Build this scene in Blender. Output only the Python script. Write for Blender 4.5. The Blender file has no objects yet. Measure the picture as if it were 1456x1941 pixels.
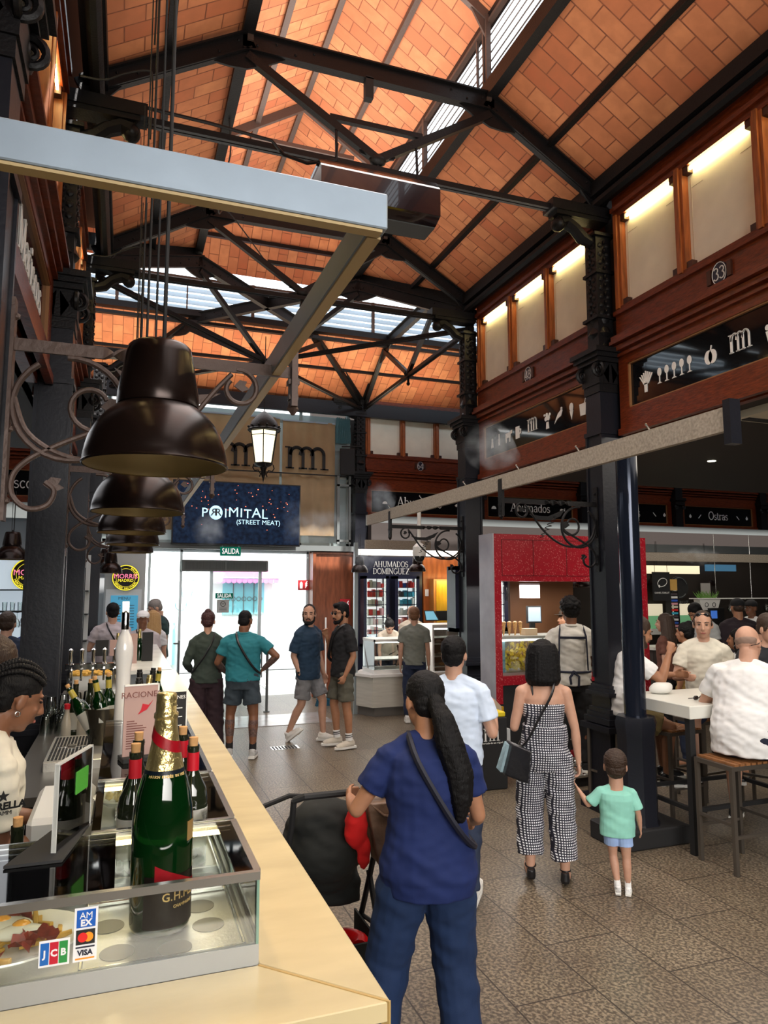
import bpy, bmesh, math, random
from mathutils import Vector as V, Matrix, Euler, noise
PI = math.pi
random.seed(7)
S = bpy.context.scene
COL = S.collection
# ---------------------------------------------------------------- camera, world, lights, exposure
cd = bpy.data.cameras.new('camera'); cam = bpy.data.objects.new('camera', cd); COL.objects.link(cam)
cd.sensor_fit = 'VERTICAL'; cd.sensor_height = 36; cd.sensor_width = 27; cd.lens = 25.04
cd.clip_start = 0.05; cd.clip_end = 200
cam.location = (0, 0, 1.95)
cam.rotation_euler = (math.radians(90 + 6.193), 0, math.radians(-19.991))
S.camera = cam
S.view_settings.view_transform = 'Standard'; S.view_settings.look = 'None'
S.view_settings.exposure = 0.0; S.view_settings.gamma = 1.0
S.view_settings.use_curve_mapping = False
w = bpy.data.worlds.new('sky'); S.world = w; w.use_nodes = True
bg = w.node_tree.nodes['Background']; bg.inputs[0].default_value = (0.80, 0.92, 1.0, 1); bg.inputs[1].default_value = 3.2
def area(name, loc, rot, sx, sy, power, col=(1, 1, 1), spread=180):
    l = bpy.data.lights.new(name, 'AREA'); l.shape = 'RECTANGLE'; l.size = sx; l.size_y = sy
    l.energy = power; l.color = col; l.spread = math.radians(spread)
    o = bpy.data.objects.new(name, l); COL.objects.link(o); o.location = loc; o.rotation_euler = [math.radians(a) for a in rot]
    return o
sl = bpy.data.lights.new('sun', 'SUN'); sl.energy = 10.0; sl.angle = math.radians(1); sl.color = (1, .96, .9)
so = bpy.data.objects.new('sun', sl); COL.objects.link(so); so.rotation_euler = (math.radians(38), 0, math.radians(8))
# daylight of the roof lantern: soft light falling from the glazed louvres onto the hall
area('lantern_daylight', (1.9, 3.4, 5.35), (0, 0, 0), 2.4, 9.0, 170, (1, .97, .93), 120)
area('lantern_daylight_far', (2.0, 10.6, 5.3), (0, 0, 0), 5.0, 2.5, 70, (.95, .97, 1), 130)
# unseen area lights added below the roof as uplights, washing the brick vaults
area('vault_uplight', (1.9, 3.6, 5.5), (180, 0, 0), 3.6, 9.0, 85, (1, .90, .78))
area('lantern_uplight', (1.93, 4.6, 6.7), (180, 0, 0), 1.6, 9.0, 190, (1, .93, .86))
area('crossing_uplight', (1.9, 10.4, 5.6), (180, 0, 0), 6.5, 2.6, 75, (1, .86, .70))
area('far_slope_fill', (2.2, 12.0, 5.0), (180, 0, 0), 7.5, .5, 75, (1, .84, .60), 140)  # added upward lamp without a fixture, brightens the far brick slope
area('hall_fill', (1.7, -4.2, 3.2), (66, 0, -12), 5.0, 2.0, 260, (1, .96, .90), 120)  # added fill behind the camera, brightens the people in the hall
# spotlights in the low ceilings over the tables and the stalls
area('aisle_light', (5.4, 4.4, 3.35), (0, 0, 0), 2.5, 4.0, 75, (1, .90, .76))
area('oyster_bar_light', (9.2, 9.2, 3.3), (0, 0, 0), 4.0, 2.0, 38, (1, .92, .80))
area('left_bar_light', (-1.6, 7.5, 3.35), (0, 0, 0), 1.6, 6.0, 45, (.95, .97, 1))
# ---------------------------------------------------------------- materials
MATS = {}
def mat(name, col=(.5, .5, .5), rough=.5, metal=0.0, bump=0.0, bscale=40.0, var=0.0, vscale=6.0, emit=0.0, ecol=None,
        trans=0.0, ior=1.45, alpha=1.0, coat=0.0, stretch=(1, 1, 1), sub=0.0, spec=.5):
    if name in MATS: return MATS[name]
    m = bpy.data.materials.new(name); m.use_nodes = True; MATS[name] = m
    nt = m.node_tree; N = nt.nodes; L = nt.links; b = N['Principled BSDF']
    b.inputs['Base Color'].default_value = (*col, 1); b.inputs['Roughness'].default_value = rough
    b.inputs['Metallic'].default_value = metal; b.inputs['IOR'].default_value = ior
    b.inputs['Transmission Weight'].default_value = trans; b.inputs['Alpha'].default_value = alpha
    b.inputs['Coat Weight'].default_value = coat; b.inputs['Specular IOR Level'].default_value = spec
    if emit:
        b.inputs['Emission Strength'].default_value = emit; b.inputs['Emission Color'].default_value = (*(ecol or col), 1)
    if var or bump:
        tc = N.new('ShaderNodeTexCoord'); mp = N.new('ShaderNodeMapping'); L.new(tc.outputs['Object'], mp.inputs[0])
        mp.inputs['Scale'].default_value = stretch
    if var:
        n = N.new('ShaderNodeTexNoise'); n.inputs['Scale'].default_value = vscale; n.inputs['Detail'].default_value = 5
        L.new(mp.outputs[0], n.inputs['Vector'])
        r = N.new('ShaderNodeValToRGB'); r.color_ramp.elements[0].position = .3; r.color_ramp.elements[1].position = .7
        r.color_ramp.elements[0].color = (*[max(0, c * (1 - var)) for c in col], 1)
        r.color_ramp.elements[1].color = (*[min(1, c * (1 + var)) for c in col], 1)
        L.new(n.outputs['Fac'], r.inputs[0]); L.new(r.outputs[0], b.inputs['Base Color'])
    if bump:
        n2 = N.new('ShaderNodeTexNoise'); n2.inputs['Scale'].default_value = bscale; n2.inputs['Detail'].default_value = 4
        L.new(mp.outputs[0], n2.inputs['Vector'])
        bp = N.new('ShaderNodeBump'); bp.inputs['Strength'].default_value = bump; bp.inputs['Distance'].default_value = .02
        L.new(n2.outputs['Fac'], bp.inputs['Height']); L.new(bp.outputs[0], b.inputs['Normal'])
    return m
def tilemat(name, c1, c2, mortar, bw, bh, ms, rough=.6, speck=0, spscale=300, speckcol=(.1, .08, .07), bump=.3, bias=0, offs=.5, uv=True, lo=.4, hi=.6, blotch=0):
    m = bpy.data.materials.new(name); m.use_nodes = True; MATS[name] = m
    nt = m.node_tree; N = nt.nodes; L = nt.links; b = N['Principled BSDF']; b.inputs['Roughness'].default_value = rough
    tc = N.new('ShaderNodeTexCoord'); br = N.new('ShaderNodeTexBrick'); br.offset = offs
    src = tc.outputs['UV' if uv else 'Object']; L.new(src, br.inputs['Vector'])
    br.inputs['Color1'].default_value = (*c1, 1); br.inputs['Color2'].default_value = (*c2, 1); br.inputs['Mortar'].default_value = (*mortar, 1)
    br.inputs['Scale'].default_value = 1; br.inputs['Brick Width'].default_value = bw; br.inputs['Row Height'].default_value = bh
    br.inputs['Mortar Size'].default_value = ms; br.inputs['Mortar Smooth'].default_value = .2; br.inputs['Bias'].default_value = bias
    out = br.outputs['Color']
    if blotch:
        n = N.new('ShaderNodeTexNoise'); n.inputs['Scale'].default_value = 2.2; n.inputs['Detail'].default_value = 6; L.new(src, n.inputs['Vector'])
        mx = N.new('ShaderNodeMix'); mx.data_type = 'RGBA'; mx.blend_type = 'MULTIPLY'; mx.inputs[0].default_value = blotch
        rr = N.new('ShaderNodeValToRGB'); rr.color_ramp.elements[0].position = .35; rr.color_ramp.elements[1].position = .65
        rr.color_ramp.elements[0].color = (.55, .5, .5, 1); L.new(n.outputs['Fac'], rr.inputs[0])
        L.new(out, mx.inputs[6]); L.new(rr.outputs[0], mx.inputs[7]); out = mx.outputs[2]
    if speck:
        n = N.new('ShaderNodeTexNoise'); n.inputs['Scale'].default_value = spscale; n.inputs['Detail'].default_value = 3; L.new(src, n.inputs['Vector'])
        r = N.new('ShaderNodeValToRGB'); r.color_ramp.elements[0].position = lo; r.color_ramp.elements[1].position = hi
        L.new(n.outputs['Fac'], r.inputs[0]); r.color_ramp.elements[0].color = (1, 1, 1, 1); r.color_ramp.elements[1].color = (0, 0, 0, 1)
        mu = N.new('ShaderNodeMath'); mu.operation = 'MULTIPLY'; mu.inputs[1].default_value = speck; L.new(r.outputs[0], mu.inputs[0])
        mx = N.new('ShaderNodeMix'); mx.data_type = 'RGBA'; L.new(mu.outputs[0], mx.inputs[0]); L.new(out, mx.inputs[6])
        mx.inputs[7].default_value = (*speckcol, 1); out = mx.outputs[2]
    L.new(out, b.inputs['Base Color'])
    bp = N.new('ShaderNodeBump'); bp.inputs['Strength'].default_value = bump; bp.inputs['Distance'].default_value = .008; bp.invert = True
    L.new(br.outputs['Fac'], bp.inputs['Height']); L.new(bp.outputs[0], b.inputs['Normal'])
    return m
def glassmat(name, tint=(.92, .97, .95), alpha=.12, rough=.03):
    m = bpy.data.materials.new(name); m.use_nodes = True; MATS[name] = m; nt = m.node_tree; N = nt.nodes; L = nt.links
    N.remove(N['Principled BSDF']); out = N['Material Output']
    t = N.new('ShaderNodeBsdfTransparent'); t.inputs[0].default_value = (*tint, 1)
    g = N.new('ShaderNodeBsdfGlossy'); g.inputs['Roughness'].default_value = rough
    f = N.new('ShaderNodeFresnel'); f.inputs[0].default_value = 1.5
    a = N.new('ShaderNodeMath'); a.operation = 'ADD'; a.inputs[1].default_value = alpha; L.new(f.outputs[0], a.inputs[0])
    mx = N.new('ShaderNodeMixShader'); L.new(a.outputs[0], mx.inputs[0]); L.new(t.outputs[0], mx.inputs[1]); L.new(g.outputs[0], mx.inputs[2])
    L.new(mx.outputs[0], out.inputs[0]); return m
brick_m = tilemat('ceiling_brick', (.44, .120, .048), (.60, .235, .10), (.16, .045, .02), .34, .16, .006, .8, speck=.45, spscale=7, speckcol=(.36, .12, .05), bump=.5, lo=.4, hi=.65)
floor_m = tilemat('granite_floor', (.23, .185, .125), (.28, .225, .155), (.04, .03, .022), .9, .45, .005, .36, speck=.85, spscale=55, speckcol=(.045, .033, .024), bump=.4, lo=.42, hi=.62, blotch=.55)
iron = mat('dark_iron', (.0075, .007, .008), .45, .2, bump=.15, bscale=60, spec=.35)
ironb = mat('blue_black_iron', (.010, .011, .017), .36, .2, bump=.06, bscale=40)
rust = mat('brown_iron', (.085, .055, .045), .5, .3, bump=.2)
wood = mat('red_brown_wood', (.13, .022, .005), .32, bump=.12, bscale=30, var=.45, vscale=14, stretch=(1, 1, 6))
wood_l = mat('light_red_wood', (.30, .085, .022), .35, var=.35, vscale=9, stretch=(4, 4, .6))
dwood = mat('dark_wood', (.05, .016, .009), .35, var=.4, vscale=10)
black = mat('black_board', (.006, .006, .007), .06, coat=.5)
matt = mat('matt_black', (.012, .012, .013), .7)
white = mat('white_paint', (.72, .71, .68), .45)
letter = mat('white_letter', (.82, .81, .78), .5)
alu = mat('aluminium', (.31, .38, .46), .38, .35, bump=.1, bscale=8, var=.08, vscale=5)
steel = mat('steel', (.60, .60, .58), .22, .95)
steel_b = mat('brushed_steel', (.55, .54, .50), .38, .9, bump=.08, bscale=120)
marble = mat('cream_marble', (.58, .47, .265), .22, var=.10, vscale=3, stretch=(1, 3, 1))
chrome = mat('chrome', (.8, .8, .8), .08, 1)
bronze = mat('lamp_bronze', (.018, .010, .008), .24, .6)
gold_in = mat('lamp_inside', (.33, .27, .15), .45, .6)
glass = glassmat('clear_glass'); glass_g = glassmat('green_edge_glass', (.965, .985, .965), .03)
gedge = mat('glass_edge', (.25, .42, .34), .1, trans=.3)
parch = mat('frosted_pane', (.80, .77, .66), .6, var=.06, vscale=4)
led = mat('warm_led', (1, .86, .45), emit=32, ecol=(1, .80, .34))
ledw = mat('white_led', (1, 1, 1), emit=7, ecol=(1, .97, .92))
navy = mat('navy_board', (.012, .014, .035), .35)
# ---------------------------------------------------------------- mesh helpers
class M:
    def __init__(s): s.b = bmesh.new(); s.uv = s.b.loops.layers.uv.new('uv')
    def box(s, x0, x1, y0, y1, z0, z1):
        v = [s.b.verts.new(p) for p in ((x0, y0, z0), (x1, y0, z0), (x1, y1, z0), (x0, y1, z0), (x0, y0, z1), (x1, y0, z1), (x1, y1, z1), (x0, y1, z1))]
        for f in ((3, 2, 1, 0), (4, 5, 6, 7), (0, 1, 5, 4), (1, 2, 6, 5), (2, 3, 7, 6), (3, 0, 4, 7)): s.b.faces.new([v[i] for i in f])
        return s
    def poly(s, pts, uvs=None):
        v = [s.b.verts.new(p) for p in pts]; f = s.b.faces.new(v)
        if uvs:
            for l, u in zip(f.loops, uvs): l[s.uv].uv = u
        return s
    def slab(s, pts, d):            # polygon extruded by vector d
        d = V(d); a = [s.b.verts.new(p) for p in pts]; c = [s.b.verts.new(V(p) + d) for p in pts]; n = len(pts)
        s.b.faces.new(a[::-1]); s.b.faces.new(c)
        for i in range(n): s.b.faces.new((a[i], a[(i + 1) % n], c[(i + 1) % n], c[i]))
        return s
    def tube(s, pts, r, n=8, flat=None, up=None, ell=1.0, closed=False):
        pts = [V(p) for p in pts]; k = len(pts); rr = r if hasattr(r, '__len__') else [r] * k; rings = []; prev = None
        for i, p in enumerate(pts):
            if closed: t = pts[(i + 1) % k] - pts[i - 1]
            else: t = pts[min(i + 1, k - 1)] - pts[max(i - 1, 0)]
            if t.length < 1e-9: t = V((0, 0, 1))
            t.normalize()
            if prev is None:
                a = V(up) if up else (V((0, 0, 1)) if abs(t.z) < .9 else V((0, 1, 0)))
            else: a = prev
            a = a - t * a.dot(t)
            if a.length < 1e-6: a = t.orthogonal()
            a.normalize(); prev = a; c = t.cross(a)
            e = ell[i] if hasattr(ell, '__len__') else ell
            rings.append([s.b.verts.new(p + a * (rr[i] * math.cos(2 * PI * (j + .5) / n)) + c * (rr[i] * e * math.sin(2 * PI * (j + .5) / n))) for j in range(n)])
        for i in range(k if closed else k - 1):
            A, B = rings[i], rings[(i + 1) % k]
            for j in range(n): s.b.faces.new((A[j], A[(j + 1) % n], B[(j + 1) % n], B[j]))
        if not closed: s.b.faces.new(rings[0][::-1]); s.b.faces.new(rings[-1])
        return s
    def lathe(s, prof, n=24, c=(0, 0, 0), cap=True):
        c = V(c); rings = [[s.b.verts.new(c + V((r * math.cos(2 * PI * j / n), r * math.sin(2 * PI * j / n), z))) for j in range(n)] for r, z in prof]
        for A, B in zip(rings, rings[1:]):
            for j in range(n): s.b.faces.new((A[j], A[(j + 1) % n], B[(j + 1) % n], B[j]))
        if cap: s.b.faces.new(rings[0][::-1]); s.b.faces.new(rings[-1])
        return s
    def ball(s, c, r, sub=2, rot=None):
        r = V(r) if hasattr(r, '__len__') else V((r, r, r))
        m = Matrix.Translation(c) @ (rot.to_4x4() if rot else Matrix()) @ Matrix.Diagonal((*r, 1))
        bmesh.ops.create_icosphere(s.b, subdivisions=sub, radius=1, matrix=m); return s
    def rod(s, a, b, r, n=8, r2=None): return s.tube([a, b], [r, r2 if r2 is not None else r], n)
    def beam(s, a, b, wd, ht, up=(0, 0, 1)):   # rectangular bar from a to b; wd across, ht along up
        a, b = V(a), V(b); t = (b - a).normalized(); u = V(up); u = (u - t * u.dot(t)).normalized(); c = t.cross(u)
        P = [a + c * sx * wd / 2 + u * sz * ht / 2 for sx, sz in ((-1, -1), (1, -1), (1, 1), (-1, 1))]
        return s.slab(P, b - a)
    def xf(s, m):
        bmesh.ops.transform(s.b, matrix=m, verts=s.b.verts); return s
    def noise(s, amp, sc):
        for v in s.b.verts: v.co += noise.noise_vector(v.co * sc) * amp
        return s
WM = {}
def obj(name, m, ma, parent=None, world=False, smooth=35, bevel=0, **kw):
    if isinstance(m, M): b = m.b
    else: b = m
    me = bpy.data.meshes.new(name)
    if world and parent is not None: bmesh.ops.transform(b, matrix=WM[parent.name].inverted(), verts=b.verts)
    bmesh.ops.recalc_face_normals(b, faces=b.faces)
    if bevel: bmesh.ops.bevel(b, geom=[e for e in b.edges if e.calc_face_angle(0) > .6], offset=bevel, segments=1, affect='EDGES', clamp_overlap=True)
    b.to_mesh(me); b.free(); me.materials.append(ma)
    if smooth:
        me.polygons.foreach_set('use_smooth', [True] * len(me.polygons)); me.set_sharp_from_angle(angle=math.radians(smooth))
    o = bpy.data.objects.new(name, me); COL.objects.link(o)
    if parent is not None: o.parent = parent; WM[o.name] = WM[parent.name]
    else: WM[o.name] = Matrix()
    for k, v in kw.items(): o[k] = v
    return o
def thing(name, label, cat, loc=(0, 0, 0), rz=0, group=None):
    o = bpy.data.objects.new(name, None); COL.objects.link(o); o.empty_display_size = .1
    o.location = loc; o.rotation_euler = (0, 0, rz); WM[o.name] = Matrix.Translation(loc) @ Matrix.Rotation(rz, 4, 'Z')
    o['label'] = label; o['category'] = cat
    if group: o['group'] = group
    return o
def tag(o, label, cat, group=None):
    o['label'] = label; o['category'] = cat
    if group: o['group'] = group
    return o
def struct(name, m, ma, parent=None, **kw):
    o = obj(name, m, ma, parent, **kw)
    if parent is None: o['kind'] = 'structure'
    return o
def dup(root, loc, rz=None, label=None, group=None, scale=None):
    r = root.copy(); COL.objects.link(r); r.location = loc
    if rz is not None: r.rotation_euler = (0, 0, rz)
    if scale: r.scale = (scale,) * 3
    WM[r.name] = Matrix.Translation(loc) @ Matrix.Rotation(r.rotation_euler.z, 4, 'Z')
    if label: r['label'] = label
    if group: r['group'] = group
    for ch in list(root.children):
        c = ch.copy(); COL.objects.link(c); c.parent = r
        for g in list(ch.children):
            d = g.copy(); COL.objects.link(d); d.parent = c
    return r
def arc(cx, cy, r, a0, a1, n=14, ax='xz', k=0):    # list of 3-d points on an arc in a plane, degrees; k = third coordinate
    P = []
    for i in range(n + 1):
        a = math.radians(a0 + (a1 - a0) * i / n); rr = r if not hasattr(r, '__len__') else r[0] + (r[1] - r[0]) * i / n
        u, v = cx + rr * math.cos(a), cy + rr * math.sin(a)
        P.append({'xz': (u, k, v), 'yz': (k, u, v), 'xy': (u, v, k)}[ax])
    return P
# ---------------------------------------------------------------- lettering
# serif stroke alphabet (x right, y up, capital height 1): each glyph = (advance, [stroke, ...]); stroke = (points, width)
def _a(cx, cy, rx, ry, a0, a1, n=12): return [(cx + rx * math.cos(math.radians(a0 + (a1 - a0) * i / n)), cy + ry * math.sin(math.radians(a0 + (a1 - a0) * i / n))) for i in range(n + 1)]
T_, H_ = .12, .045
def _sf(x, y, w_=.13): return ([(x - w_, y), (x + w_, y)], H_)
GL = {
 'A': (.78, [([(.06, 0), (.36, 1)], H_), ([(.36, 1), (.68, 0)], T_), ([(.17, .35), (.55, .35)], H_), _sf(.07, .02), _sf(.66, .02)]),
 'D': (.80, [([(.16, 0), (.16, 1)], T_), ([(.04, .98), (.3, .98)] + _a(.3, .5, .40, .48, 90, -90) + [(.04, .02)], .07)]),
 'G': (.80, [(_a(.42, .5, .36, .49, 50, 310), .08), ([(.68, .40), (.68, .1)], T_), _sf(.66, .42)]),
 'H': (.86, [([(.16, 0), (.16, 1)], T_), ([(.68, 0), (.68, 1)], T_), ([(.16, .5), (.68, .5)], H_), _sf(.16, .02), _sf(.16, .98), _sf(.68, .02), _sf(.68, .98)]),
 'I': (.36, [([(.18, 0), (.18, 1)], T_), _sf(.18, .02), _sf(.18, .98)]),
 'M': (1.0, [([(.12, 0), (.12, 1)], H_), ([(.12, 1), (.48, .1)], T_), ([(.48, .1), (.84, 1)], H_), ([(.84, 1), (.84, 0)], T_), _sf(.12, .02), _sf(.86, .02), _sf(.08, .98, .08), _sf(.9, .98, .08)]),
 'N': (.86, [([(.12, 0), (.12, 1)], H_), ([(.12, 1), (.7, 0)], T_), ([(.7, 0), (.7, 1)], H_), _sf(.12, .02), _sf(.1, .98, .08), _sf(.7, .98)]),
 'O': (.84, [(_a(.42, .5, .36, .48, 0, 360, 24), .09)]),
 'S': (.62, [(_a(.3, .75, .2, .22, 30, 250, 8) + _a(.3, .26, .24, .25, 80, -150, 10), .09)]),
 'U': (.84, [([(.16, 1), (.16, .3)] + _a(.42, .3, .26, .3, 180, 360) + [(.68, 1)], .09), _sf(.16, .98), _sf(.68, .98)]),
 'E': (.68, [([(.16, 0), (.16, 1)], T_), ([(.04, .98), (.58, .98)], H_), ([(.16, .5), (.45, .5)], H_), ([(.04, .02), (.6, .02)], H_)]),
 'Z': (.7, [([(.08, .97), (.6, .97)], H_), ([(.6, 1), (.08, 0)], T_), ([(.08, .03), (.62, .03)], H_)]),
 'h': (.60, [([(.12, 0), (.12, 1)], T_), ([(.12, .4)] + _a(.3, .42, .16, .22, 150, 0, 8) + [(.46, 0)], .085), _sf(.12, .02, .1), _sf(.46, .02, .1), _sf(.07, .98, .06)]),
 'u': (.60, [([(.12, .64), (.12, .2)] + _a(.28, .2, .16, .2, 180, 330, 8), .085), ([(.46, .64), (.46, 0)], .11), _sf(.09, .62, .06), _sf(.43, .62, .06), _sf(.5, .02, .05)]),
 'm': (.92, [([(.12, 0), (.12, .62)], .11), ([(.12, .4)] + _a(.28, .44, .15, .19, 150, 0, 8) + [(.43, 0)], .085), ([(.43, .4)] + _a(.6, .44, .16, .19, 150, 0, 8) + [(.76, 0)], .085), _sf(.12, .02, .1), _sf(.43, .02, .1), _sf(.76, .02, .1), _sf(.07, .62, .06)]),
 'a': (.54, [(_a(.25, .46, .16, .17, 160, 0, 8) + [(.41, .05), (.48, .02)], .085), (_a(.24, .18, .17, .17, 60, 330, 12), .07)]),
 'd': (.60, [(_a(.26, .31, .18, .30, 40, 320, 14), .08), ([(.45, 1), (.45, 0)], .11), _sf(.4, .98, .06), _sf(.49, .02, .06)]),
 'o': (.56, [(_a(.27, .31, .2, .29, 0, 360, 20), .085)]),
 's': (.44, [(_a(.22, .47, .14, .14, 30, 250, 7) + _a(.22, .17, .16, .16, 80, -150, 8), .07)]),
 't': (.38, [([(.16, .85), (.16, .14)] + _a(.26, .14, .1, .12, 180, 310, 6), .085), ([(.02, .61), (.34, .61)], H_)]),
 'r': (.44, [([(.12, 0), (.12, .62)], .11), ([(.12, .36)] + _a(.3, .42, .15, .19, 160, 50, 6), .07), _sf(.12, .02, .11), _sf(.07, .62, .06)]),
 'i': (.28, [([(.13, 0), (.13, .62)], .11), ([(.13, .80), (.13, .92)], .11), _sf(.13, .02, .1), _sf(.08, .62, .06)]),
 'c': (.48, [(_a(.26, .31, .19, .29, 45, 315, 14), .08)]),
 '3': (.58, [(_a(.26, .76, .2, .21, 150, -80, 10), .08), (_a(.26, .28, .23, .26, 80, -150, 12), .09)]),
 '4': (.62, [([(.42, 0), (.42, 1), (.05, .28), (.56, .28)], .08), _sf(.42, .02)]),
 '8': (.60, [(_a(.28, .75, .18, .21, 0, 360, 16), .08), (_a(.28, .27, .22, .26, 0, 360, 16), .09)]),
 '6': (.60, [(_a(.28, .3, .22, .29, 0, 360, 18), .085), ([(.06, .3)] + _a(.36, .35, .30, .62, 175, 95, 8), .085)]),
 ' ': (.36, []),
}
# the tall linked double-m emblem of the hall
GL['~'] = (1.42, [([(.10, 0), (.10, .95)], .13), ([(.10, .62)] + _a(.32, .66, .2, .30, 150, 0, 10) + [(.52, 0)], .10), ([(.42, .62)] + _a(.64, .66, .2, .30, 150, 0, 10) + [(.84, 0)], .10),
    ([(.80, .62)] + _a(1.0, .66, .2, .30, 150, 0, 10) + [(1.20, 0)], .10), _sf(.10, .02), _sf(.52, .02), _sf(.84, .02), _sf(1.22, .02), _sf(.02, .95, .08)])
def serif(m, txt, h, o, ux, uy, d=.004, mid=True):
    """txt written in world: o = middle (or left) of baseline, ux right, uy up; d = thickness along normal"""
    ux, uy, o = V(ux), V(uy), V(o); nrm = ux.cross(uy); tot = sum(GL[c][0] for c in txt) * h
    x = -tot / 2 if mid else 0
    for ch in txt:
        adv, st = GL[ch]
        for pts, wd in st:
            P = [o + ux * (x + p[0] * h) + uy * (p[1] * h) for p in pts]
            for a, b in zip(P, P[1:]):
                t = (b - a)
                if t.length < 1e-6: continue
                t.normalize(); c = nrm.cross(t) * wd * h / 2; e = t * wd * h * .12
                m.slab([a - e - c, b + e - c, b + e + c, a - e + c], nrm * d)
        x += adv * h
    return m
def smooth_path(P, k=5):
    P = [V(p) for p in P]; Q = []; n = len(P)
    for i in range(n - 1):
        a, p, q, e = P[max(i - 1, 0)], P[i], P[i + 1], P[min(i + 2, n - 1)]
        for j in range(k): t = j / k; Q.append(.5 * ((2 * p) + (q - a) * t + (2 * a - 5 * p + 4 * q - e) * t * t + (3 * p - a - 3 * q + e) * t ** 3))
    return Q + [P[-1]]
def sans(txt, h, o, ux, uy, d=.003, bold=.0, sp=1.0, fit=0):
    """plain letters from the built-in font, centred on o; returns an M"""
    cu = bpy.data.curves.new('t', 'FONT'); cu.body = txt; cu.align_x = 'CENTER'; cu.align_y = 'CENTER'; cu.size = h * 1.38; cu.extrude = d / 2; cu.offset = 0 if 'M' in txt else bold
    cu.space_character = sp; cu.resolution_u = 2
    to = bpy.data.objects.new('t', cu); COL.objects.link(to)
    me = to.to_mesh(); m = M(); m.b.from_mesh(me); to.to_mesh_clear(); bpy.data.objects.remove(to); bpy.data.curves.remove(cu)
    if fit:
        xs = [v.co.x for v in m.b.verts]; w0 = max(xs) - min(xs); m.xf(Matrix.Diagonal((fit / w0, 1, 1, 1)))
    ux, uy = V(ux).normalized(), V(uy).normalized(); n = ux.cross(uy)
    R = Matrix((ux, uy, n)).transposed().to_4x4(); m.xf(Matrix.Translation(o) @ R); return m
# ---------------------------------------------------------------- structure: floor and roof
XL, XR = -.42, 4.30           # nave edges
def quad(m, p, a, b, la, lb): # p corner, a / b edge vectors with uv lengths
    p, a, b = V(p), V(a), V(b); m.poly([p, p + a, p + a + b, p + b], [(0, 0), (la, 0), (la, lb), (0, lb)])
m = M(); m.poly([(-12, -7, 0), (20, -7, 0), (20, 13.4, 0), (-12, 13.4, 0)], [(-7, -12), (-7, 20), (13.4, 20), (13.4, -12)])
struct('floor', m, floor_m, smooth=0)
m = M(); m.poly([(-14, 13.4, -.02), (22, 13.4, -.02), (22, 30, -.02), (-14, 30, -.02)])
struct('ground', m, mat('street_paving', (.75, .73, .68), .8, var=.1, vscale=3))
def roofpoly(m, pts, uaxis, s):   # uv: u along the slope, v along the ridge
    uv = []
    for x, y, z in pts:
        uv.append((x * s, y) if uaxis == 'x' else (y * s, x))
    m.poly(pts, uv)
zg, zs, ze, zr = 5.84, 6.60, 7.34, 8.12
ks = math.hypot(1.22, .76) / 1.22; kl = math.hypot(1.13, .78) / 1.13
Y0 = -6
m = M()
roofpoly(m, [(XL, Y0, zg), (.8, Y0, zs), (.8, 9.7, zs), (XL, 8.3, zg)], 'x', ks)
struct('ceiling_left_slope', m, brick_m, smooth=0)
m = M()
roofpoly(m, [(XR, Y0, zg), (3.05, Y0, zs), (3.05, 9.7, zs), (XR, 8.3, zg)], 'x', ks)
struct('ceiling_right_slope', m, brick_m, smooth=0)
m = M()
roofpoly(m, [(.72, Y0, ze), (1.925, Y0, zr), (1.925, 10.65, zr), (.72, 9.7, ze)], 'x', kl)
roofpoly(m, [(3.13, Y0, ze), (1.925, Y0, zr), (1.925, 10.65, zr), (3.13, 9.7, ze)], 'x', kl)
roofpoly(m, [(.72, 9.7, ze), (1.925, 10.65, zr), (-10, 10.65, zr), (-10, 9.7, ze)], 'y', kl)
roofpoly(m, [(3.13, 9.7, ze), (1.925, 10.65, zr), (18, 10.65, zr), (18, 9.7, ze)], 'y', kl)
roofpoly(m, [(-10, 10.65, zr), (18, 10.65, zr), (18, 11.7, ze - .1), (-10, 11.7, ze - .1)], 'y', kl)
struct('ceiling_lantern', m, brick_m, smooth=0)
m = M()
roofpoly(m, [(-10, 11.6, zs - .15), (18, 11.6, zs - .15), (18, 13.1, 5.55), (-10, 13.1, 5.55)], 'y', ks)
struct('ceiling_far_slope', m, brick_m, smooth=0)
m = M()
roofpoly(m, [(-10, 9.7, zs), (.8, 9.7, zs), (XL, 8.3, zg), (-10, 8.3, zg)], 'y', ks)
roofpoly(m, [(18, 9.7, zs), (3.05, 9.7, zs), (XR, 8.3, zg), (18, 8.3, zg)], 'y', ks)
struct('ceiling_near_slope', m, brick_m, smooth=0)
# purlins, ridge, gutters (trim)
k = 0
def trim(m, ma=iron, **kw):
    global k; k += 1
    return struct('trim_%d' % k, m, ma, **kw)
for (x, z) in ((1.35, 7.71), (2.50, 7.71), (1.925, 8.08), (3.68, 6.19), (.19, 6.19)):
    m = M(); m.beam((x, Y0, z), (x, 9.3 if x in (.19, 3.68) else 10, z), .06, .06); trim(m, rust if z > 7 else iron)
for (y, z) in ((11.2, 7.62), (12.35, 6.0), (10.65, 8.08)):
    m = M(); m.beam((-9, y, z), (17, y, z), .06, .06); trim(m)
for x, s in ((.8, -1), (3.05, 1)):     # shoulder beams and lantern eaves
    m = M(); m.beam((x, Y0, zs - .02), (x, 9.7, zs - .02), .10, .16); trim(m)
    m = M(); m.beam((x + s * .02, Y0, ze - .03), (x + s * .02, 9.7, ze - .03), .07, .10); trim(m)
for x0, x1 in ((-9, XL), (XR, 17)):
    m = M(); m.beam((x0, 8.3, zg), (x1, 8.3, zg), .16, .14); trim(m)
m = M(); m.beam((-9, 11.6, 6.42), (17, 11.6, 6.42), .14, .10).beam((-9, 11.6, 6.28), (17, 11.6, 6.28), .08, .05); trim(m)
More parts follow.
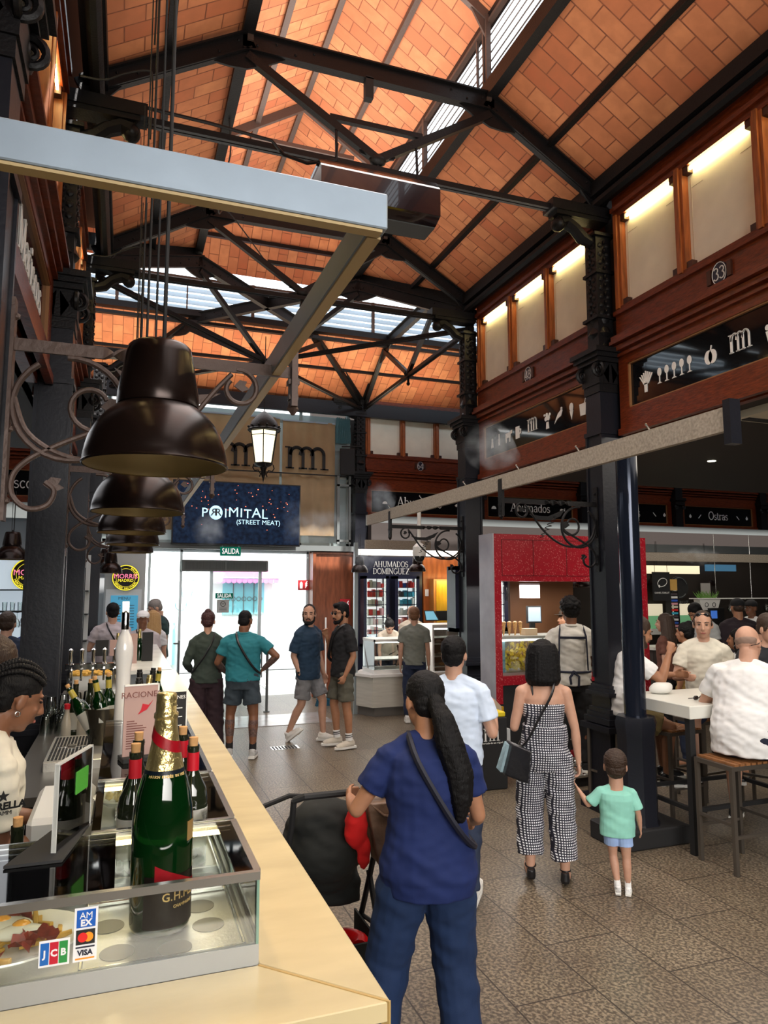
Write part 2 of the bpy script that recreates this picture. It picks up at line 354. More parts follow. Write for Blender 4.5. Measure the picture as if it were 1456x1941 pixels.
m = M(); m.beam((-9, 13.0, 5.47), (17, 13.0, 5.47), .22, .16).beam((-9, 12.9, 5.33), (17, 12.9, 5.33), .1, .1); trim(m, ironb)
for s, x in ((-1, XL), (1, XR)):       # box gutters over the frontages
    m = M(); m.box(min(x, x - s * .17), max(x, x - s * .17), Y0, 8.3, 5.74, 5.88); m.tube([(x - s * .10, Y0, 5.68), (x - s * .10, 8.3, 5.68)], .055, 8); trim(m, iron)
m = M(); m.beam((XL + .13, Y0, 5.80), (XL + .13, 8.2, 5.80), .03, .05); trim(m, mat('olive_gutter', (.16, .15, .03), .5))
# valley rafters
for a, b in (((XL, 8.3, zg - .06), (.8, 9.7, zs - .06)), ((XR, 8.3, zg - .06), (3.05, 9.7, zs - .06))):
    m = M(); m.beam(a, b, .10, .18); trim(m)
# louvres: glass slats in the upright walls of the lantern
slat_m = mat('louvre_glass', (.62, .68, .72), .3, var=.12, vscale=2)
nt = slat_m.node_tree; tr = nt.nodes.new('ShaderNodeBsdfTranslucent'); tr.inputs[0].default_value = (.75, .86, .95, 1)
mxs = nt.nodes.new('ShaderNodeMixShader'); mxs.inputs[0].default_value = .6
nt.links.new(nt.nodes['Principled BSDF'].outputs[0], mxs.inputs[1]); nt.links.new(tr.outputs[0], mxs.inputs[2]); nt.links.new(mxs.outputs[0], nt.nodes['Material Output'].inputs[0])
dull = mat('louvre_dull', (.16, .13, .12), .5, var=.2, vscale=3)
def louvres(idx, p0, p1, z0, z1, nrm, bays, n=5, ma=None):
    p0, p1, nrm = V(p0), V(p1), V(nrm); t = (p1 - p0); L_ = t.length; t.normalize(); m = M()
    for i in range(n):
        z = z0 + (z1 - z0) * (i + .5) / n; hh = (z1 - z0) / n
        a = p0 + V((0, 0, z)); b = p1 + V((0, 0, z)); up = (V((0, 0, 1)) * .86 + nrm * .5)
        m.beam(a, b, .012, hh * 1.02, up)
    w_ = struct('window_%d' % idx, m, ma or slat_m)
    f = M()
    for i in range(bays + 1):
        c = p0 + t * (L_ * i / bays) - nrm * .05; f.beam(c + V((0, 0, z0 - .05)), c + V((0, 0, z1 + .05)), .05, .05, t)
    for i in range(bays):
        c = p0 + t * (L_ * (i + .5) / bays) - nrm * .05; f.beam(c + V((0, 0, z0)), c + V((0, 0, z1)), .022, .022, t)
    f.beam(p0 + V((0, 0, z1 + .03)) - nrm * .04, p1 + V((0, 0, z1 + .03)) - nrm * .04, .05, .035); f.beam(p0 + V((0, 0, z0 - .03)) - nrm * .04, p1 + V((0, 0, z0 - .03)) - nrm * .04, .05, .04)
    obj('window_frame', f, rust, w_)
louvres(1, (.76, Y0, 0), (.76, 9.6, 0), 6.70, 7.24, (-1, 0, 0), 6, ma=dull)
louvres(2, (3.09, Y0, 0), (3.09, 9.6, 0), 6.70, 7.24, (1, 0, 0), 6, n=6, ma=dull)
louvres(3, (-8.8, 11.62, 0), (16.8, 11.62, 0), 6.46, 6.98, (0, 1, 0), 12)
# outer walls that close the hall (dark, mostly hidden)
FRX = 4.43
shade = mat('dark_wall', (.05, .04, .04), .8)
struct('wall_back', M().box(-12, 20, -7.2, -7, 0, 9), mat('pale_wall', (.45, .42, .38), .8))
struct('wall_left', M().box(-12.2, -12, -7, 13.4, 0, 9), shade)
struct('wall_right', M().box(20, 20.2, -7, 13.4, 0, 9), shade)
struct('ceiling_right_aisle', M().box(XR + .12, 20, -7, 8.2, 3.42, 3.5), mat('dark_ceiling', (.020, .013, .010), .6))
struct('ceiling_left_aisle', M().box(-12, XL - .12, -7, 8.2, 3.42, 3.5), MATS['dark_ceiling'])
struct('wall_filler_right', M().box(FRX, FRX + .05, -6, 8.25, 3.42, 6.0), shade)  # added filler behind the right columns, blocks light showing between the bays
struct('wall_filler_left', M().box(-.75, -.70, -6, 8.25, 3.42, 6.0), shade)  # the same added light block behind the left frontage
struct('ceiling_roof_deck_right', M().box(XR, 20, -7, 8.3, 6.0, 6.05), shade)
struct('ceiling_roof_deck_left', M().box(-12, XL, -7, 8.3, 6.0, 6.05), shade)
# ---------------------------------------------------------------- roof trusses
def truss(name, label, A, B, span_pts, drop, mid_z, collar=True, post=True):
    """A, B horizontal unit frame: origin A, direction along B; profile in (s, z)"""
    A = V(A); t = V(B) - A; Ls = t.length; t.normalize(); P = lambda s, z: V((A.x + t.x * s * Ls, A.y + t.y * s * Ls, z))
    n = t.cross(V((0, 0, 1)))
    T = thing(name, label, 'roof truss', A, 0, 'riveted iron roof trusses')
    m = M(); pts = [P(s, z) for s, z in span_pts]
    for a, b in zip(pts, pts[1:]):
        e = (b - a).normalized() * .04
        m.beam(a - e, b + e, .045, .15); m.beam(a - e + V((0, 0, .075)), b + e + V((0, 0, .075)), .11, .015); m.beam(a - e - V((0, 0, .075)), b + e - V((0, 0, .075)), .08, .012)
        k_ = int((b - a).length / .16)
        for i in range(k_):
            q = a + (b - a) * ((i + .5) / k_)
            if abs(i - k_ / 2) > k_ * .22:
                for sg in (-1, 1): m.ball(q + n * sg * .024 + V((0, 0, (i % 2 - .5) * .05)), .013, 1)
    obj('top_chord', m, iron, T, world=True)
    for i, (s, z) in ((0, span_pts[0]), (1, span_pts[1]), (2, span_pts[2]), (3, span_pts[3])):
        q = P(s, z)
        for j in (i - 1, i + 1):
            if 0 <= j <= 3:
                o = P(*span_pts[j]); d = (o - q).normalized()
                m = M(); m.slab([q - V((0, 0, .05)) - n * .01, q + d * .34 - V((0, 0, .07)) - n * .01, q + d * .16 - V((0, 0, .17)) - n * .01, q - V((0, 0, .24)) - n * .01], n * .02)
                obj('gusset', m, iron, T, world=True)
    m = M(); a, b = P(.01, drop), P(.99, drop)
    for sg in (-1, 1): m.beam(a + n * sg * .022, b + n * sg * .022, .03, .05)
    c = P(.5, drop)
    obj('tie_bar', m, iron, T, world=True)
    mid = P(.5, mid_z); l, r = P(*span_pts[1]), P(*span_pts[2])
    for q in (l, r):
        m = M(); m.beam(q - V((0, 0, .12)), mid, .06, .07); m.slab([mid + (q - mid) * .0 - n * .01, mid + (q - mid) * .18 - n * .01 + V((0, 0, .03)), mid + (q - mid) * .14 - n * .01 - V((0, 0, .08))], n * .02)
        obj('brace', m, iron, T, world=True)
    m = M(); m.ball(mid, (.08, .05, .06), 2).rod(mid, mid - V((0, 0, .2)), .02).ball(mid - V((0, 0, .17)), .035, 1); obj('tie_knob', m, iron, T, world=True)
    if collar:
        m = M(); f = .62; a = l + (mid - l) * f; b = r + (mid - r) * f; m.beam(a, b, .045, .045); obj('collar', m, iron, T, world=True)
    if post:                                  # lantern frame above
        m = M()
        for q, s in ((l, 1), (r, -1)):
            up = q + V((0, 0, ze - q.z)); rid = P(.5, zr - .06)
            for sg in (-1, 1): m.beam(q + n * sg * .03 + t * s * .02, up + n * sg * .03 + t * s * .02, .025, .05, t)
            m.beam(up, rid, .05, .10)
            m.slab([up - n * .01, up - V((0, 0, .26)) - n * .01, up + (rid - up).normalized() * .28 - n * .01], n * .02)
        a, b = P(.36, 7.5), P(.64, 7.5); m.beam(a, b, .04, .05)
        obj('lantern_frame', m, rust, T, world=True)
    return T
prof = [(0, 5.74), (.258, 6.45), (.735, 6.47), (1, 5.74)]
truss('roof_truss', 'black riveted roof truss nearest the viewer, with the heater box hanging below it', (XL, 5.5, 0), (XR, 5.5, 0), prof, 5.56, 5.66)
truss('roof_truss', 'second black roof truss, at the edge of the crossing, seen behind the pale beam', (XL, 8.3, 0), (XR, 8.3, 0), prof, 5.52, 5.60)
truss('roof_truss', 'black roof truss above and behind the viewer over the left capital', (XL, 2.7, 0), (XR, 2.7, 0), prof, 5.56, 5.66)
prof2 = [(0, 5.62), (.26, 6.36), (.74, 6.36), (1, 5.5)]
truss('diagonal_truss', 'diagonal truss of the crossing rising from the left column towards the back right', (XL, 8.3, 0), (XR, 13, 0), prof2, 5.44, 5.42, post=False, collar=False)
truss('diagonal_truss', 'diagonal truss of the crossing rising from the right column towards the back left', (XR, 8.3, 0), (XL, 13, 0), prof2, 5.44, 5.42, post=False, collar=False)
truss('cross_aisle_truss', 'iron truss of the cross aisle above the column with the black speaker', (XR, 8.3, 0), (XR, 13, 0), prof2, 5.46, 5.50, post=False, collar=False)
# ---------------------------------------------------------------- iron columns
def spiral(c, r0, r1, a0, turns, n=26, ax='xz', k=0):
    P = []
    for i in range(n + 1):
        f = i / n; a = math.radians(a0) + turns * 2 * PI * f; r = r0 + (r1 - r0) * f
        u, v = c[0] + r * math.cos(a), c[1] + r * math.sin(a); P.append({'xz': (u, k, v), 'yz': (k, u, v)}[ax])
    return P
def column(label, loc, s, hw=.11, top=5.62):
    """square iron column; s = +1 when the nave lies towards +x of it, -1 otherwise"""
    T = thing('iron_column', label, 'column', loc, 0, 'cast iron columns of the market hall')
    m = M(); m.box(-.22, .22, -.22, .22, 0, .12).box(-.17, .17, -.17, .17, .12, .70)
    for z, h in ((.70, .21), (.76, .185), (.80, .165), (.84, .15)): m.box(-h, h, -h, h, z, z + .05)
    m.box(-.13, .13, -.13, .13, .88, 1.0)
    for z, h in ((1.0, .17), (1.03, .15), (1.06, .135)): m.box(-h, h, -h, h, z, z + .035)
    obj('pedestal', m, ironb, T)
    m = M(); m.box(-hw, hw, -hw, hw, 1.08, 3.86)
    for q in (-1, 1):
        for r in (-1, 1):
            m.box(q * hw - .012, q * hw + .012, r * hw - .012, r * hw + .012, 1.15, 3.4); 
    m.box(-hw - .02, hw + .02, -hw - .02, hw + .02, 3.38, 3.42)
    obj('shaft', m, ironb, T)
    m = M(); m.box(-hw - .01, hw + .01, -hw - .01, hw + .01, 3.78, 3.86)
    for y in (-1, 1):
        for x in (-1, 1):
            c = (x * (hw + .02), 3.98)
            m.tube(spiral(c, .065, .012, 90, x * -1.6, ax='xz', k=y * (hw + .012)), [.020 - .012 * i / 26 for i in range(27)], 6)
            m.tube(spiral((y * (hw + .02), 3.98), .065, .012, 90, y * -1.6, ax='yz', k=x * (hw + .012)), [.020 - .012 * i / 26 for i in range(27)], 6)
            m.slab([(x * hw * .2, y * (hw + .005), 3.86), (x * hw * .7, y * (hw + .005), 3.95), (x * hw * .1, y * (hw + .005), 4.05)], (0, y * .015, 0))
    m.box(-hw - .02, hw + .02, -hw - .02, hw + .02, 3.86, 4.06)
    for z, h in ((4.06, .05), (4.10, .075), (4.14, .10)): m.box(-hw - h, hw + h, -hw - h, hw + h, z, z + .045)
    obj('capital', m, iron, T)
    m = M(); w_ = .085                      # ornate upper stage
    m.box(-w_, w_, -w_, w_, 4.18, top - .25)
    m.lathe([(.06, 4.2), (.10, 4.24), (.07, 4.30), (.12, 4.36), (.085, 4.44), (.10, 4.50)], 10)
    for i in range(9):
        z = 4.55 + i * .085
        for y in (-1, 1):
            m.ball((s * w_, y * .035, z), (.02, .03, .03), 1); m.ball((y * .04, -w_, z), (.03, .02, .03), 1)
        m.ball((s * w_, 0, z + .03), (.028, .018, .03), 1); m.ball((0, -w_, z + .03), (.018, .028, .03), 1)
    for z, h in ((4.50, .03), (4.95, .02), (top - .30, .03)): m.box(-w_ - h, w_ + h, -w_ - h, w_ + h, z, z + .03)
    obj('upper_shaft', m, iron, T)
    m = M()                                # scroll console carrying the truss
    m.box(min(-.1, s * .55), max(.1, s * .55), -.09, .09, top - .10, top)
    m.box(min(-.08, s * .50), max(.08, s * .50), -.075, .075, top - .14, top - .10)
    P = [(s * .06, 0, top - .34), (s * .18, 0, top - .30), (s * .26, 0, top - .22), (s * .36, 0, top - .17), (s * .44, 0, top - .20)]
    m.tube(P, [.05, .06, .055, .06, .075], 8, ell=1.2); m.ball((s * .44, 0, top - .21), (.07, .08, .07), 2)
    obj('console', m, iron, T)
    return T
CXR, CXL = 4.21, -.51
column('square iron column right of the gingham-dressed woman, behind the round dark pole', (CXR, 5.5, 0), -1)
column('iron column left of the red kiosk, behind the man in the white t-shirt', (CXR, 8.3, 0), -1)
column('iron column in the back corner with the black speaker on its left', (CXR, 12.96, 0), -1)
column('iron column cut by the left edge of the photo, its big capital in the top left corner', (CXL - .03, 2.7, 0), 1)
column('wide iron column behind the young barmaid with braids', (CXL, 5.45, 0), 1)
column('iron column just right of the one behind the barmaid', (CXL, 8.25, 0), 1)
column('slimmer looking far iron column above the customer in the pale t-shirt at the bar', (CXL + .05, 11.4, 0), 1)
# slim round pole standing in front
T = thing('round_pole', 'round dark metal pole on a square plinth beside the toddler', 'pole', (3.87, 4.78, 0))
m = M(); m.box(-.32, .32, -.2, .2, 0, .14); obj('plinth', m, matt, T, bevel=.01)
m = M(); m.lathe([(.165, .14), (.15, .16), (.15, .80), (.165, .90), (.15, .95)], 8); m.xf(Matrix.Rotation(PI / 8, 4, 'Z')); obj('octagonal_base', m, ironb, T)
m = M(); m.lathe([(.085, .95), (.085, 3.14)], 24); obj('tube', m, mat('glossy_dark_blue', (.015, .02, .035), .12, .5), T)
# ---------------------------------------------------------------- small white pictures for the boards
def circ(cx, cy, rx, ry=None, n=14): ry = ry or rx; return [(cx + rx * math.cos(2 * PI * i / n), cy + ry * math.sin(2 * PI * i / n)) for i in range(n)]
ICON = {
 'glass': [circ(.5, .72, .16, .24), [(.47, .5), (.53, .5), (.53, .1), (.47, .1)], [(.32, .04), (.68, .04), (.55, .12), (.45, .12)]],
 'apple': [circ(.38, .42, .24, .34), circ(.62, .42, .24, .34), [(.48, .7), (.54, .7), (.60, .95), (.55, .97)]],
 'bunch': [[(.42, 0), (.58, 0), (.6, .4), (.4, .4)]] + [[(.5 + i * .04, .35), (.56 + i * .04, .35), (.56 + i * .13, .95 - abs(i) * .06), (.48 + i * .13, .97 - abs(i) * .06)] for i in range(-3, 4)],
 'pot': [[(.2, .55), (.85, .55), (.75, .05), (.3, .05)], circ(.3, .7, .12), circ(.5, .78, .14), circ(.7, .72, .14), circ(.88, .62, .1)],
 'bottle': [[(.38, 0), (.62, 0), (.62, .5), (.55, .65), (.55, .95), (.45, .95), (.45, .65), (.38, .5)]],
 'bell': [[(.3, 0), (.7, 0), (.6, .55), (.4, .55)], circ(.5, .68, .13)],
 'cow': [[(.1, .35), (.8, .35), (.82, .75), (.1, .72)], [(.12, 0), (.22, 0), (.24, .4), (.12, .4)], [(.66, 0), (.76, 0), (.78, .4), (.66, .4)], [(.78, .55), (1.05, .62), (1.05, .85), (.8, .8)]],
 'mug': [[(.2, .05), (.7, .05), (.7, .9), (.2, .9)], [(.7, .3), (.9, .35), (.92, .65), (.7, .72), (.7, .62), (.82, .58), (.82, .42), (.7, .4)]],
 'plant': [[(.35, 0), (.65, 0), (.6, .4), (.4, .4)], circ(.35, .6, .13), circ(.6, .62, .15), circ(.45, .82, .12), circ(.75, .8, .09), circ(.2, .85, .07)],
 'bird': [[(.0, .1), (.35, .35), (.7, .45), (.85, .75), (.75, .9), (.6, .75), (.4, .65), (.2, .4)], circ(.75, .88, .09)],
 'cone': [[(.5, 0), (.66, .5), (.34, .5)], circ(.5, .7, .18, .24)],
 'cup': [[(.25, 0), (.7, 0), (.78, .65), (.18, .65)], [(.6, .65), (.68, .65), (.88, 1.05), (.8, 1.05)]],
 'fan': [[(0, .2)] + [(.5 + .5 * math.cos(a), .25 + .5 * math.sin(a)) for a in [PI - i * PI / 8 for i in range(9)]] + [(1, .2)]],
 'fish': [[(0, .5), (.3, .75), (.75, .65), (1.05, .85), (1.0, .3), (.75, .42), (.3, .25)]],
 'shell': [circ(.5, .42, .3, .32), [(.42, .68), (.58, .68), (.56, .9), (.44, .9)]],
 'knife': [[(.05, .1), (.2, .0), (.95, .85), (.85, .95)]],
 'knife2': [[(.95, .1), (.8, .0), (.05, .85), (.15, .95)]],
}
def icon(m, kind, o, h, ux, uy, d=.004):
    ux, uy = V(ux), V(uy); n = ux.cross(uy)
    for p in ICON[kind]: m.slab([V(o) + ux * ((x - .5) * h) + uy * (y * h) for x, y in p], n * d)
# ---------------------------------------------------------------- panelled wooden frontage, one bay at a time
def bay(label, O, ux, W, npane, number, text, group, zsgn=(3.60, 4.02), th=.17, lit=True, icons=(), tpos=.5, tlift=.30):
    ux = V(ux); uy = V((0, 0, 1)); n = ux.cross(uy); O = V(O)
    T = thing('frontage_bay', label, 'wooden frontage', O, 0, group)
    def bx(m, s0, s1, z0, z1, d0, d1):
        P = [O + ux * s0 + uy * z0 + n * d0, O + ux * s1 + uy * z0 + n * d0, O + ux * s1 + uy * z1 + n * d0, O + ux * s0 + uy * z1 + n * d0]; m.slab(P, n * (d1 - d0))
    m = M()
    bx(m, 0, W, 3.36, 5.80, -.12, -.05)
    bx(m, 0, W, 3.36, 3.42, 0, .05); bx(m, 0, W, 3.42, zsgn[0], -.05, .02)
    bx(m, 0, .12, zsgn[0], zsgn[1], -.05, .02); bx(m, W - .12, W, zsgn[0], zsgn[1], -.05, .02)
    bx(m, 0, W, zsgn[1], 4.14, -.05, .02)
    for z, h, d in ((4.10, .03, .05), (4.15, .05, .08), (4.21, .03, .12), (4.25, .04, .10)): bx(m, 0, W, z, z + h, 0, d)
    bx(m, 0, W, 4.14, 4.58, -.05, .03); bx(m, 0, W, 4.50, 4.54, .03, .06)
    bx(m, 0, W, 5.46, 5.80, -.05, .03); bx(m, 0, W, 5.52, 5.56, .03, .06); bx(m, 0, W, 5.66, 5.72, .03, .07)
    st = .10; pw = (W - st * (npane + 1)) / npane
    obj('frame', m, wood, T, world=True)
    for i in range(npane + 1):
        m = M(); s = i * (pw + st); bx(m, s, s + st, 4.58, 5.46, -.05, .03); bx(m, s + .03, s + st - .03, 4.56, 5.48, .03, .05); obj('mullion', m, wood_l, T, world=True)
    for i in range(npane):
        s = st + i * (pw + st); m = M(); bx(m, s, s + pw, 4.58, 5.46, -.045, -.035); p = obj('frosted_pane', m, parch, T, world=True)
        for (s0, s1, z0, z1) in ((s + .03, s + .034, 4.62, 5.36), (s + pw - .034, s + pw - .03, 4.62, 5.36), (s + .03, s + .16, 5.28, 5.284), (s + pw - .16, s + pw - .03, 5.28, 5.284)): m = M(); bx(m, s0, s1, z0, z1, -.035, -.033); obj('etched_line', m, mat('pane_line', (.52, .47, .36), .6), p, world=True)
        for a in (s, s + pw - .06):
            for z in (4.58, 5.40): m = M(); bx(m, a, a + .06, z, z + .06, -.035, .02); obj('corner_block', m, dwood, T, world=True)
        m = M(); bx(m, s + .06, s + pw - .06, 5.425, 5.452, -.012, .004); obj('light_strip', m, led if lit else parch, T, world=True)
    m = M(); bx(m, .12, W - .12, zsgn[0], zsgn[1], -.05, -.01); sb = obj('sign_board', m, black, T, world=True)
    m = M()
    for s0, s1, z0, z1 in ((.12, W - .12, zsgn[0], zsgn[0] + .012), (.12, W - .12, zsgn[1] - .012, zsgn[1]), (.12, .132, zsgn[0], zsgn[1]), (W - .132, W - .12, zsgn[0], zsgn[1])): bx(m, s0, s1, z0, z1, -.01, .012)
    obj('gilt_edge', m, mat('brown_gilt', (.28, .13, .05), .4), sb, world=True)
    zb = zsgn[0] + (zsgn[1] - zsgn[0]) * tlift
    m = M()
    if text: serif(m, text, th, O + ux * W * tpos + uy * zb - n * .009, ux, uy, .006); obj('lettering', m, letter, sb, world=True)
    if icons:
        for kind, f, hh in icons:
            m = M(); icon(m, kind, O + ux * W * f + uy * (zb + th * .35 - hh / 2) - n * .009, hh, ux, uy, .005)
            obj('white_picture', m, letter, sb, world=True)
    if number:
        c = O + ux * (W / 2) + uy * 4.39 + n * .03; m = M()
        m.slab([c + ux * (.075 * math.cos(a)) + uy * (.095 * math.sin(a)) for a in [i * PI / 10 for i in range(20)]], n * .012); pq = obj('number_plate', m, navy, T, world=True)
        m = M(); serif(m, number, .10, c - uy * .048 + n * .0125, ux, uy, .003)
        P = [c + n * .014 + ux * (.068 * math.cos(a)) + uy * (.088 * math.sin(a)) for a in [i * PI / 12 for i in range(24)]]; m.tube(P, .003, 4, closed=True)
        obj('number', m, letter, pq, world=True)
        m = M()
        for sg in (-1, 1): bx(m, W / 2 + sg * .10 - .02, W / 2 + sg * .10 + .02, 4.33, 4.45, .03, .05)
        bx(m, W / 2 - .06, W / 2 + .06, 4.27, 4.30, .03, .05); obj('plate_bracket', m, dwood, T, world=True)
    return T
FR = 4.30; FLf = -.56
G1, G2, G3 = 'panelled frontages of the right side', 'panelled frontages of the back side', 'panelled frontages of the left side'
i1 = [('bell', .12, .15), ('bottle', .19, .15), ('cow', .28, .16), ('mug', .37, .17), ('plant', .62, .19), ('bird', .71, .18), ('cone', .80, .19), ('cup', .88, .19)]
i2 = [('bunch', .13, .20), ('glass', .20, .15), ('glass', .235, .15), ('glass', .27, .15), ('glass', .305, .15), ('glass', .34, .15), ('apple', .43, .17), ('pot', .66, .18), ('bottle', .8, .16), ('fish', .9, .14)]
bay('red-brown panelled frontage with plate number 48 and a white pictured black board', (FR, 8.14, 0), (0, -1, 0), 2.50, 3, '48', '~', G1, th=.15, icons=i1, tpos=.5, tlift=.34)
bay('red-brown panelled frontage with plate number 33 and large lit panes at the right edge', (FR, 5.34, 0), (0, -1, 0), 2.50, 3, '33', '~', G1, th=.15, icons=i2, tpos=.55, tlift=.34)
bay('panelled frontage nearest the viewer on the right side', (FR, 2.54, 0), (0, -1, 0), 2.50, 3, '', '', G1)
YB = 12.98
for q, (lab, num, txt, ic) in enumerate((
    ('back frontage with plate number 64 and the board reading Ahumados, behind the mist', '64', 'Ahumados', [('fan', .18, .10), ('fish', .86, .12)]),
    ('back frontage reading Ahumados above the red kiosk', '', 'Ahumados', [('fan', .12, .11), ('fish', .84, .13)]),
    ('back frontage reading Ostras half hidden by the round pole', '', 'Ostras', [('shell', .08, .11), ('knife', .2, .10), ('knife2', .8, .10), ('shell', .92, .11)]),
    ('back frontage reading Ostras fully readable at the right', '', 'Ostras', [('shell', .14, .11), ('knife', .26, .10), ('knife2', .76, .10), ('shell', .88, .11)]),
    ('last back frontage at the right edge of the photo', '', 'Ostras', []))):
    bay(lab, (4.33 + 2.54 * q, YB, 0), (1, 0, 0), 2.30, 3, num, txt, G2, zsgn=(3.43, 3.87), th=.19, icons=ic, tlift=.32)
bay('back left frontage with the board reading Mariscos behind the barmaid', (-2.95, YB, 0), (1, 0, 0), 2.30, 3, '', 'Mariscos', G2, zsgn=(3.48, 3.92), th=.20, tlift=.3)
bay('far left back frontage beyond the column', (-5.45, YB, 0), (1, 0, 0), 2.30, 3, '', '', G2)
bay('left side frontage with the white lettered board seen almost edge-on under the beam', (FLf, 2.90, 0), (0, 1, 0), 2.40, 3, '', 'Mariscos', G3, th=.24, tpos=.62, tlift=.2)
bay('left side frontage farther along, seen edge-on', (FLf, 5.65, 0), (0, 1, 0), 2.45, 3, '', '', G3)
bay('left side frontage nearest the viewer, seen edge-on at the top left', (FLf, .2, 0), (0, 1, 0), 2.35, 3, '', '', G3)
# pilasters between the back bays
for q in range(1, 5):
    m = M(); x = 4.33 + 2.54 * q - .12; m.box(x - .10, x + .10, 12.84, 13.0, 3.36, 5.5).box(x - .13, x + .13, 12.80, 13.0, 3.86, 3.95).box(x - .15, x + .15, 12.78, 13.0, 3.95, 4.02)
    for s in (-1, 1): m.tube(spiral((x + s * .10, 3.80), .05, .01, 90, s * -1.5, k=12.82), .014, 6)
    trim(m, iron)
# cornice strip under the back frontages
m = M(); m.box(4.3, 18, 12.82, 13.0, 3.16, 3.36); trim(m, mat('grey_paint', (.15, .165, .165), .5))
m = M(); m.box(-9, -.6, 12.82, 13.0, 3.1, 3.36); trim(m, MATS['grey_paint'])
# ---------------------------------------------------------------- scroll brackets with hanging rail
def bracket(label, loc, s, group, ma=rust):
    T = thing('scroll_bracket', label, 'bracket', loc, 0, group)
    X = lambda P: [(s * x, y, z) for x, y, z in P]
    m = M(); m.box(min(0, s * .012), max(0, s * .012), -.03, .03, -.62, .16)
    for z in (-.55, -.3, .1): m.ball((s * .014, 0, z), .014, 1)
    obj('wall_plate', m, ma, T)
    m = M(); m.box(min(0, s * .30), max(0, s * .30), -.006, .006, -.022, .022); m.box(min(s * .56, s * .99), max(s * .56, s * .99), -.006, .006, -.022, .022)
    k = 30                                   # twisted length of the bar
    rings = []
    for i in range(k + 1):
        f = i / k; a = f * PI * 3.0; x = s * (.30 + .26 * f); u, v = .022, .007
        c, d = math.cos(a), math.sin(a)
        rings.append([m.b.verts.new((x, q * u * d + r * v * c, q * u * c - r * v * d)) for q, r in ((-1, -1), (1, -1), (1, 1), (-1, 1))])
    for A, B in zip(rings, rings[1:]):
        for j in range(4): m.b.faces.new((A[j], A[(j + 1) % 4], B[(j + 1) % 4], B[j]))
    obj('bar', m, ma, T)
    m = M(); c = (.20, -.215)
    big = arc(c[0], c[1], .185, 95, -235, 30)
    m.tube(X(big), .011, 8)
    m.tube(X(arc(.275, -.20, (.105, .05), 0, -330, 20)), .010, 8)
    S1 = [(.375, 0, -.16), (.36, 0, -.24), (.28, 0, -.29), (.18, 0, -.34), (.08, 0, -.40), (.03, 0, -.46), (.03, 0, -.53), (.08, 0, -.575), (.14, 0, -.56), (.16, 0, -.51), (.13, 0, -.48)]
    m.tube(X(smooth_path(S1)), .010, 8)
    S2 = [(.02, 0, -.19), (.06, 0, -.30), (.14, 0, -.365), (.24, 0, -.395), (.36, 0, -.385), (.48, 0, -.33), (.60, 0, -.23), (.70, 0, -.10), (.76, 0, -.03)]
    m.tube(X(smooth_path(S2)), .010, 8)
    m.tube(X(arc(.79, -.085, (.075, .045), 100, -220, 18)), .010, 8)
    obj('scrollwork', m, ma, T)
    for (x, z, q) in ((.30, -.20, 1), (.125, -.49, .8), (.77, -.075, .7)):
        m = M(); m.slab([(s * x, -.004, z), (s * (x + .03 * q), -.004, z + .035 * q), (s * (x + .07 * q), -.004, z + .03 * q), (s * (x + .06 * q), -.004, z + .005 * q), (s * (x + .085 * q), -.004, z - .01 * q), (s * (x + .045 * q), -.004, z - .03 * q)], (0, .008, 0)); obj('iron_leaf', m, ma, T)
    m = M()
    P = [(.36, 0, -.08), (.46, 0, -.135), (.56, 0, -.14), (.66, 0, -.10)]
    m.slab([(s * .34, -.004, -.05), (s * .40, -.004, -.125), (s * .52, -.004, -.165), (s * .64, -.004, -.16), (s * .72, -.004, -.11), (s * .62, -.004, -.125), (s * .52, -.004, -.125), (s * .43, -.004, -.09)], (0, .008, 0))
    obj('iron_wave', m, ma, T)
    m = M(); sp = []
    for i in range(70):
        f = i / 69; a = f * 2 * PI * 7; r = .012 + .012 * math.sin(f * PI); ax = (.43 + .17 * f, -.10 - .22 * f)
        sp.append((s * (ax[0] + r * math.cos(a)), r * math.sin(a), ax[1]))
    m.tube(sp, .004, 5); obj('iron_tendril', m, ma, T)
    m = M(); m.box(s * 1.0 - .012, s * 1.0 + .012, -.035, .035, -.14, .19); m.box(s * 1.0 - .022, s * 1.0 + .022, -.022, .022, -.05, -.03); m.box(s * 1.0 - .018, s * 1.0 + .018, -.018, .018, -.11, -.09)
    m.lathe([(.006, -.17), (.024, -.145), (.012, -.12)], 4, (s * 1.0, 0, 0)); obj('hanger', m, ma, T)
    return T
zb = 2.80
bracket('scrolled iron bracket carrying the pale rail, behind the nearest big lamp', (CXL + .11, 2.7, zb), 1, 'scroll brackets on the left columns')
bracket('scrolled iron bracket on the column behind the barmaid', (CXL + .11, 5.45, zb), 1, 'scroll brackets on the left columns')
bracket('farthest visible scrolled iron bracket on the left row of columns', (CXL + .11, 8.25, zb), 1, 'scroll brackets on the left columns')
bracket('scrolled iron bracket on the square column beside the round pole', (CXR - .11, 5.5, zb - .07), -1, 'scroll brackets on the right columns', iron)
bracket('scrolled iron bracket beside the dome camera', (CXR - .11, 8.3, zb - .07), -1, 'scroll brackets on the right columns', iron)
bracket('scrolled iron bracket in front of the oyster bar at the right edge', (11.9, 9.3, 2.62), -1, 'scroll brackets on the right columns', iron)
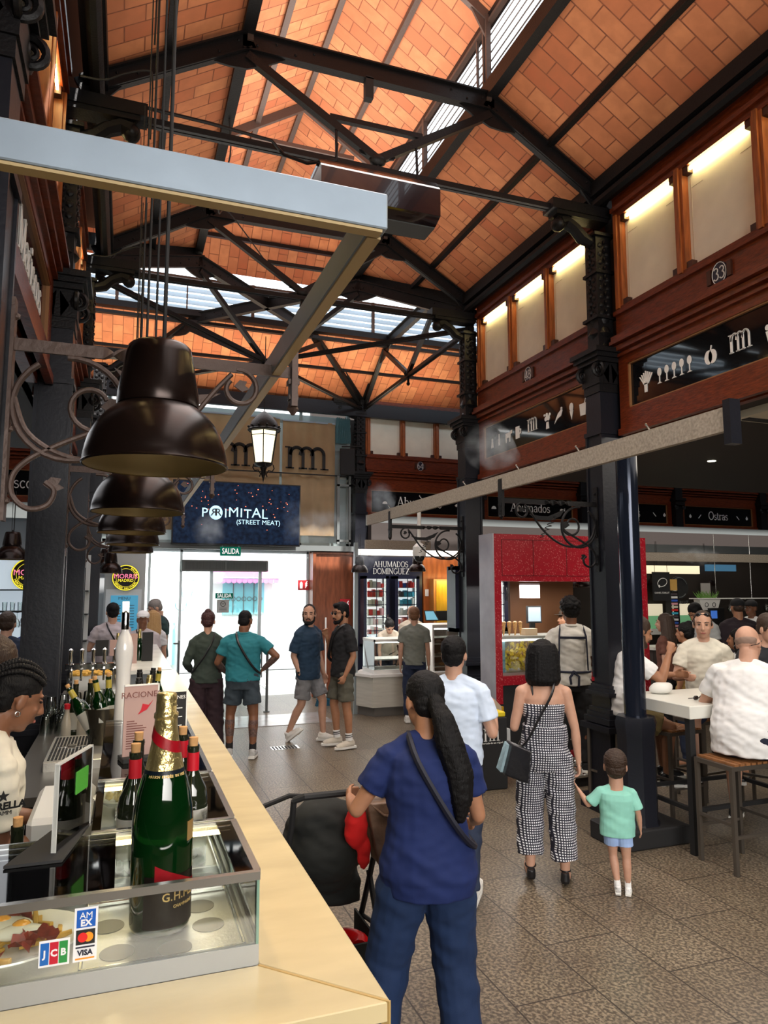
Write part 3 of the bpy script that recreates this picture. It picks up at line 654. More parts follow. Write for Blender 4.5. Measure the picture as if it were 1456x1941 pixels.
# pale metal rails
T = thing('hanging_rail', 'long pale metal rail turning a corner above the marble counter', 'metal rail', (.58, 1.52, 2.79))
m = M(); m.box(.512, .552, 1.52, 8.45, 2.79, 2.877); obj('long_arm', m, alu, T, world=True, bevel=.003)
m = M(); m.box(-1.6, .552, 1.49, 1.53, 2.79, 2.877); obj('short_arm', m, alu, T, world=True, bevel=.003)
m = M(); m.box(-1.6, .54, 1.495, 1.525, 2.782, 2.789); m.box(.515, .548, 1.53, 8.4, 2.782, 2.789); obj('wooden_underside', m, mat('pale_wood_strip', (.45, .33, .16), .5), T, world=True)
T = thing('hanging_rail', 'pale speckled metal rail crossing in front of the right side frontages, mist spraying from it', 'metal rail', (3.12, 3, 2.81))
m = M(); m.box(3.09, 3.13, 2.95, 9.2, 2.82, 2.955); obj('rail', m, mat('speckled_metal', (.34, .29, .235), .6, .2, var=.25, vscale=60), T, world=True)
m = M(); m.box(3.075, 3.15, 2.93, 2.98, 2.74, 2.99); obj('end_bracket', m, ironb, T, world=True)
m = M()
for y in (3.6, 4.35, 5.2, 6.2, 7.3, 8.3): m.rod((3.11, y, 2.955), (3.08, y, 2.99), .006, 6).ball((3.08, y, 2.99), .009, 1)
obj('mist_nozzle', m, steel, T, world=True)
for (x0, x1, y, z0, z1, lab) in ((3.35, 4.4, 10.0, 2.55, 2.68, 'short pale rail with mist in front of the smoked fish stall'), (7.0, 13.5, 9.6, 2.42, 2.56, 'long pale rail in front of the oyster bar'), (7.2, 14, 11.2, 2.62, 2.82, 'grey upper rail of the oyster bar under the Ostras boards')):
    tag(obj('hanging_rail', M().box(x0, x1, y, y + .05, z0, z1), MATS['speckled_metal'] if 'grey' not in lab else MATS['grey_paint']), lab, 'metal rail')
# ---------------------------------------------------------------- pendant lamps
def pendant(label, loc, group, r=.225, top=5.5):
    T = thing('pendant_lamp', label, 'lamp', loc, 0, group); k = r / .225
    prof = [(.225, 0), (.229, .004), (.226, .010), (.224, .03), (.219, .055), (.211, .085), (.199, .113), (.183, .140), (.163, .164), (.141, .184), (.124, .198)]
    m = M(); m.lathe([(a * k, b * k) for a, b in prof], 40, cap=False); obj('shade', m, bronze, T, smooth=60)
    m = M(); m.lathe([(a * k * .985, b * k) for a, b in prof], 40, cap=False); m.lathe([(.06 * k, .17 * k), (.124 * k, .197 * k)], 24, cap=False); obj('shade_lining', m, gold_in, T, smooth=60)
    m = M(); m.lathe([(a * k, b * k) for a, b in ((.128, .198), (.130, .21), (.128, .24), (.118, .30), (.106, .37), (.10, .395), (.09, .405), (.02, .41))], 36); obj('neck', m, bronze, T, smooth=60)
    m = M(); m.ball((0, 0, .13 * k), .04 * k, 2); obj('bulb', m, mat('warm_bulb', (1, .8, .5), emit=2.2), T)
    h = top - loc[2]
    if r > .224:
        sp = bpy.data.lights.new('lamp_light', 'SPOT'); sp.energy = 20; sp.color = (1, .80, .48); sp.spot_size = math.radians(140); sp.spot_blend = .6; sp.shadow_soft_size = .06
        so_ = bpy.data.objects.new('lamp_light', sp); COL.objects.link(so_); so_.parent = T; so_.location = (0, 0, .05)
    m = M(); m.rod((.012, 0, .41 * k), (.012, 0, h), .007 * k).rod((-.015, 0, .41 * k), (-.02, 0, h), .004); m.ball((0, 0, .42 * k), .02 * k, 1); obj('hanging_rod', m, matt, T)
    return T
LG = 'dark bell lamps in a row over the marble counter'
L0 = pendant('largest and nearest dark bell-shaped pendant lamp, above the counter', (.085, 2.40, 2.345), LG)
for y, x, lab in ((3.80, .055, 'second bell pendant lamp, partly behind the nearest one'), (5.2, .04, 'third bell pendant lamp in the row, below the second'), (6.6, .06, 'fourth bell pendant lamp in the row'), (8.0, .06, 'fifth bell pendant lamp, smallest of the overlapping brown ones')):
    dup(L0, (x, y, 2.335), 0, lab)
S0 = pendant('small dark bell lamp hanging over the left bar with the neon sign', (-1.52, 11.4, 2.37), 'small bell lamps of the far stalls', .22, 3.36)
for loc, sc, lab in (((-.28, 12.4, 2.28), .8, 'small dark bell lamp below the counter lamps, beside the round sign'), ((-.20, 11.9, 2.20), .8, 'lowest small bell lamp in front of the round sign'),
     ((3.55, 10.9, 2.22), .62, 'small bell lamp left of the smoked fish stall, in the mist'), ((4.55, 10.9, 2.24), .64, 'small bell lamp hiding the middle of the smoked fish stall name'), ((5.5, 10.9, 2.24), .64, 'small bell lamp right of the dome camera'),
     ((7.0, 9.9, 1.98), .85, 'small bell lamp with mist around it at the oyster bar'), ((9.0, 10.4, 2.02), .8, 'small bell lamp in the middle of the oyster bar'), ((10.3, 10.6, 2.02), .8, 'small bell lamp at the right edge over the oyster bar')):
    dup(S0, loc, 0, lab, scale=sc)
# ---------------------------------------------------------------- back wall, entrance, street outside
gp = MATS['grey_paint']
m = M(); m.box(-.6, 4.1, 12.9, 13.1, 2.66, 2.76); trim(m, gp)
m = M()
for x0, x1 in ((-12, -.3),): m.box(x0, x1, 13.3, 13.4, 0, 6)
struct('wall_far_left', m, mat('grey_stall_wall', (.30, .31, .32), .6))
struct('wall_far_right', M().box(3.32, 20, 13.3, 13.4, 0, 6), mat('dark_stall_wall', (.045, .035, .032), .6))
# upper gable glazing with cloth banners
m = M()
for x in (-.35, .8, 1.95, 3.1, 4.05): m.box(x - .03, x + .03, 13.2, 13.26, 2.76, 5.4)
for z in (2.80, 4.10, 5.15): m.box(-.4, 4.1, 13.2, 13.26, z - .025, z + .025)
f = struct('window_4', m, mat('grey_green_frame', (.35, .42, .42), .5))
m = M(); m.box(-.4, 4.1, 13.225, 13.235, 2.8, 5.3); g = mat('frosted_gable_glass', (.45, .55, .58), .25, trans=.25); obj('glass_pane', m, g, f)
def cloth(x0, x1, z0, z1, y, amp=.02, n=40, fr=9):
    m = M(); A = []
    for i in range(n + 1):
        x = x0 + (x1 - x0) * i / n; yy = y + amp * math.sin(i * fr / n * 2 * PI / 3) + amp * .5 * noise.noise((x * 3, z0, 0))
        A.append([m.b.verts.new((x, yy + amp * .6 * math.sin(k * .8 + i * .2), z0 + (z1 - z0) * k / 6)) for k in range(7)])
    for a, b in zip(A, A[1:]):
        for k in range(6): m.b.faces.new((a[k], a[k + 1], b[k + 1], b[k]))
    r = bmesh.ops.solidify(m.b, geom=m.b.faces[:], thickness=.004); return m
linen = mat('linen_cloth', (.66, .50, .32), .9, bump=.15, bscale=300, var=.12, vscale=3)
nt = linen.node_tree; tr = nt.nodes.new('ShaderNodeBsdfTranslucent'); tr.inputs[0].default_value = (.55, .38, .20, 1); mxs = nt.nodes.new('ShaderNodeMixShader'); mxs.inputs[0].default_value = .3
nt.links.new(nt.nodes['Principled BSDF'].outputs[0], mxs.inputs[1]); nt.links.new(tr.outputs[0], mxs.inputs[2]); nt.links.new(mxs.outputs[0], nt.nodes['Material Output'].inputs[0])
for x0, x1, z0, z1, y, lab, lg in ((2.70, 3.72, 2.95, 5.12, 12.99, 'linen banner with a fully visible double-m emblem, left of the speaker', 3.20), (1.12, 2.66, 3.0, 5.16, 13.04, 'linen banner behind the wall lantern with the emblem half hidden', 1.95), (-.30, 1.05, 3.0, 5.2, 13.08, 'plain stretch of linen hung behind the big lamps', None)):
    T = thing('linen_banner', lab, 'banner', (x0, y, z0), 0, 'linen banners above the entrance')
    obj('cloth', cloth(x0, x1, z0, z1, y), linen, T, world=True)
    if lg:
        mm = M(); serif(mm, '~', .42, (lg, y - .045, 4.20), (1.42, 0, 0), (0, 0, 1), .006); obj('emblem', mm, matt, T, world=True)
        mm = M(); mm.box(x0, x1, y - .02, y + .02, z1 - .02, z1 + .01); obj('top_rod', mm, alu, T, world=True)
tag(obj('plastic_sheet', cloth(3.74, 4.02, 4.75, 5.25, 13.0, .05, 20, 20), mat('blue_plastic', (.35, .62, .68), .15, trans=.4)), 'crumpled bluish plastic sheet hanging behind the black speaker', 'sheet')
T = thing('gable_rail', 'thin dark horizontal rail across the linen banners', 'rail', (1.9, 12.93, 4.10))
m = M(); m.box(-.4, 4.08, 12.92, 12.94, 4.09, 4.11); obj('rail', m, iron, T, world=True)
m = M(); m.box(3.75, 3.80, 12.9, 12.95, 2.8, 4.1).box(3.98, 4.02, 12.9, 12.95, 2.8, 4.1).box(3.75, 4.02, 12.9, 12.95, 2.84, 2.88).box(3.75, 4.02, 12.9, 12.95, 3.9, 3.94); obj('post_frame', m, gp, T, world=True)
T = thing('loudspeaker', 'black loudspeaker tilted on the wall left of the back corner column', 'speaker', (3.92, 12.8, 4.35), math.radians(-20))
m = M(); m.box(-.14, .14, -.12, .12, -.24, .26); m.xf(Matrix.Rotation(math.radians(10), 4, 'X')); obj('cabinet', m, matt, T, bevel=.01)
m = M(); m.box(-.12, .12, -.135, -.118, -.22, .24); m.xf(Matrix.Rotation(math.radians(10), 4, 'X')); obj('grille', m, mat('grille', (.02, .02, .022), .9, bump=.5, bscale=400), T)
m = M(); m.rod((0, .08, .2), (.15, .14, .34), .012).box(-.12, .28, .10, .14, .32, .34); obj('wall_arm', m, iron, T)
# video board
sm = bpy.data.materials.new('night_screen'); sm.use_nodes = True; MATS['night_screen'] = sm; nt = sm.node_tree; b = nt.nodes['Principled BSDF']
tc = nt.nodes.new('ShaderNodeTexCoord'); n1 = nt.nodes.new('ShaderNodeTexNoise'); n1.inputs['Scale'].default_value = 14; n1.inputs['Detail'].default_value = 8
r1 = nt.nodes.new('ShaderNodeValToRGB'); r1.color_ramp.elements[0].position = .35; r1.color_ramp.elements[0].color = (.001, .003, .010, 1); r1.color_ramp.elements[1].position = .7; r1.color_ramp.elements[1].color = (.008, .022, .055, 1)
nt.links.new(tc.outputs['Object'], n1.inputs[0]); nt.links.new(n1.outputs['Fac'], r1.inputs[0]); nt.links.new(r1.outputs[0], b.inputs['Emission Color']); b.inputs['Emission Strength'].default_value = 1.0
b.inputs['Base Color'].default_value = (.004, .006, .012, 1); b.inputs['Roughness'].default_value = .5; b.inputs['Specular IOR Level'].default_value = .1
T = thing('video_board', 'wide dark blue video board lettered PRIMITAL street meat over the exit', 'screen', (1.85, 12.72, 2.74))
m = M(); m.box(.74, 2.98, 12.66, 12.76, 2.72, 3.84); obj('casing', m, matt, T, world=True)
m = M(); m.box(.76, 2.96, 12.652, 12.659, 2.745, 3.82); scr = obj('display', m, sm, T, world=True)
glow = mat('screen_white', (.5, .75, .85), emit=.9, ecol=(.55, .85, 1))
rnd = random.Random(4)
xx = 1.22
Lh = .17
for i, ch in enumerate('P IMITAL'):
    wd_ = {'I': .07, 'M': .19, 'T': .14, 'P': .12, 'A': .16, 'L': .12}.get(ch, .14)
    if ch != ' ':
        xx += wd_ / 2; m = sans(ch, Lh * (.95 + .12 * rnd.random()), (xx, 12.647, 3.285 + .015 * rnd.uniform(-1, 1)), (1, 0, .05 * rnd.uniform(-1, 1)), (0, 0, 1), .004, .0006); obj('letter', m, glow, scr, world=True); xx += wd_ / 2 + .006
    else: 
        m = M(); m.slab([(xx + .125 + .115 * math.cos(a), 12.650, 3.285 + .125 * math.sin(a)) for a in [k * PI / 12 for k in range(24)]], (0, -.004, 0)); obj('round_emblem', m, glow, scr, world=True)
        dk = mat('screen_dark', (.01, .02, .05), .3); m = sans('R', .13, (xx + .165, 12.642, 3.285), (1, 0, 0), (0, 0, 1), .003, .003); obj('letter', m, dk, scr, world=True)
        m = sans('R', .13, (xx + .09, 12.642, 3.285), (1, 0, 0), (0, 0, 1), .003, .003); m.xf(Matrix.Translation((xx + .09, 12.642, 3.285)) @ Matrix.Diagonal((-1, 1, 1, 1)) @ Matrix.Translation((-(xx + .09), -12.642, -3.285))); obj('letter', m, dk, scr, world=True)
        xx += .26
obj('lettering', sans('(STREET MEAT)', .085, (2.22, 12.647, 3.13), (1, 0, 0), (0, 0, 1), .003, .001), glow, scr, world=True)
emb = mat('ember', (1, .2, .08), emit=2.2, ecol=(1, .18, .08)); m = M()
for i in range(46):
    q = rnd.random(); x = .9 + 1.9 * rnd.random(); z = 3.78 - .45 * rnd.random() ** 1.6 if i < 34 else 2.95 + .8 * rnd.random()
    m.ball((x, 12.650, z), (.004 + .010 * rnd.random(), .002, .004 + .006 * rnd.random()), 1)
o = obj('ember_spots', m, emb, scr, world=True); o['kind'] = 'stuff'
# entrance: glass walls, doors, signs
T = thing('door_frame_glazing', 'glazed entrance screen with pale metal posts under the video board', 'glazing', (1.7, 13.3, 0))
pf = mat('pale_metal_frame', (.55, .62, .66), .4, .3)
for x in (-.28, .42, .96, 3.28): m = M(); m.box(x - .022, x + .022, 13.27, 13.33, 0, 2.66); obj('post', m, pf, T, world=True)
m = M(); m.box(-.3, 3.3, 13.27, 13.33, 2.62, 2.68); obj('head_rail', m, pf, T, world=True)
for x0, x1 in ((-.26, .40), (.44, .94)): m = M(); m.box(x0, x1, 13.295, 13.303, .05, 2.6); obj('glass_pane', m, glass, T, world=True)
for x, s in ((.96, -1), (2.42, -1)): m = M(); m.rod((x, 13.2, 1.05), (x, 13.2, .35), .015).rod((x, 13.2, 1.0), (x + .1 * s, 13.2, 1.0), .014).rod((x, 13.2, .4), (x + .1 * s, 13.2, .4), .014); obj('push_handle', m, gp, T, world=True)
T = thing('sliding_door', 'open glass sliding door leaf with green exit sticker', 'door', (1.9, 13.5, 0))
for x in (1.52, 2.42): m = M(); m.box(x - .03, x + .03, 13.48, 13.54, 0, 2.3); obj('stile', m, pf, T, world=True)
m = M(); m.box(1.55, 2.39, 13.505, 13.513, .05, 2.3); obj('glass_pane', m, glass, T, world=True)
T = thing('air_curtain', 'long grey air curtain vent above the exit', 'air vent', (1.73, 13.1, 2.28))
m = M(); m.box(.95, 2.48, 13.02, 13.28, 2.27, 2.47); obj('casing', m, gp, T, world=True, bevel=.01)
m = M()
for i in range(2):
    for j in range(34): x = 1.0 + i * .74 + j * .0208; m.box(x, x + .012, 13.008, 13.022, 2.30, 2.44)
o = obj('vent_slats', m, mat('vent_grey', (.10, .11, .11), .6), T, world=True)
exitg = mat('exit_green', (.0, .13, .08), .5, emit=.10, ecol=(0, .45, .28), spec=.1); wl = mat('sign_white', (.9, .9, .9), .5, emit=.5)
def textsign(label, x, y, z, w_, h_, txt, th, ma, cat='sign', d=.012, wm=wl, hang=0):
    T = thing('exit_sign' if 'exit' in label else 'sign', label, cat, (x, y, z))
    m = M(); m.box(x - w_ / 2, x + w_ / 2, y - d, y, z - h_ / 2, z + h_ / 2); p = obj('plate', m, ma, T, world=True)
    if txt: obj('lettering', sans(txt, th, (x, y - d - .002, z), (1, 0, 0), (0, 0, 1), .003, .002, fit=w_ * .82), wm, T, world=True)
    if hang:
        for s in (-1, 1): mm = M(); mm.rod((x + s * w_ * .4, y - d / 2, z + h_ / 2), (x + s * w_ * .4, y - d / 2, z + h_ / 2 + hang), .004); obj('hanger', mm, alu, T, world=True)
    return T
textsign('green exit sign reading SALIDA hanging under the video board', 1.74, 12.66, 2.61, .36, .16, 'SALIDA', .10, exitg, hang=.02)
textsign('smaller green exit sign reading SALIDA on the glass door leaf', 1.76, 13.50, 1.83, .32, .10, 'SALIDA', .075, exitg)
T = textsign('grey notice with a round mark under the smaller exit sign', 1.74, 13.50, 1.64, .22, .24, '', .1, mat('notice_grey', (.55, .56, .56), .6), 'notice')
m = M(); m.tube(arc(1.74, 1.68, .045, 0, 360, 20, 'xz', 13.484), .005, 5).box(1.715, 1.765, 13.484, 13.488, 1.675, 1.685); obj('round_mark', m, matt, T, world=True)
m = M()
for z in (1.60, 1.575, 1.55): m.box(1.67, 1.81, 13.484, 13.488, z, z + .008)
obj('text_lines', m, MATS['vent_grey'], T, world=True)
red = mat('fire_red', (.55, .02, .03), .45)
def firesign(label, x, y, z, w_, h_):
    T = thing('fire_sign', label, 'sign', (x, y, z)); m = M(); m.box(x - w_ / 2, x + w_ / 2, y - .01, y, z - h_ / 2, z + h_ / 2); obj('plate', m, red, T, world=True)
    m = M(); q = x - w_ * .22; m.slab([(q - w_ * .12, y - .012, z - h_ * .35), (q + w_ * .12, y - .012, z - h_ * .35), (q + w_ * .12, y - .012, z + h_ * .15), (q + w_ * .05, y - .012, z + h_ * .32), (q - w_ * .05, y - .012, z + h_ * .32), (q - w_ * .12, y - .012, z + h_ * .15)], (0, -.003, 0))
    obj('extinguisher_picture', m, wl, T, world=True)
    m = M(); q = x + w_ * .22
    for k_ in range(3): m.tube([(q - w_ * .08, y - .013, z - h_ * .3 + k_ * h_ * .18), (q, y - .013, z - h_ * .12 + k_ * h_ * .18), (q + w_ * .1, y - .013, z + h_ * .02 + k_ * h_ * .18)], .008, 5)
    obj('flame_picture', m, wl, T, world=True); return T
firesign('red fire extinguisher sign at the right side of the exit opening', 3.20, 13.25, 2.03, .22, .19)
firesign('red fire extinguisher sign behind the man in the black t-shirt', 3.93, 12.95, 1.62, .20, .30)
# wooden panels right of the exit
m = M(); m.box(3.36, 4.14, 12.98, 13.25, .05, 2.64); m.box(3.30, 3.36, 12.94, 13.25, 0, 2.64)
for z in (.05, 2.60): m.box(3.36, 4.14, 12.95, 12.98, z, z + .04)
tag(obj('wood_panel', m, mat('panel_wood', (.22, .065, .028), .35, var=.35, vscale=7, stretch=(3, 3, .5))), 'tall polished reddish wood panel right of the exit, behind the broom', 'wall panel')
T = thing('broom', 'broom with white handle and blue bristles leaning between the two men at the exit', 'broom', (3.27, 11.9, 0))
m = M(); m.rod((3.28, 11.9, .12), (3.38, 12.3, 1.25), .012); m.rod((3.38, 12.3, 1.25), (3.395, 12.36, 1.45), .014); obj('handle', m, white, T, world=True)
m = M(); m.box(3.12, 3.46, 11.84, 11.93, .10, .15); obj('head', m, mat('broom_blue', (.01, .10, .17), .6), T, world=True)
m = M()
for i in range(36):
    for j in range(4): x = 3.13 + i * .0092; y = 11.85 + j * .022; m.rod((x, y, .10), (x + (i - 18) * .0014, y + (j - 1.5) * .006, 0), .004, 4)
o = obj('bristles', m, MATS['broom_blue'], T, world=True); o['kind'] = 'stuff'
# entrance mat and floor drain
tag(obj('door_mat', M().box(1.5, 3.0, 10.4, 11.3, 0, .006), mat('wet_mat', (.30, .29, .28), .2, var=.2)), 'shiny grey mat patch in front of the exit', 'mat')
T = thing('floor_drain', 'small slotted drain grate in the floor behind the man in turquoise', 'drain', (1.95, 8.95, 0)); m = M(); m.box(1.78, 2.12, 8.85, 9.05, 0, .004); obj('frame', m, steel, T, world=True)
m = M()
for i in range(8): x = 1.80 + i * .039; m.box(x, x + .018, 8.87, 9.03, .004, .006)
obj('slots', m, matt, T, world=True)
# steel handrails at the exit ramp
for q, (x, y) in enumerate(((2.22, 11.6), (2.02, 12.0))):
    T = thing('handrail', ('steel handrail with two posts right of the man in turquoise', 'second steel handrail, farther back beside the first')[q], 'handrail', (x, y, 0), 0, 'handrails at the exit')
    for yy in (y, y + 1.1): m = M(); m.rod((x, yy, 0), (x, yy, .95), .022).lathe([(.05, 0), (.05, .012)], 12, (x, yy, 0)); obj('post', m, MATS['vent_grey'], T, world=True)
    m = M(); m.tube([(x, y - .05, .95), (x, y + 1.2, .95)], .022); m.tube([(x, y, .62), (x, y + 1.1, .62)], .012); m.tube([(x, y, .35), (x, y + 1.1, .35)], .012); obj('rail', m, steel, T, world=True)
# the street outside
wht = mat('sunlit_render', (.86, .86, .84), .8)
T = thing('street_building', 'bright white house front across the street, seen through the exit', 'building', (1.5, 17.6, 0))
m = M(); m.box(-6, 9, 17.6, 18.0, 0, 9); obj('wall', m, wht, T, world=True)
cy = mat('pale_cyan_glass', (.25, .60, .68), .2)
for (x0, x1, z0, z1) in ((2.25, 3.25, 1.35, 2.16), (.30, 1.18, .2, 2.25)):
    m = M(); m.box(x0, x1, 17.55, 17.6, z0, z1); f = obj('window', m, cy if x0 > 2 else mat('pale_cyan_frame', (.45, .72, .78), .4), T, world=True)
    if x0 < 2: m = M(); m.box(x0 + .14, x1 - .06, 17.54, 17.56, z0, z1 - .08); obj('window_pane', m, wht, f, world=True)
    else:
        m = M()
        for k_ in range(1, 4): m.box(x0 + k_ * .25 - .01, x0 + k_ * .25 + .01, 17.53, 17.55, z0, z1)
        for k_ in range(7): m.tube(arc(x0 + .12 + k_ * .13, 1.72, .05, 0, 360, 12, 'xz', 17.53), .008, 5)
        obj('window_bars', m, gp, f, world=True)
for k_ in range(6): m = M(); m.box(.32, .42, 17.53, 17.56, .8 + k_ * .22, .92 + k_ * .22); obj('dark_tile', m, gp, T, world=True)
T = thing('shop_awning', 'pink awning over a window across the street', 'awning', (2.7, 17.1, 2.15))
m = M(); m.slab([(2.0, 17.0, 2.20), (3.5, 17.0, 2.20), (3.5, 17.6, 2.42), (2.0, 17.6, 2.42)], (0, 0, .012)); m2 = mat('pink_fabric', (.75, .16, .42), .8)
for k_ in range(12): x = 2.0 + k_ * .125; m.slab([(x, 17.0, 2.20), (x + .125, 17.0, 2.20), (x + .115, 17.0, 2.11), (x + .0625, 17.0, 2.09), (x + .01, 17.0, 2.11)], (0, .006, 0))
obj('canopy', m, m2, T, world=True); m = M(); m.rod((2.0, 17.0, 2.21), (3.5, 17.0, 2.21), .015).rod((2.0, 17, 2.2), (2, 17.6, 2.1), .012).rod((3.5, 17, 2.2), (3.5, 17.6, 2.1), .012); obj('awning_frame', m, alu, T, world=True)
T = thing('street_lantern', 'glass wall lantern outside, seen left of the exit through the glass', 'lantern', (1.34, 16.6, 1.7))
m = M(); c = (1.34, 16.6)
for a in range(4):
    q0 = V((c[0] + .22 * math.cos(a * PI / 2 + PI / 4), c[1] + .22 * math.sin(a * PI / 2 + PI / 4), 2.16)); q1 = V((c[0] + .13 * math.cos(a * PI / 2 + PI / 4), c[1] + .13 * math.sin(a * PI / 2 + PI / 4), 1.78)); m.rod(q0, q1, .010)
    b0 = V((c[0] + .22 * math.cos((a + 1) * PI / 2 + PI / 4), c[1] + .22 * math.sin((a + 1) * PI / 2 + PI / 4), 2.16)); m.rod(q0, b0, .010); m.rod(q0, (c[0], c[1], 2.38), .010)
m.rod((c[0], c[1], 1.78), (c[0], c[1], 1.60), .012); m.tube(arc(1.22, 1.6, .12, 0, -200, 14, 'xz', 16.6), .012); m.rod((1.34, 16.6, 1.62), (1.34, 17.6, 1.5), .02)
obj('lantern_frame', m, mat('grey_cyan_metal', (.30, .42, .45), .5), T, world=True)
tag(obj('notice_board', M().box(1.32, 1.72, 15.0, 15.02, .72, .92), mat('pink_board', (.8, .05, .25), .6)), 'bright pink board outside behind the woman in olive', 'board')
tag(obj('low_cabinet', M().box(-.1, .5, 13.6, 14.0, 0, .75), mat('blue_grey_cabinet', (.16, .25, .30), .5)), 'blue-grey cabinet behind the glass at the left of the exit', 'cabinet')
m = M(); m.box(-.6, 4.4, 13.4, 16.2, 2.72, 2.76)
for i in range(12): m.box(-.5 + i * .4, -.47 + i * .4, 13.4, 16.2, 2.69, 2.72)
struct('ceiling_porch', m, mat('porch_white', (.75, .78, .78), .6))
area('street_daylight', (1.6, 15.8, 2.6), (25, 0, 0), 4.0, 2.0, 150, (.86, .95, 1))
# wall lantern hanging above the hall
T = thing('hall_lantern', 'lit classic iron lantern with cream glass hanging before the banners', 'lantern', (1.72, 9.5, 3.5))
c = (1.72, 9.5)
def hexr(r, z, n=6): return [(c[0] + r * math.cos(2 * PI * k / n + .3), c[1] + r * math.sin(2 * PI * k / n + .3), z) for k in range(n)]
m = M(); m.lathe([(.02, 4.36), (.05, 4.34), (.10, 4.30), (.17, 4.22), (.205, 4.14), (.21, 4.10), (.20, 4.09)], 24, (c[0], c[1], 0)); m.lathe([(.21, 4.085), (.225, 4.10), (.21, 4.115)], 24, (c[0], c[1], 0), cap=False)
for k_ in range(12): a = k_ * PI / 6; m.ball((c[0] + .215 * math.cos(a), c[1] + .215 * math.sin(a), 4.14), .016, 1)
obj('cap', m, iron, T, world=True)
m = M(); A, B = hexr(.195, 4.08), hexr(.125, 3.64)
for a, b in zip(A, B): m.rod(a, b, .007)
for k_ in range(6): m.rod(A[k_], A[(k_ + 1) % 6], .007); m.rod(B[k_], B[(k_ + 1) % 6], .008); m.rod([(p * .86 + q * .14) for p, q in zip(A[k_], B[k_])], [(p * .86 + q * .14) for p, q in zip(A[(k_ + 1) % 6], B[(k_ + 1) % 6])], .005)
obj('cage', m, iron, T, world=True)
m = M(); m.lathe([(.118, 3.645), (.186, 4.08)], 6, (c[0], c[1], 0)); m.xf(Matrix.Translation((c[0], c[1], 0)) @ Matrix.Rotation(.3, 4, 'Z') @ Matrix.Translation((-c[0], -c[1], 0))); obj('cream_glass', m, mat('lantern_glow', (1, .9, .62), emit=1.5, ecol=(1, .88, .58)), T, world=True, smooth=0)
m = M(); m.lathe([(.13, 3.64), (.10, 3.61), (.05, 3.59), (.03, 3.54), (.035, 3.50), (.012, 3.44), (.002, 3.38)], 12, (c[0], c[1], 0))
for k_ in range(4):
    a = k_ * PI / 2; P = [(c[0] + r * math.cos(a), c[1] + r * math.sin(a), z) for r, z in ((.13, 3.63), (.145, 3.58), (.12, 3.54), (.07, 3.55), (.04, 3.50), (.05, 3.46))]; m.tube(P, .008, 5)
obj('finial', m, iron, T, world=True)
m = M(); m.rod((c[0], c[1], 4.36), (c[0], c[1], 5.42), .006); obj('hanging_chain', m, iron, T, world=True)
# heater box under the nearest truss
T = thing('heater_box', 'glossy dark brown heater box hanging under the roof truss, right of the pale rail', 'heater', (1.95, 5.5, 5.2))
m = M(); m.slab([(1.36, 5.2, 5.08), (1.36, 5.2, 5.32), (1.36, 5.28, 5.42), (1.36, 5.56, 5.42), (1.36, 5.56, 5.04), (1.36, 5.30, 5.04)], (1.04, 0, 0)); obj('casing', m, mat('maroon_gloss', (.014, .005, .006), .14, .2, coat=.6), T, world=True)
m = M(); m.box(1.42, 2.40, 5.32, 5.54, 5.032, 5.04); obj('grille', m, MATS['vent_grey'], T, world=True)
for x in (1.56, 2.3): m = M(); m.rod((x, 5.45, 5.42), (x, 5.49, 5.9), .012); obj('hanging_strap', m, iron, T, world=True)
m = M(); m.tube([(XL + .2, 5.4, 5.62), (.5, 5.4, 5.60), (1.0, 5.42, 5.58), (1.1, 5.42, 5.48), (1.3, 5.44, 5.46), (1.55, 5.45, 5.55), (1.56, 5.45, 5.7)], .014, 8); tag(obj('gas_pipe', m, iron), 'thin black pipe with brass fitting leading along the tie bar to the heater', 'pipe')
T = thing('dome_camera', 'white dome security camera on a hanging stem beside the scroll bracket', 'camera', (3.55, 8.6, 2.45))
c = (3.62, 8.6); m = M(); m.rod((c[0], c[1], 2.55), (c[0], c[1], 2.96), .025); obj('stem', m, white, T, world=True)
m = M(); m.lathe([(.02, 2.56), (.05, 2.54), (.085, 2.50), (.09, 2.42), (.085, 2.38)], 24, (c[0], c[1], 0)); obj('housing', m, white, T, world=True)
m = M(); m.ball((c[0], c[1], 2.37), (.07, .07, .07), 3); obj('dome', m, mat('dark_dome', (.02, .02, .02), .05), T, world=True)
# ---------------------------------------------------------------- people
def remesh(name, m, vox, ma, parent, smooth_it=3, wr=0.0, wsc=7, world=False):
    bmesh.ops.recalc_face_normals(m.b, faces=m.b.faces)
    me = bpy.data.meshes.new('t'); m.b.to_mesh(me); m.b.free(); o = bpy.data.objects.new('t', me); COL.objects.link(o)
    r = o.modifiers.new('r', 'REMESH'); r.mode = 'VOXEL'; r.voxel_size = vox; r.use_smooth_shade = True
    if smooth_it: s = o.modifiers.new('s', 'SMOOTH'); s.factor = .5; s.iterations = smooth_it
    dg = bpy.context.evaluated_depsgraph_get(); nm = bpy.data.meshes.new_from_object(o.evaluated_get(dg))
    bpy.data.objects.remove(o); bpy.data.meshes.remove(me)
    if wr:
        for v, nn in zip(nm.vertices, [n.vector.copy() for n in nm.vertex_normals]):
            c = v.co; q = noise.noise((c.x * wsc * .6 + 5, c.y * wsc * .6, c.z * wsc * 2.0 + c.x * 9)) + .5 * noise.noise((c.x * wsc * 2.3, c.y * wsc * 2.3, c.z * wsc * 3.6)); v.co = c + nn * q * wr
    nm.materials.clear(); nm.materials.append(ma); nm.name = name
    nm.polygons.foreach_set('use_smooth', [True] * len(nm.polygons))
    x = bpy.data.objects.new(name, nm); COL.objects.link(x); x.parent = parent; WM[x.name] = WM[parent.name]
    return x
def fab(name, col, rough=.85): return mat('fabric_' + name, col, rough, bump=.12, bscale=500, var=.08, vscale=10)
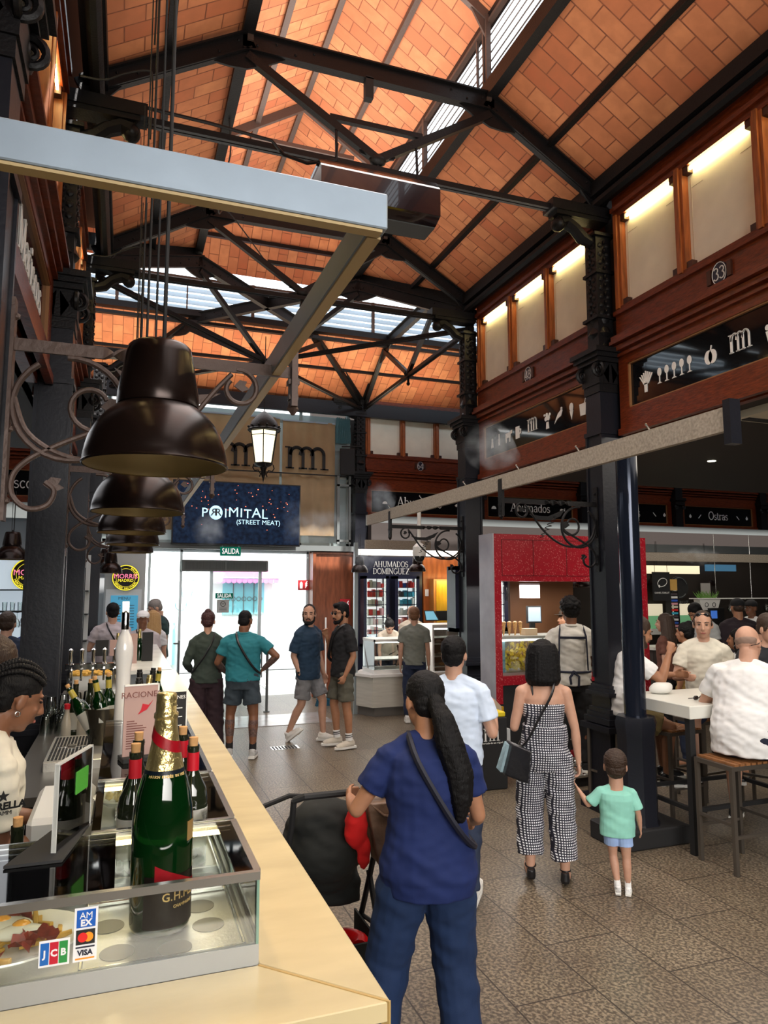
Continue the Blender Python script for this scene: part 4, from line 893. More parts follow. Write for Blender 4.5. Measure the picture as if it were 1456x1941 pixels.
SKIN = {'light': mat('skin_light', (.52, .29, .20), .5, sub=.1, var=.06, vscale=20), 'tan': mat('skin_tan', (.38, .18, .10), .5, var=.08, vscale=20), 'brown': mat('skin_brown', (.20, .085, .045), .45, var=.08, vscale=20)}
HAIR = {'black': mat('hair_black', (.004, .0035, .004), .55, bump=.35, bscale=90, stretch=(3, 3, .5), spec=.25), 'brown': mat('hair_brown', (.035, .017, .009), .5, bump=.4, bscale=90, stretch=(3, 3, .5)),
        'ginger': mat('hair_ginger', (.16, .07, .03), .5, bump=.4, bscale=90), 'blond': mat('hair_blond', (.42, .25, .10), .5, bump=.4, bscale=90, stretch=(3, 3, .5)), 'grey': mat('hair_grey', (.22, .20, .19), .6, bump=.3, bscale=90), 'maroon': mat('hair_maroon', (.05, .012, .012), .45, bump=.4, bscale=90)}
eye_m = mat('dark_eye', (.015, .01, .01), .2); lip_m = mat('lip', (.30, .09, .07), .5); solew = mat('sole_white', (.75, .74, .70), .6)
def person(label, x, y, face, H=1.72, skin='light', hair=('short', 'black'), top=('t', fab('white', (.78, .78, .78))), bot=None, shoes=None, lean=0, side=0, twist=0,
           armL=None, armR=None, legL=None, legR=None, head=(0, 0, 0), headk=1.06, bulk=1.0, fem=False, vox=.009, z=None, seat=None, curl=(.3, .3), footL=(8, 0), footR=(-8, 0), sleeve=.62, hem=.86, extra=None,
           beard=None, brow=True, shoek=1.0, group=None, belly=0, loose=1.0, palm=(None, None), skirtleg=None, tall_collar=False, eyes=True, pant_r=None, arms=True, legs=True, midriff=None):
    az = math.atan2(x, y) + math.radians(face)
    s = H / (1.50 + .25 * headk)
    T = thing('person', label, 'person', (x, y, 0), -az, group)
    r_ = math.radians
    pel = V((0, 0, .93))
    RB = Euler((-r_(lean), r_(side), -r_(twist)), 'XYZ').to_matrix()
    def bend(p):
        p = V(p); f = min(1, max(0, (p.z - .90) / .22)); f = f * f * (3 - 2 * f)
        q = RB.to_quaternion(); q = Matrix.Identity(3).to_quaternion().slerp(q, f); return pel + q @ (p - pel)
    sw = (.165 if fem else .19) * (bulk * .5 + .5)
    # joints
    sh = {1: bend((sw - .012, -.01, 1.375)), -1: bend((-sw + .012, -.01, 1.375))}
    dfa = {1: ((.14, -.06, -1), (.04, .22, -1)), -1: ((-.14, -.06, -1), (-.04, .22, -1))}
    dfl = {1: ((.05, .04, -1), (.0, -.08, -1)), -1: ((-.05, .04, -1), (.0, -.08, -1))}
    A = {1: armR or dfa[1], -1: armL or dfa[-1]}; Lg = {1: legR or dfl[1], -1: legL or dfl[-1]}
    el, wr, kn, an, hp = {}, {}, {}, {}, {}
    for k_ in (1, -1):
        u = V(A[k_][0]).normalized(); v = V(A[k_][1]).normalized(); 
        el[k_] = sh[k_] + u * .285; wr[k_] = el[k_] + v * .245
        hp[k_] = V((k_ * .088 * (1.05 if fem else 1), 0, .90)); u = V(Lg[k_][0]).normalized(); v = V(Lg[k_][1]).normalized()
        kn[k_] = hp[k_] + u * .415; an[k_] = kn[k_] + v * .405
    FT = {1: footR, -1: footL}
    # ---- body
    m = M(); b = bulk
    if fem: prof = [(.80, .14, .11), (.90, .168, .115), (1.02, .132, .095), (1.10, .118, .088), (1.22, .132, .10), (1.32, .142, .098), (1.39, .122, .078), (1.43, .078, .056), (1.48, .050, .050), (1.56, .048, .050)]
    else: prof = [(.80, .13, .105), (.90, .158, .11), (1.02, .145, .10), (1.12, .143, .10), (1.25, .165, .11), (1.34, .172, .11), (1.40, .145, .085), (1.44, .086, .064), (1.48, .060, .058), (1.56, .058, .06)]
    pr = []
    for zz, w_, d_ in prof:
        bb = b if zz < 1.44 else (1 + (b - 1) * .5); by = belly * math.exp(-((zz - 1.04) / .14) ** 2)
        pr.append((zz, w_ * bb + by * .4, d_ * bb + by, by * .5))
    m.tube([bend((0, -.005 + o_, zz)) for zz, w_, d_, o_ in pr], [w_ for _, w_, _, _ in pr], 20, up=(1, 0, 0), ell=[d_ / w_ for _, w_, d_, _ in pr])
    lb = .5 + .5 * b; fk = .86 if fem else 1
    for k_ in (1, -1):
        m.ball(sh[k_] - V((0, 0, .010)), .056 * lb * fk, 2); mid = sh[k_].lerp(el[k_], .45)
        m.tube([sh[k_], mid, el[k_]], [.054 * lb * fk, .047 * lb * fk, .038 * lb * fk], 12); m.ball(el[k_], .038 * lb * fk, 2)
        q = el[k_].lerp(wr[k_], .3); m.tube([el[k_], q, wr[k_]], [.037 * lb * fk, .040 * lb * fk, .026 * fk], 12); m.ball(wr[k_], .026 * fk, 2)
        m.tube([bend((k_ * .015, -.010, 1.452)), bend((k_ * .06, -.010, 1.418)), sh[k_] + V((-k_ * .02, 0, .018))], [.038, .034, .034 * fk], 10)
        # hand
        d = (wr[k_] - el[k_]).normalized(); pn = V(palm[0 if k_ < 0 else 1] or (-k_, .1, 0)); pn = (pn - d * pn.dot(d)).normalized(); ac = d.cross(pn)
        if ac.dot(V((0, 1, .2))) < 0: ac = -ac     # towards the thumb side
        hk = .92 if fem else 1.0
        pc = wr[k_] + d * .052 * hk
        R3 = Matrix((ac, pn, d)).transposed(); m.ball(pc, (.038 * hk, .015, .050 * hk), 2, R3)
        c_ = curl[0 if k_ < 0 else 1]
        for i, ln in enumerate((.070, .078, .073, .058)):
            p = pc + ac * (.027 - .018 * i) * hk + d * .036 * hk; dd = d.copy(); pts = [pc + ac * (.02 - .013 * i) * hk, p]
            for seg, fr in enumerate((.45, .32, .23)):
                a_ = r_(12 + 68 * c_) * (1 if seg else .8); dd = (dd * math.cos(a_) + pn * math.sin(a_)).normalized()
                dd2 = dd; pn2 = (pn * math.cos(a_) - d * 0).normalized(); p = p + dd * ln * fr * hk; pts.append(p.copy())
            m.tube(pts, [.0095 * hk, .0092 * hk, .0085 * hk, .008 * hk, .007 * hk], 8); m.ball(pts[-1], .0075 * hk, 1)
        t0 = wr[k_] + d * .025 * hk + ac * .02 * hk; t1 = t0 + (ac * .6 + d * .75 + pn * .25).normalized() * .038 * hk; t2 = t1 + (ac * .15 + d * .9 + pn * (.25 + .5 * c_)).normalized() * .034 * hk
        m.tube([t0, t1, t2], [.014 * hk, .0105 * hk, .0085 * hk], 8); m.ball(t2, .0085 * hk, 1)
        # leg
        m.ball(hp[k_], .088 * lb, 2); md = hp[k_].lerp(kn[k_], .5); m.tube([hp[k_], md, kn[k_]], [.086 * lb, .074 * lb, .054 * lb], 14); m.ball(kn[k_], .054 * lb, 2)
        q = kn[k_].lerp(an[k_], .3); q2 = kn[k_].lerp(an[k_], .7); t = V((0, -.012, 0)); m.tube([kn[k_], q + t, q2 + t * .5, an[k_]], [.052 * lb, .055 * lb, .042 * lb, .034], 14); m.ball(an[k_], .036, 2)
        yw, pt = FT[k_]; fr_ = Euler((r_(-pt), 0, r_(yw)), 'XYZ').to_matrix(); F = lambda p: an[k_] + fr_ @ V(p)
        m.tube([F((0, -.045, -.045)), F((0, .03, -.045)), F((0, .11, -.058)), F((0, .16, -.062))], [.030, .036, .036, .026], 12, ell=1.0, up=(0, 0, 1))
    # head
    hc = bend((0, .005, 1.492)) ; RH = RB @ Euler((-r_(head[1]), r_(head[2]), -r_(head[0])), 'XYZ').to_matrix()
    HM = Matrix.Translation(hc) @ RH.to_4x4() @ Matrix.Scale(headk, 4) @ Matrix.Translation((0, .012, .118))
    h = M(); fw = .93 if fem else 1
    h.ball((0, -.012, .030), (.077, .094, .095), 3); h.ball((0, .022, -.030), (.064 * fw, .074, .088), 3); h.ball((0, .052, -.092), (.034 * fw, .030, .022), 2)
    h.ball((0, .010, -.072), (.055 * fw, .055, .034), 2)
    h.tube([(0, .090, .022), (0, .104, -.004), (0, .113, -.024), (0, .096, -.034)], [.008, .010, .013, .010], 8); h.ball((.010, .098, -.028), .009, 1); h.ball((-.010, .098, -.028), .009, 1)
    for k_ in (1, -1):
        h.ball((k_ * .030, .078, .034), (.024, .012, .008), 1); h.ball((k_ * .079, -.004, -.008), (.009, .020, .032), 2); h.ball((k_ * .038, .070, -.022), (.020, .016, .018), 1)
    h.ball((0, .092, -.056), (.024, .010, .008), 1); h.ball((0, .090, -.066), (.020, .010, .006), 1)
    h.tube([(0, -.02, -.16), (0, -.012, -.04)], [.054 if not fem else .045, .05], 14)
    h.xf(HM); tmp = bpy.data.meshes.new('t'); h.b.to_mesh(tmp); h.b.free(); m.b.from_mesh(tmp); bpy.data.meshes.remove(tmp)
    m.xf(Matrix.Scale(s, 4)); body = remesh('body', m, vox, SKIN[skin], T, 2)
    SC = Matrix.Scale(s, 4)
    def part(nm, mm, ma, hd=False, rm=0, par=None, sm=2, wr=0, wsc=7):
        if hd: mm.xf(HM)
        mm.xf(SC)
        return remesh(nm, mm, rm, ma, par or T, sm, wr, wsc) if rm else obj(nm, mm, ma, par or T, smooth=50)
    if eyes:
        for k_ in (1, -1):
            mm = M(); mm.ball((k_ * .031, .0835, .013), (.0120, .005, .0050), 2); part('eye', mm, eye_m, True)
            if brow: mm = M(); mm.tube([(k_ * .014, .094, .033), (k_ * .032, .091, .040), (k_ * .050, .078, .034)], [.004, .0045, .003], 6); part('eyebrow', mm, HAIR.get(hair[1] if hair[1] != 'blond' else 'brown', HAIR['brown']) if isinstance(hair[1], str) else HAIR['brown'], True)
        mm = M(); mm.ball((0, .097, -.060), (.023, .006, .008), 2); part('lips', mm, lip_m, True)
    if beard:
        mm = M(); mm.ball((0, .050, -.086), (.044, .042, .036), 2); mm.tube([(-.066, .02, -.02), (-.062, .035, -.065), (-.035, .075, -.098), (0, .086, -.104), (.035, .075, -.098), (.062, .035, -.065), (.066, .02, -.02)], [.014, .017, .019, .021, .019, .017, .014], 8)
        mm.tube([(-.030, .088, -.062), (-.02, .100, -.046), (0, .104, -.043), (.02, .100, -.046), (.030, .088, -.062)], .007, 6); part('beard', mm, HAIR[beard], True, rm=.006 * s)
    # hair
    hs, hcx = hair; hm_ = HAIR[hcx] if isinstance(hcx, str) else hcx; mm = M(); rm = .007 * s; am = .004
    if hs in ('short', 'buzz', 'curly', 'pony', 'braids', 'bun', 'bob', 'long', 'quiff'):
        g = {'buzz': -.004, 'curly': .016, 'bob': .008}.get(hs, .003)
        mm.ball((0, -.022, .048), (.082 + g, .095 + g, .086 + g), 3); mm.ball((0, -.052, .0), (.074 + g, .060 + g, .080), 2)
        if hs in ('short', 'buzz', 'quiff', 'curly'):
            for k_ in (1, -1): mm.ball((k_ * .073, .020, .018), (.010, .018, .034), 1)
        if hs == 'quiff': mm.ball((0, .045, .10), (.055, .04, .03), 2)
        if hs == 'curly':
            rr = random.Random(3)
            for i in range(90):
                a_, c2 = rr.uniform(0, 2 * PI), rr.uniform(-.35, 1); r2 = math.sqrt(1 - c2 * c2); p = V((.092 * r2 * math.cos(a_), -.026 + .104 * r2 * math.sin(a_), .05 + .095 * c2))
                if not (p.y > .05 and p.z < .07): mm.ball(p, .02, 1)
        if hs == 'bob':
            for k_ in range(15):
                a_ = math.radians(200 + k_ * 10); a_ = math.radians(160 + k_ * 15.7); px_, py_ = .092 * math.cos(a_), -.02 + .085 * math.sin(a_)
                mm.tube([(px_ * .8, py_ * .8 - .01, .10), (px_, py_, .04), (px_ * 1.08, py_ * 1.05, -.06), (px_ * 1.10, py_ * 1.02 - .005, -.15), (px_ * .98, py_ * .98, -.185)], [.02, .026, .028, .027, .018], 8)
            mm.ball((0, -.04, -.08), (.08, .05, .10), 2)
        if hs == 'long':
            for k_ in range(13):
                a_ = math.radians(165 + k_ * 17.5); px_, py_ = .088 * math.cos(a_), -.02 + .085 * math.sin(a_)
                mm.tube([(px_ * .8, py_ * .8 - .01, .10), (px_, py_, .04), (px_ * 1.1, py_ * 1.0 - .01, -.08), (px_ * 1.25, py_ * .9 - .03, -.2), (px_ * 1.1, py_ * .8 - .05, -.34)], [.02, .026, .03, .03, .012], 8)
        if hs == 'pony':
            mm.ball((0, -.115, -.005), (.035, .03, .035), 2)
            for k_ in range(9):
                a_ = k_ * 2 * PI / 9; q = V((.016 * math.cos(a_), .012 * math.sin(a_), 0))
                mm.tube([V((0, -.11, -.005)) + q, V((.012, -.150, -.07)) + q * 1.8, V((.035, -.160, -.18)) + q * 2.6, V((.07, -.165, -.30)) + q * 2.6, V((.075, -.160, -.40)) + q * 2.0, V((.07, -.150, -.49)) + q * .6], [.022, .022, .024, .022, .018, .008], 8)
        if hs == 'bun': mm.ball((0, -.06, .12), (.04, .04, .035), 2)
        part('hair', mm, hm_, True, rm=rm, sm=2, wr=.003, wsc=60)
        if hs == 'braids':
            hr_ = HAIR['black']
            for i, (a_, zz) in enumerate(((-52, 0), (-30, 0), (-8, 0), (14, 0), (36, 0), (56, 0))):
                mm = M(); an_ = math.radians(a_)
                for j in range(22):
                    f = j / 21; th_ = math.radians(38 + 125 * f); p = V((.088 * math.sin(an_) * math.sin(th_) * 1.0, -.022 + .104 * math.cos(th_), .046 + .094 * math.cos(an_) * math.sin(th_))); 
                    if th_ > PI / 2 + .3: p.z -= .02 * (th_ - PI / 2 - .3)
                    mm.ball(p, (.012, .011, .011), 1)
                part('cornrow', mm, hr_, True)
            for k_ in (1, -1):
                mm = M()
                for j in range(26): f = j / 25; mm.ball((k_ * (.045 + .012 * math.sin(j * PI)) + .005 * math.sin(j * 2.2), -.085 - .012 * math.sin(f * 3) + .10 * f ** 2 * (.6 if k_ > 0 else .3), -.04 - .36 * f), (.016 - .007 * f, .014 - .006 * f, .016), 1)
                part('braid', mm, hr_, True)
    if hs == 'cap':
        mm.ball((0, -.012, .062), (.088, .104, .072), 3); part('cap', mm, hm_, True, rm=rm); mm = M(); mm.slab([(.075 * math.cos(a_), .07 + .085 * math.sin(a_), .052) for a_ in [i * PI / 10 for i in range(11)]], (0, 0, .006)); part('cap_peak', mm, hm_, True)
        mm = M(); mm.ball((0, -.055, .005), (.076, .055, .06), 2); part('hair', mm, HAIR['brown'], True, rm=rm)
    if hs == 'bald':
        mm = M(); mm.ball((0, -.030, .012), (.079, .080, .055), 2); part('stubble', mm, mat('hair_stubble', (.26, .17, .13), .7), True, rm=rm)
    if hs in ('pony',):
        mm = M(); mm.tube(arc(-.002, 0, .030, 0, 360, 16, 'yz', 0), .008, 6); mm.xf(Matrix.Translation((0, -.118, -.01))); 
        mm.b.free()
    # ---- clothes
    ck = 1.0 + .14 * loose
    if top:
        kind, tm = top[0], top[1]; mm = M(); z0 = hem
        rings = []
        lo = 1.02 if kind == 'strapless' else z0
        hi = {'strapless': 1.285, 'tank': 1.40}.get(kind, 1.455)
        zs_ = [lo + (hi - lo) * i / 8 for i in range(9)]
        def pw(zz):
            for (a1, w1, d1, o1), (a2, w2, d2, o2) in zip(pr, pr[1:]):
                if a1 <= zz <= a2: f = (zz - a1) / (a2 - a1); return w1 + (w2 - w1) * f, d1 + (d2 - d1) * f, o1 + (o2 - o1) * f
            return pr[0][1], pr[0][2], 0
        lz = .016 + (.014 * loose if kind != 'strapless' else -.004)
        R1 = [(zz, *[v + lz for v in pw(zz)[:2]], pw(zz)[2]) for zz in zs_]
        if kind != 'strapless' and not fem: R1 = [(zz, max(w_, .158 * b + lz), d_, o_) for zz, w_, d_, o_ in R1[:7]] + R1[7:]
        if kind != 'strapless': R1[-1] = (R1[-1][0], .088, .078, 0); R1.insert(-1, (1.43, .118 * lb, .086, 0))
        mm.tube([bend((0, -.005 + o_, zz)) for zz, _, _, o_ in R1], [w_ for _, w_, _, _ in R1], 24, up=(1, 0, 0), ell=[d_ / w_ for _, w_, d_, _ in R1])
        if kind in ('t', 'polo', 'long', 'scrub'):
            for k_ in (1, -1):
                e_ = sh[k_].lerp(el[k_], sleeve if kind != 'long' else .98); mm.tube([bend((k_ * .02, -.012, 1.452)), bend((k_ * .07, -.014, 1.430)), sh[k_] + V((-k_ * .015, 0, .012))], [.052, .058, .062 * fk], 12); mm.ball(sh[k_] - V((k_ * .006, 0, .008)), .072 * lb * fk, 2)
                mm.tube([sh[k_], sh[k_].lerp(e_, .6), e_], [.068 * lb * fk, .063 * lb * fk * ck, (.064 if kind != 'long' else .05) * lb * fk * ck], 14)
                if kind == 'long': mm.ball(el[k_], .052 * lb, 2); mm.tube([el[k_], el[k_].lerp(wr[k_], .9)], [.052 * lb, .042], 12)
        nm = {'strapless': 'bodice', 'tank': 'vest', 'polo': 'polo_shirt', 'scrub': 'scrub_top', 'long': 'shirt'}.get(kind, 't_shirt')
        part(nm, mm, tm, rm=max(.007, vox) * s, sm=2, wr=.009 * s, wsc=9)
        if kind == 'polo':
            mm = M(); P = [bend((.068 * math.cos(a_), -.008 + .062 * math.sin(a_), 1.462 + (.006 if math.sin(a_) < 0 else -.012))) for a_ in [i * PI / 9 for i in range(18)]]; mm.tube(P, .016, 6, closed=True); part('collar', mm, tm)
    if bot:
        kind, bm_ = bot[0], bot[1]; mm = M(); c_ = loose
        zt = 1.04 if kind != 'jumpsuit' else 1.12
        P = [(.80, .128, .10), (.90, .162, .118), (.98, .156, .11), (zt, .148, .105)]
        P = [(zz, w_ * b + .016 + belly * .3 * (zz > .95), d_ * b + .014 + belly * .15 * (zz > .95)) for zz, w_, d_ in P]
        if fem: P = [(zz, w_ + (.008 if zz < .95 else -.012), d_) for zz, w_, d_ in P]
        mm.tube([bend((0, -.005, zz)) for zz, _, _ in P], [w_ for _, w_, _ in P], 22, up=(1, 0, 0), ell=[d_ / w_ for _, w_, d_ in P])
        for k_ in (1, -1):
            mm.ball(hp[k_] - V((k_ * .004, .006, 0)), .104 * lb, 2)
            a_, k2, n_ = hp[k_], kn[k_], an[k_]
            if kind == 'shorts':
                e_ = a_.lerp(k2, skirtleg or .80); rr = pant_r or (.108, .098, .104); mm.tube([a_, a_.lerp(e_, .55), e_], [q * lb for q in rr], 16)
            else:
                rr = pant_r or (.104, .080, .068, .060); mm.tube([a_, a_.lerp(k2, .5), k2], [rr[0] * lb, (rr[0] + rr[1]) / 2 * lb, rr[1] * lb], 16); mm.ball(k2, rr[1] * lb, 2)
                end = k2.lerp(n_, skirtleg or .97); mm.tube([k2, k2.lerp(end, .55), end], [rr[1] * lb, rr[2] * lb, rr[3] * lb], 16)
        part({'shorts': 'shorts', 'jumpsuit': 'trousers', 'jeans': 'jeans'}.get(kind, 'trousers'), mm, bm_, rm=max(.008, vox) * s, sm=2, wr=.011 * s, wsc=7)
    if shoes and legs:
        for k_ in (1, -1):
            yw, pt = FT[k_]; fr_ = Euler((r_(-pt), 0, r_(yw)), 'XYZ').to_matrix(); F = lambda p: an[k_] + fr_ @ V(p)
            kind, sm_ = shoes[0], shoes[1]; mm = M()
            if kind == 'flat':
                mm.tube([F((0, -.062, -.055)), F((0, 0, -.060)), F((0, .09, -.066)), F((0, .165, -.070))], [.030, .034, .040, .026], 12, ell=.55, up=(1, 0, 0)); mm.tube([F((0, -.045, -.05)), F((0, -.05, .01))], [.036, .030], 10)
                part('shoe', mm, sm_, rm=.006 * s, sm=1)
                mm = M(); mm.tube([F((.038 * math.cos(q), .040 * math.sin(q), .012)) for q in [i * PI / 8 for i in range(16)]], .005, 5, closed=True); part('ankle_strap', mm, sm_)
            else:
                mm.tube([F((0, -.062, -.045)), F((0, -.01, -.040)), F((0, .07, -.055)), F((0, .13, -.064)), F((0, .178, -.070))], [.036, .046, .046, .042, .026], 14, up=(0, 0, 1), ell=1.0); mm.ball(F((0, -.01, -.01)), (.044, .056, .034), 2); mm.ball(F((0, .04, -.03)), (.036, .06, .03), 2)
                sh_ = part('shoe', mm, sm_, rm=.006 * s, sm=2)
                mm = M(); out = [(-.036, -.085), (.036, -.085), (.042, -.03), (.046, .10), (.030, .185), (0, .205), (-.030, .185), (-.046, .10), (-.042, -.03)]
                q0 = [F((a_, b_, -.092)) for a_, b_ in out]; mm.slab(q0, F((0, 0, -.066)) - F((0, 0, -.092))); part('sole', mm, solew if kind == 'sneaker' else sm_, par=sh_)
                if kind == 'sneaker' and len(shoes) > 2:
                    mm = M(); mm.tube([an[k_] + V((0, 0, .0)), an[k_].lerp(kn[k_], .22)], [.044, .043], 14); part('sock', mm, shoes[2])
    if extra: extra(dict(T=T, part=part, bend=bend, s=s, sh=sh, el=el, wr=wr, kn=kn, an=an, hp=hp, HM=HM, b=b))
    # rest on floor / seat
    lowest = min((min((c.co.z for c in o.data.vertices), default=9) for o in T.children if o.type == 'MESH'), default=0)
    T.location.z = -lowest if z is None else z
    if seat is not None: T.location.z = seat - (.90 - .10) * s
    WM[T.name] = Matrix.Translation(T.location) @ Matrix.Rotation(-az, 4, 'Z')
    return T
def strap(c, sgn, ma, name='shoulder_strap', r=.014, d=0.0, low=0):
    b = c['b']; P = [(-.085, -.01, 1.475), (-.05, -.118 - d, 1.37), (.04, -.138 - d, 1.20), (.13, -.112 - d, 1.06 - low), (.160 * b + d, .0, .985 - low), (.13, .122 + d, 1.06 - low), (.03, .145 + d, 1.2), (-.05, .125 + d, 1.37)]
    P = [c['bend']((sgn * x * (1 if i in (0,) else b ** .5), y * b, z)) for i, (x, y, z) in enumerate(P)]
    Q = []
    n = len(P)
    for i in range(n):
        a, p, q, e = P[i - 1], P[i], P[(i + 1) % n], P[(i + 2) % n]
        for k_ in range(4): t = k_ / 4; Q.append(.5 * ((2 * p) + (q - a) * t + (2 * a - 5 * p + 4 * q - e) * t * t + (3 * p - a - 3 * q + e) * t ** 3))
    m = M(); m.tube(Q, r, 6, closed=True, ell=.9); return c['part'](name, m, ma)
def shades(c, up=0.0, ma=None):
    m = M()
    for k_ in (1, -1): m.ball((k_ * .031, .096 - up * .55, .012 + up), (.024, .006, .019), 2); m.tube([(k_ * .052, .09 - up * .55, .018 + up), (k_ * .080, .0, .012 + up * .4)], .003, 5)
    m.tube([(-.01, .102 - up * .55, .018 + up), (.01, .102 - up * .55, .018 + up)], .003, 5); return c['part']('sunglasses', m, ma or mat('dark_lens', (.008, .008, .01), .08), True)
# ---------------------------------------------------------------- marble bar counter on the left
ZC = 1.2
T = thing('marble_counter', 'long cream marble bar counter running from the near corner towards the exit', 'counter', (.3, 1.6, 0))
face_m = mat('counter_front', (.16, .18, .20), .5)
for pts, nm in (([(-2.2, 1.305), (.488, 1.305), (.285, 1.515), (-2.2, 1.515)], 'front_slab'), ([(.488, 1.310), (.488, 3.9), (.285, 3.9), (.285, 1.520)], 'side_slab'), ([(.488, 3.903), (.488, 7.05), (.305, 7.05), (.305, 3.903)], 'side_slab')):
    m = M(); m.slab([(x, y, ZC - .035) for x, y in pts], (0, 0, .035)); obj(nm, m, marble, T, world=True, bevel=.002)
m = M(); m.slab([(x, y, ZC - .04) for x, y in ((.488, 1.305), (.285, 1.515), (.281, 1.512), (.484, 1.302))], (0, 0, .0415)); obj('mitre_joint', m, mat('golden_sealant', (.50, .33, .12), .4), T, world=True)
m = M(); m.box(-2.2, .455, 1.34, 1.40, .1, ZC - .035).box(.40, .455, 1.40, 7.0, .1, ZC - .035); m.box(-2.2, .42, 1.38, 1.44, 0, .1).box(.37, .42, 1.42, 7.0, 0, .1); obj('front_panel', m, face_m, T, world=True)
m = M(); m.box(-2.2, .40, 1.52, 1.86, 1.10, 1.195).box(-.05, .40, 1.86, 3.44, 1.10, 1.195); obj('inner_shelf', m, steel_b, T, world=True)
T = thing('marble_counter', 'farther white marble counter of the next bar, up to the exit', 'counter', (.3, 9, 0)); wm = mat('white_marble', (.72, .73, .70), .2, var=.1, vscale=4)
m = M(); m.box(-.02, .46, 7.12, 11.2, ZC - .035, ZC); obj('side_slab', m, wm, T, world=True); m = M(); m.box(.0, .43, 7.14, 11.1, 0, ZC - .035); obj('front_panel', m, face_m, T, world=True)
# glass display cases
def case(label, x0, x1, y0, y1, gap=None):
    T = thing('glass_display_case', label, 'display case', ((x0 + x1) / 2, (y0 + y1) / 2, ZC), 0, 'glass display cases on the counter')
    z1 = 1.38; t = .006
    m = M(); m.box(x0, x1, y0, y0 + .012, ZC, ZC + .04).box(x0, x1, y1 - .012, y1, ZC, ZC + .04).box(x0, x0 + .012, y0 + .012, y1 - .012, ZC, ZC + .04).box(x1 - .012, x1, y0 + .012, y1 - .012, ZC, ZC + .04); obj('base_rim', m, mat('rim_metal', (.34, .35, .35), .35, .6), T, world=True)
    m = M(); m.box(x0 + .012, x1 - .012, y0 + .012, y1 - .012, ZC + .012, ZC + .022); obj('case_floor', m, steel_b, T, world=True)
    for nm, b in (('front_glass', (x0 + .002, x1 - .002, y0 + .002, y0 + .002 + t)), ('side_glass', (x1 - .002 - t, x1 - .002, y0 + .01, y1 - .01)), ('back_glass', (x0 + .002, x1 - .01, y1 - .002 - t, y1 - .002))):
        m = M(); m.box(*b, ZC + .04, z1 - .012); obj(nm, m, glass_g, T, world=True)
    m = M(); m.box(x1 - .006, x1 - .0005, y0 + .0005, y0 + .006, ZC + .04, z1 - .012); obj('glass_corner', m, gedge, T, world=True)
    m = M(); m.box(x0, x1, y0 - .003, y0 + .012, z1 - .016, z1).box(x1 - .012, x1 + .003, y0 + .012, y1, z1 - .012, z1).box(x0, x1 - .012, y1 - .008, y1, z1 - .010, z1 - .002); obj('top_frame', m, steel, T, world=True)
    for a, b in ([(x0, x1 - .012)] if not gap else [(x0, gap[0]), (gap[1], x1 - .012)]):
        m = M(); m.box(a, b, y0 + .012, y1 - .008, z1 - .006, z1); obj('top_glass', m, glass_g, T, world=True)
    m = M(); m.box(x0 + .02, x1 - .02, y1 - .026, y1 - .014, ZC + .155, ZC + .163); obj('light_tube', m, mat('cream_tube', (1, .92, .6), emit=6, ecol=(1, .80, .36)), T, world=True)
    return T
C1 = case('nearest glass display case with the fried eggs and the big champagne bottle', -1.7, .283, 1.515, 1.87, (.005, .235))
C2 = case('second glass display case behind the big champagne bottle', -.05, .283, 1.88, 2.36, (-.03, .21))
C3 = case('long glass display case with the menu stand on top', -.05, .283, 2.37, 3.42)
def tray(label, x0, x1, y0, y1, z, rim=.012, spots=()):
    T = thing('serving_tray', label, 'tray', ((x0 + x1) / 2, (y0 + y1) / 2, z), 0, 'metal trays in the display cases')
    m = M(); m.box(x0, x1, y0, y1, z, z + .004); obj('tray_floor', m, steel_b, T, world=True)
    m = M(); m.box(x0, x1, y0, y0 + .008, z + .004, z + rim).box(x0, x1, y1 - .008, y1, z + .004, z + rim).box(x0, x0 + .008, y0, y1, z + .004, z + rim).box(x1 - .008, x1, y0, y1, z + .004, z + rim); obj('tray_rim', m, steel, T, world=True, bevel=.002)
    for q in spots: mm = M(); mm.lathe([(.034, z + .0042), (.034, z + .0052)], 24, (q[0], q[1], 0)); obj('tray_dimple', mm, mat('dull_steel', (.22, .21, .18), .55, .7), T, world=True)
tray('cream lit metal tray with dark round marks under the big champagne bottle', -.055, .262, 1.535, 1.845, 1.222, .014, [(.084, 1.80), (.190, 1.765), (-.005, 1.73), (.200, 1.665), (.125, 1.585), (.015, 1.605)])
tray('empty framed tray in the second case', .0, .262, 1.93, 2.32, 1.222, .03); tray('framed tray with food at the far end of the long case', .0, .25, 2.5, 2.9, 1.222, .03)
# plate of broken eggs with ham
T = thing('egg_plate', 'white oval plate with fried eggs, chips and cured ham in the near case', 'plate of food', (-.20, 1.70, 1.222))
porc = mat('porcelain', (.78, .76, .70), .15, coat=.5)
def plate(T, c, rx, ry, z, nm='plate'):
    m = M(); m.lathe([(.60, 0), (.62, .02), (.95, .13), (1.0, .15), (.99, .17), (.93, .155), (.60, .045)], 40); m.xf(Matrix.Translation((c[0], c[1], z)) @ Matrix.Diagonal((rx, ry, .16, 1))); return obj(nm, m, porc, T, world=True)
plate(T, (-.20, 1.70), .155, .125, 1.222)
rr = random.Random(5); chipm = mat('fried_potato', (.62, .36, .06), .5, var=.25, vscale=30)
for i in range(34):
    a = rr.uniform(0, 2 * PI); d = rr.uniform(.01, .105); p = V((-.20 + d * math.cos(a) * 1.1, 1.70 + d * math.sin(a) * .85, 1.236 + rr.uniform(0, .012))); q = V((rr.uniform(-1, 1), rr.uniform(-1, 1), rr.uniform(-.15, .25))).normalized() * .025
    m = M(); m.beam(p - q, p + q, .009, .009); obj('chip', m, chipm, T, world=True, bevel=.001)
eggw = mat('egg_white', (.80, .76, .62), .25, coat=.4); yolk = mat('egg_yolk', (.85, .38, .05), .15, coat=.8)
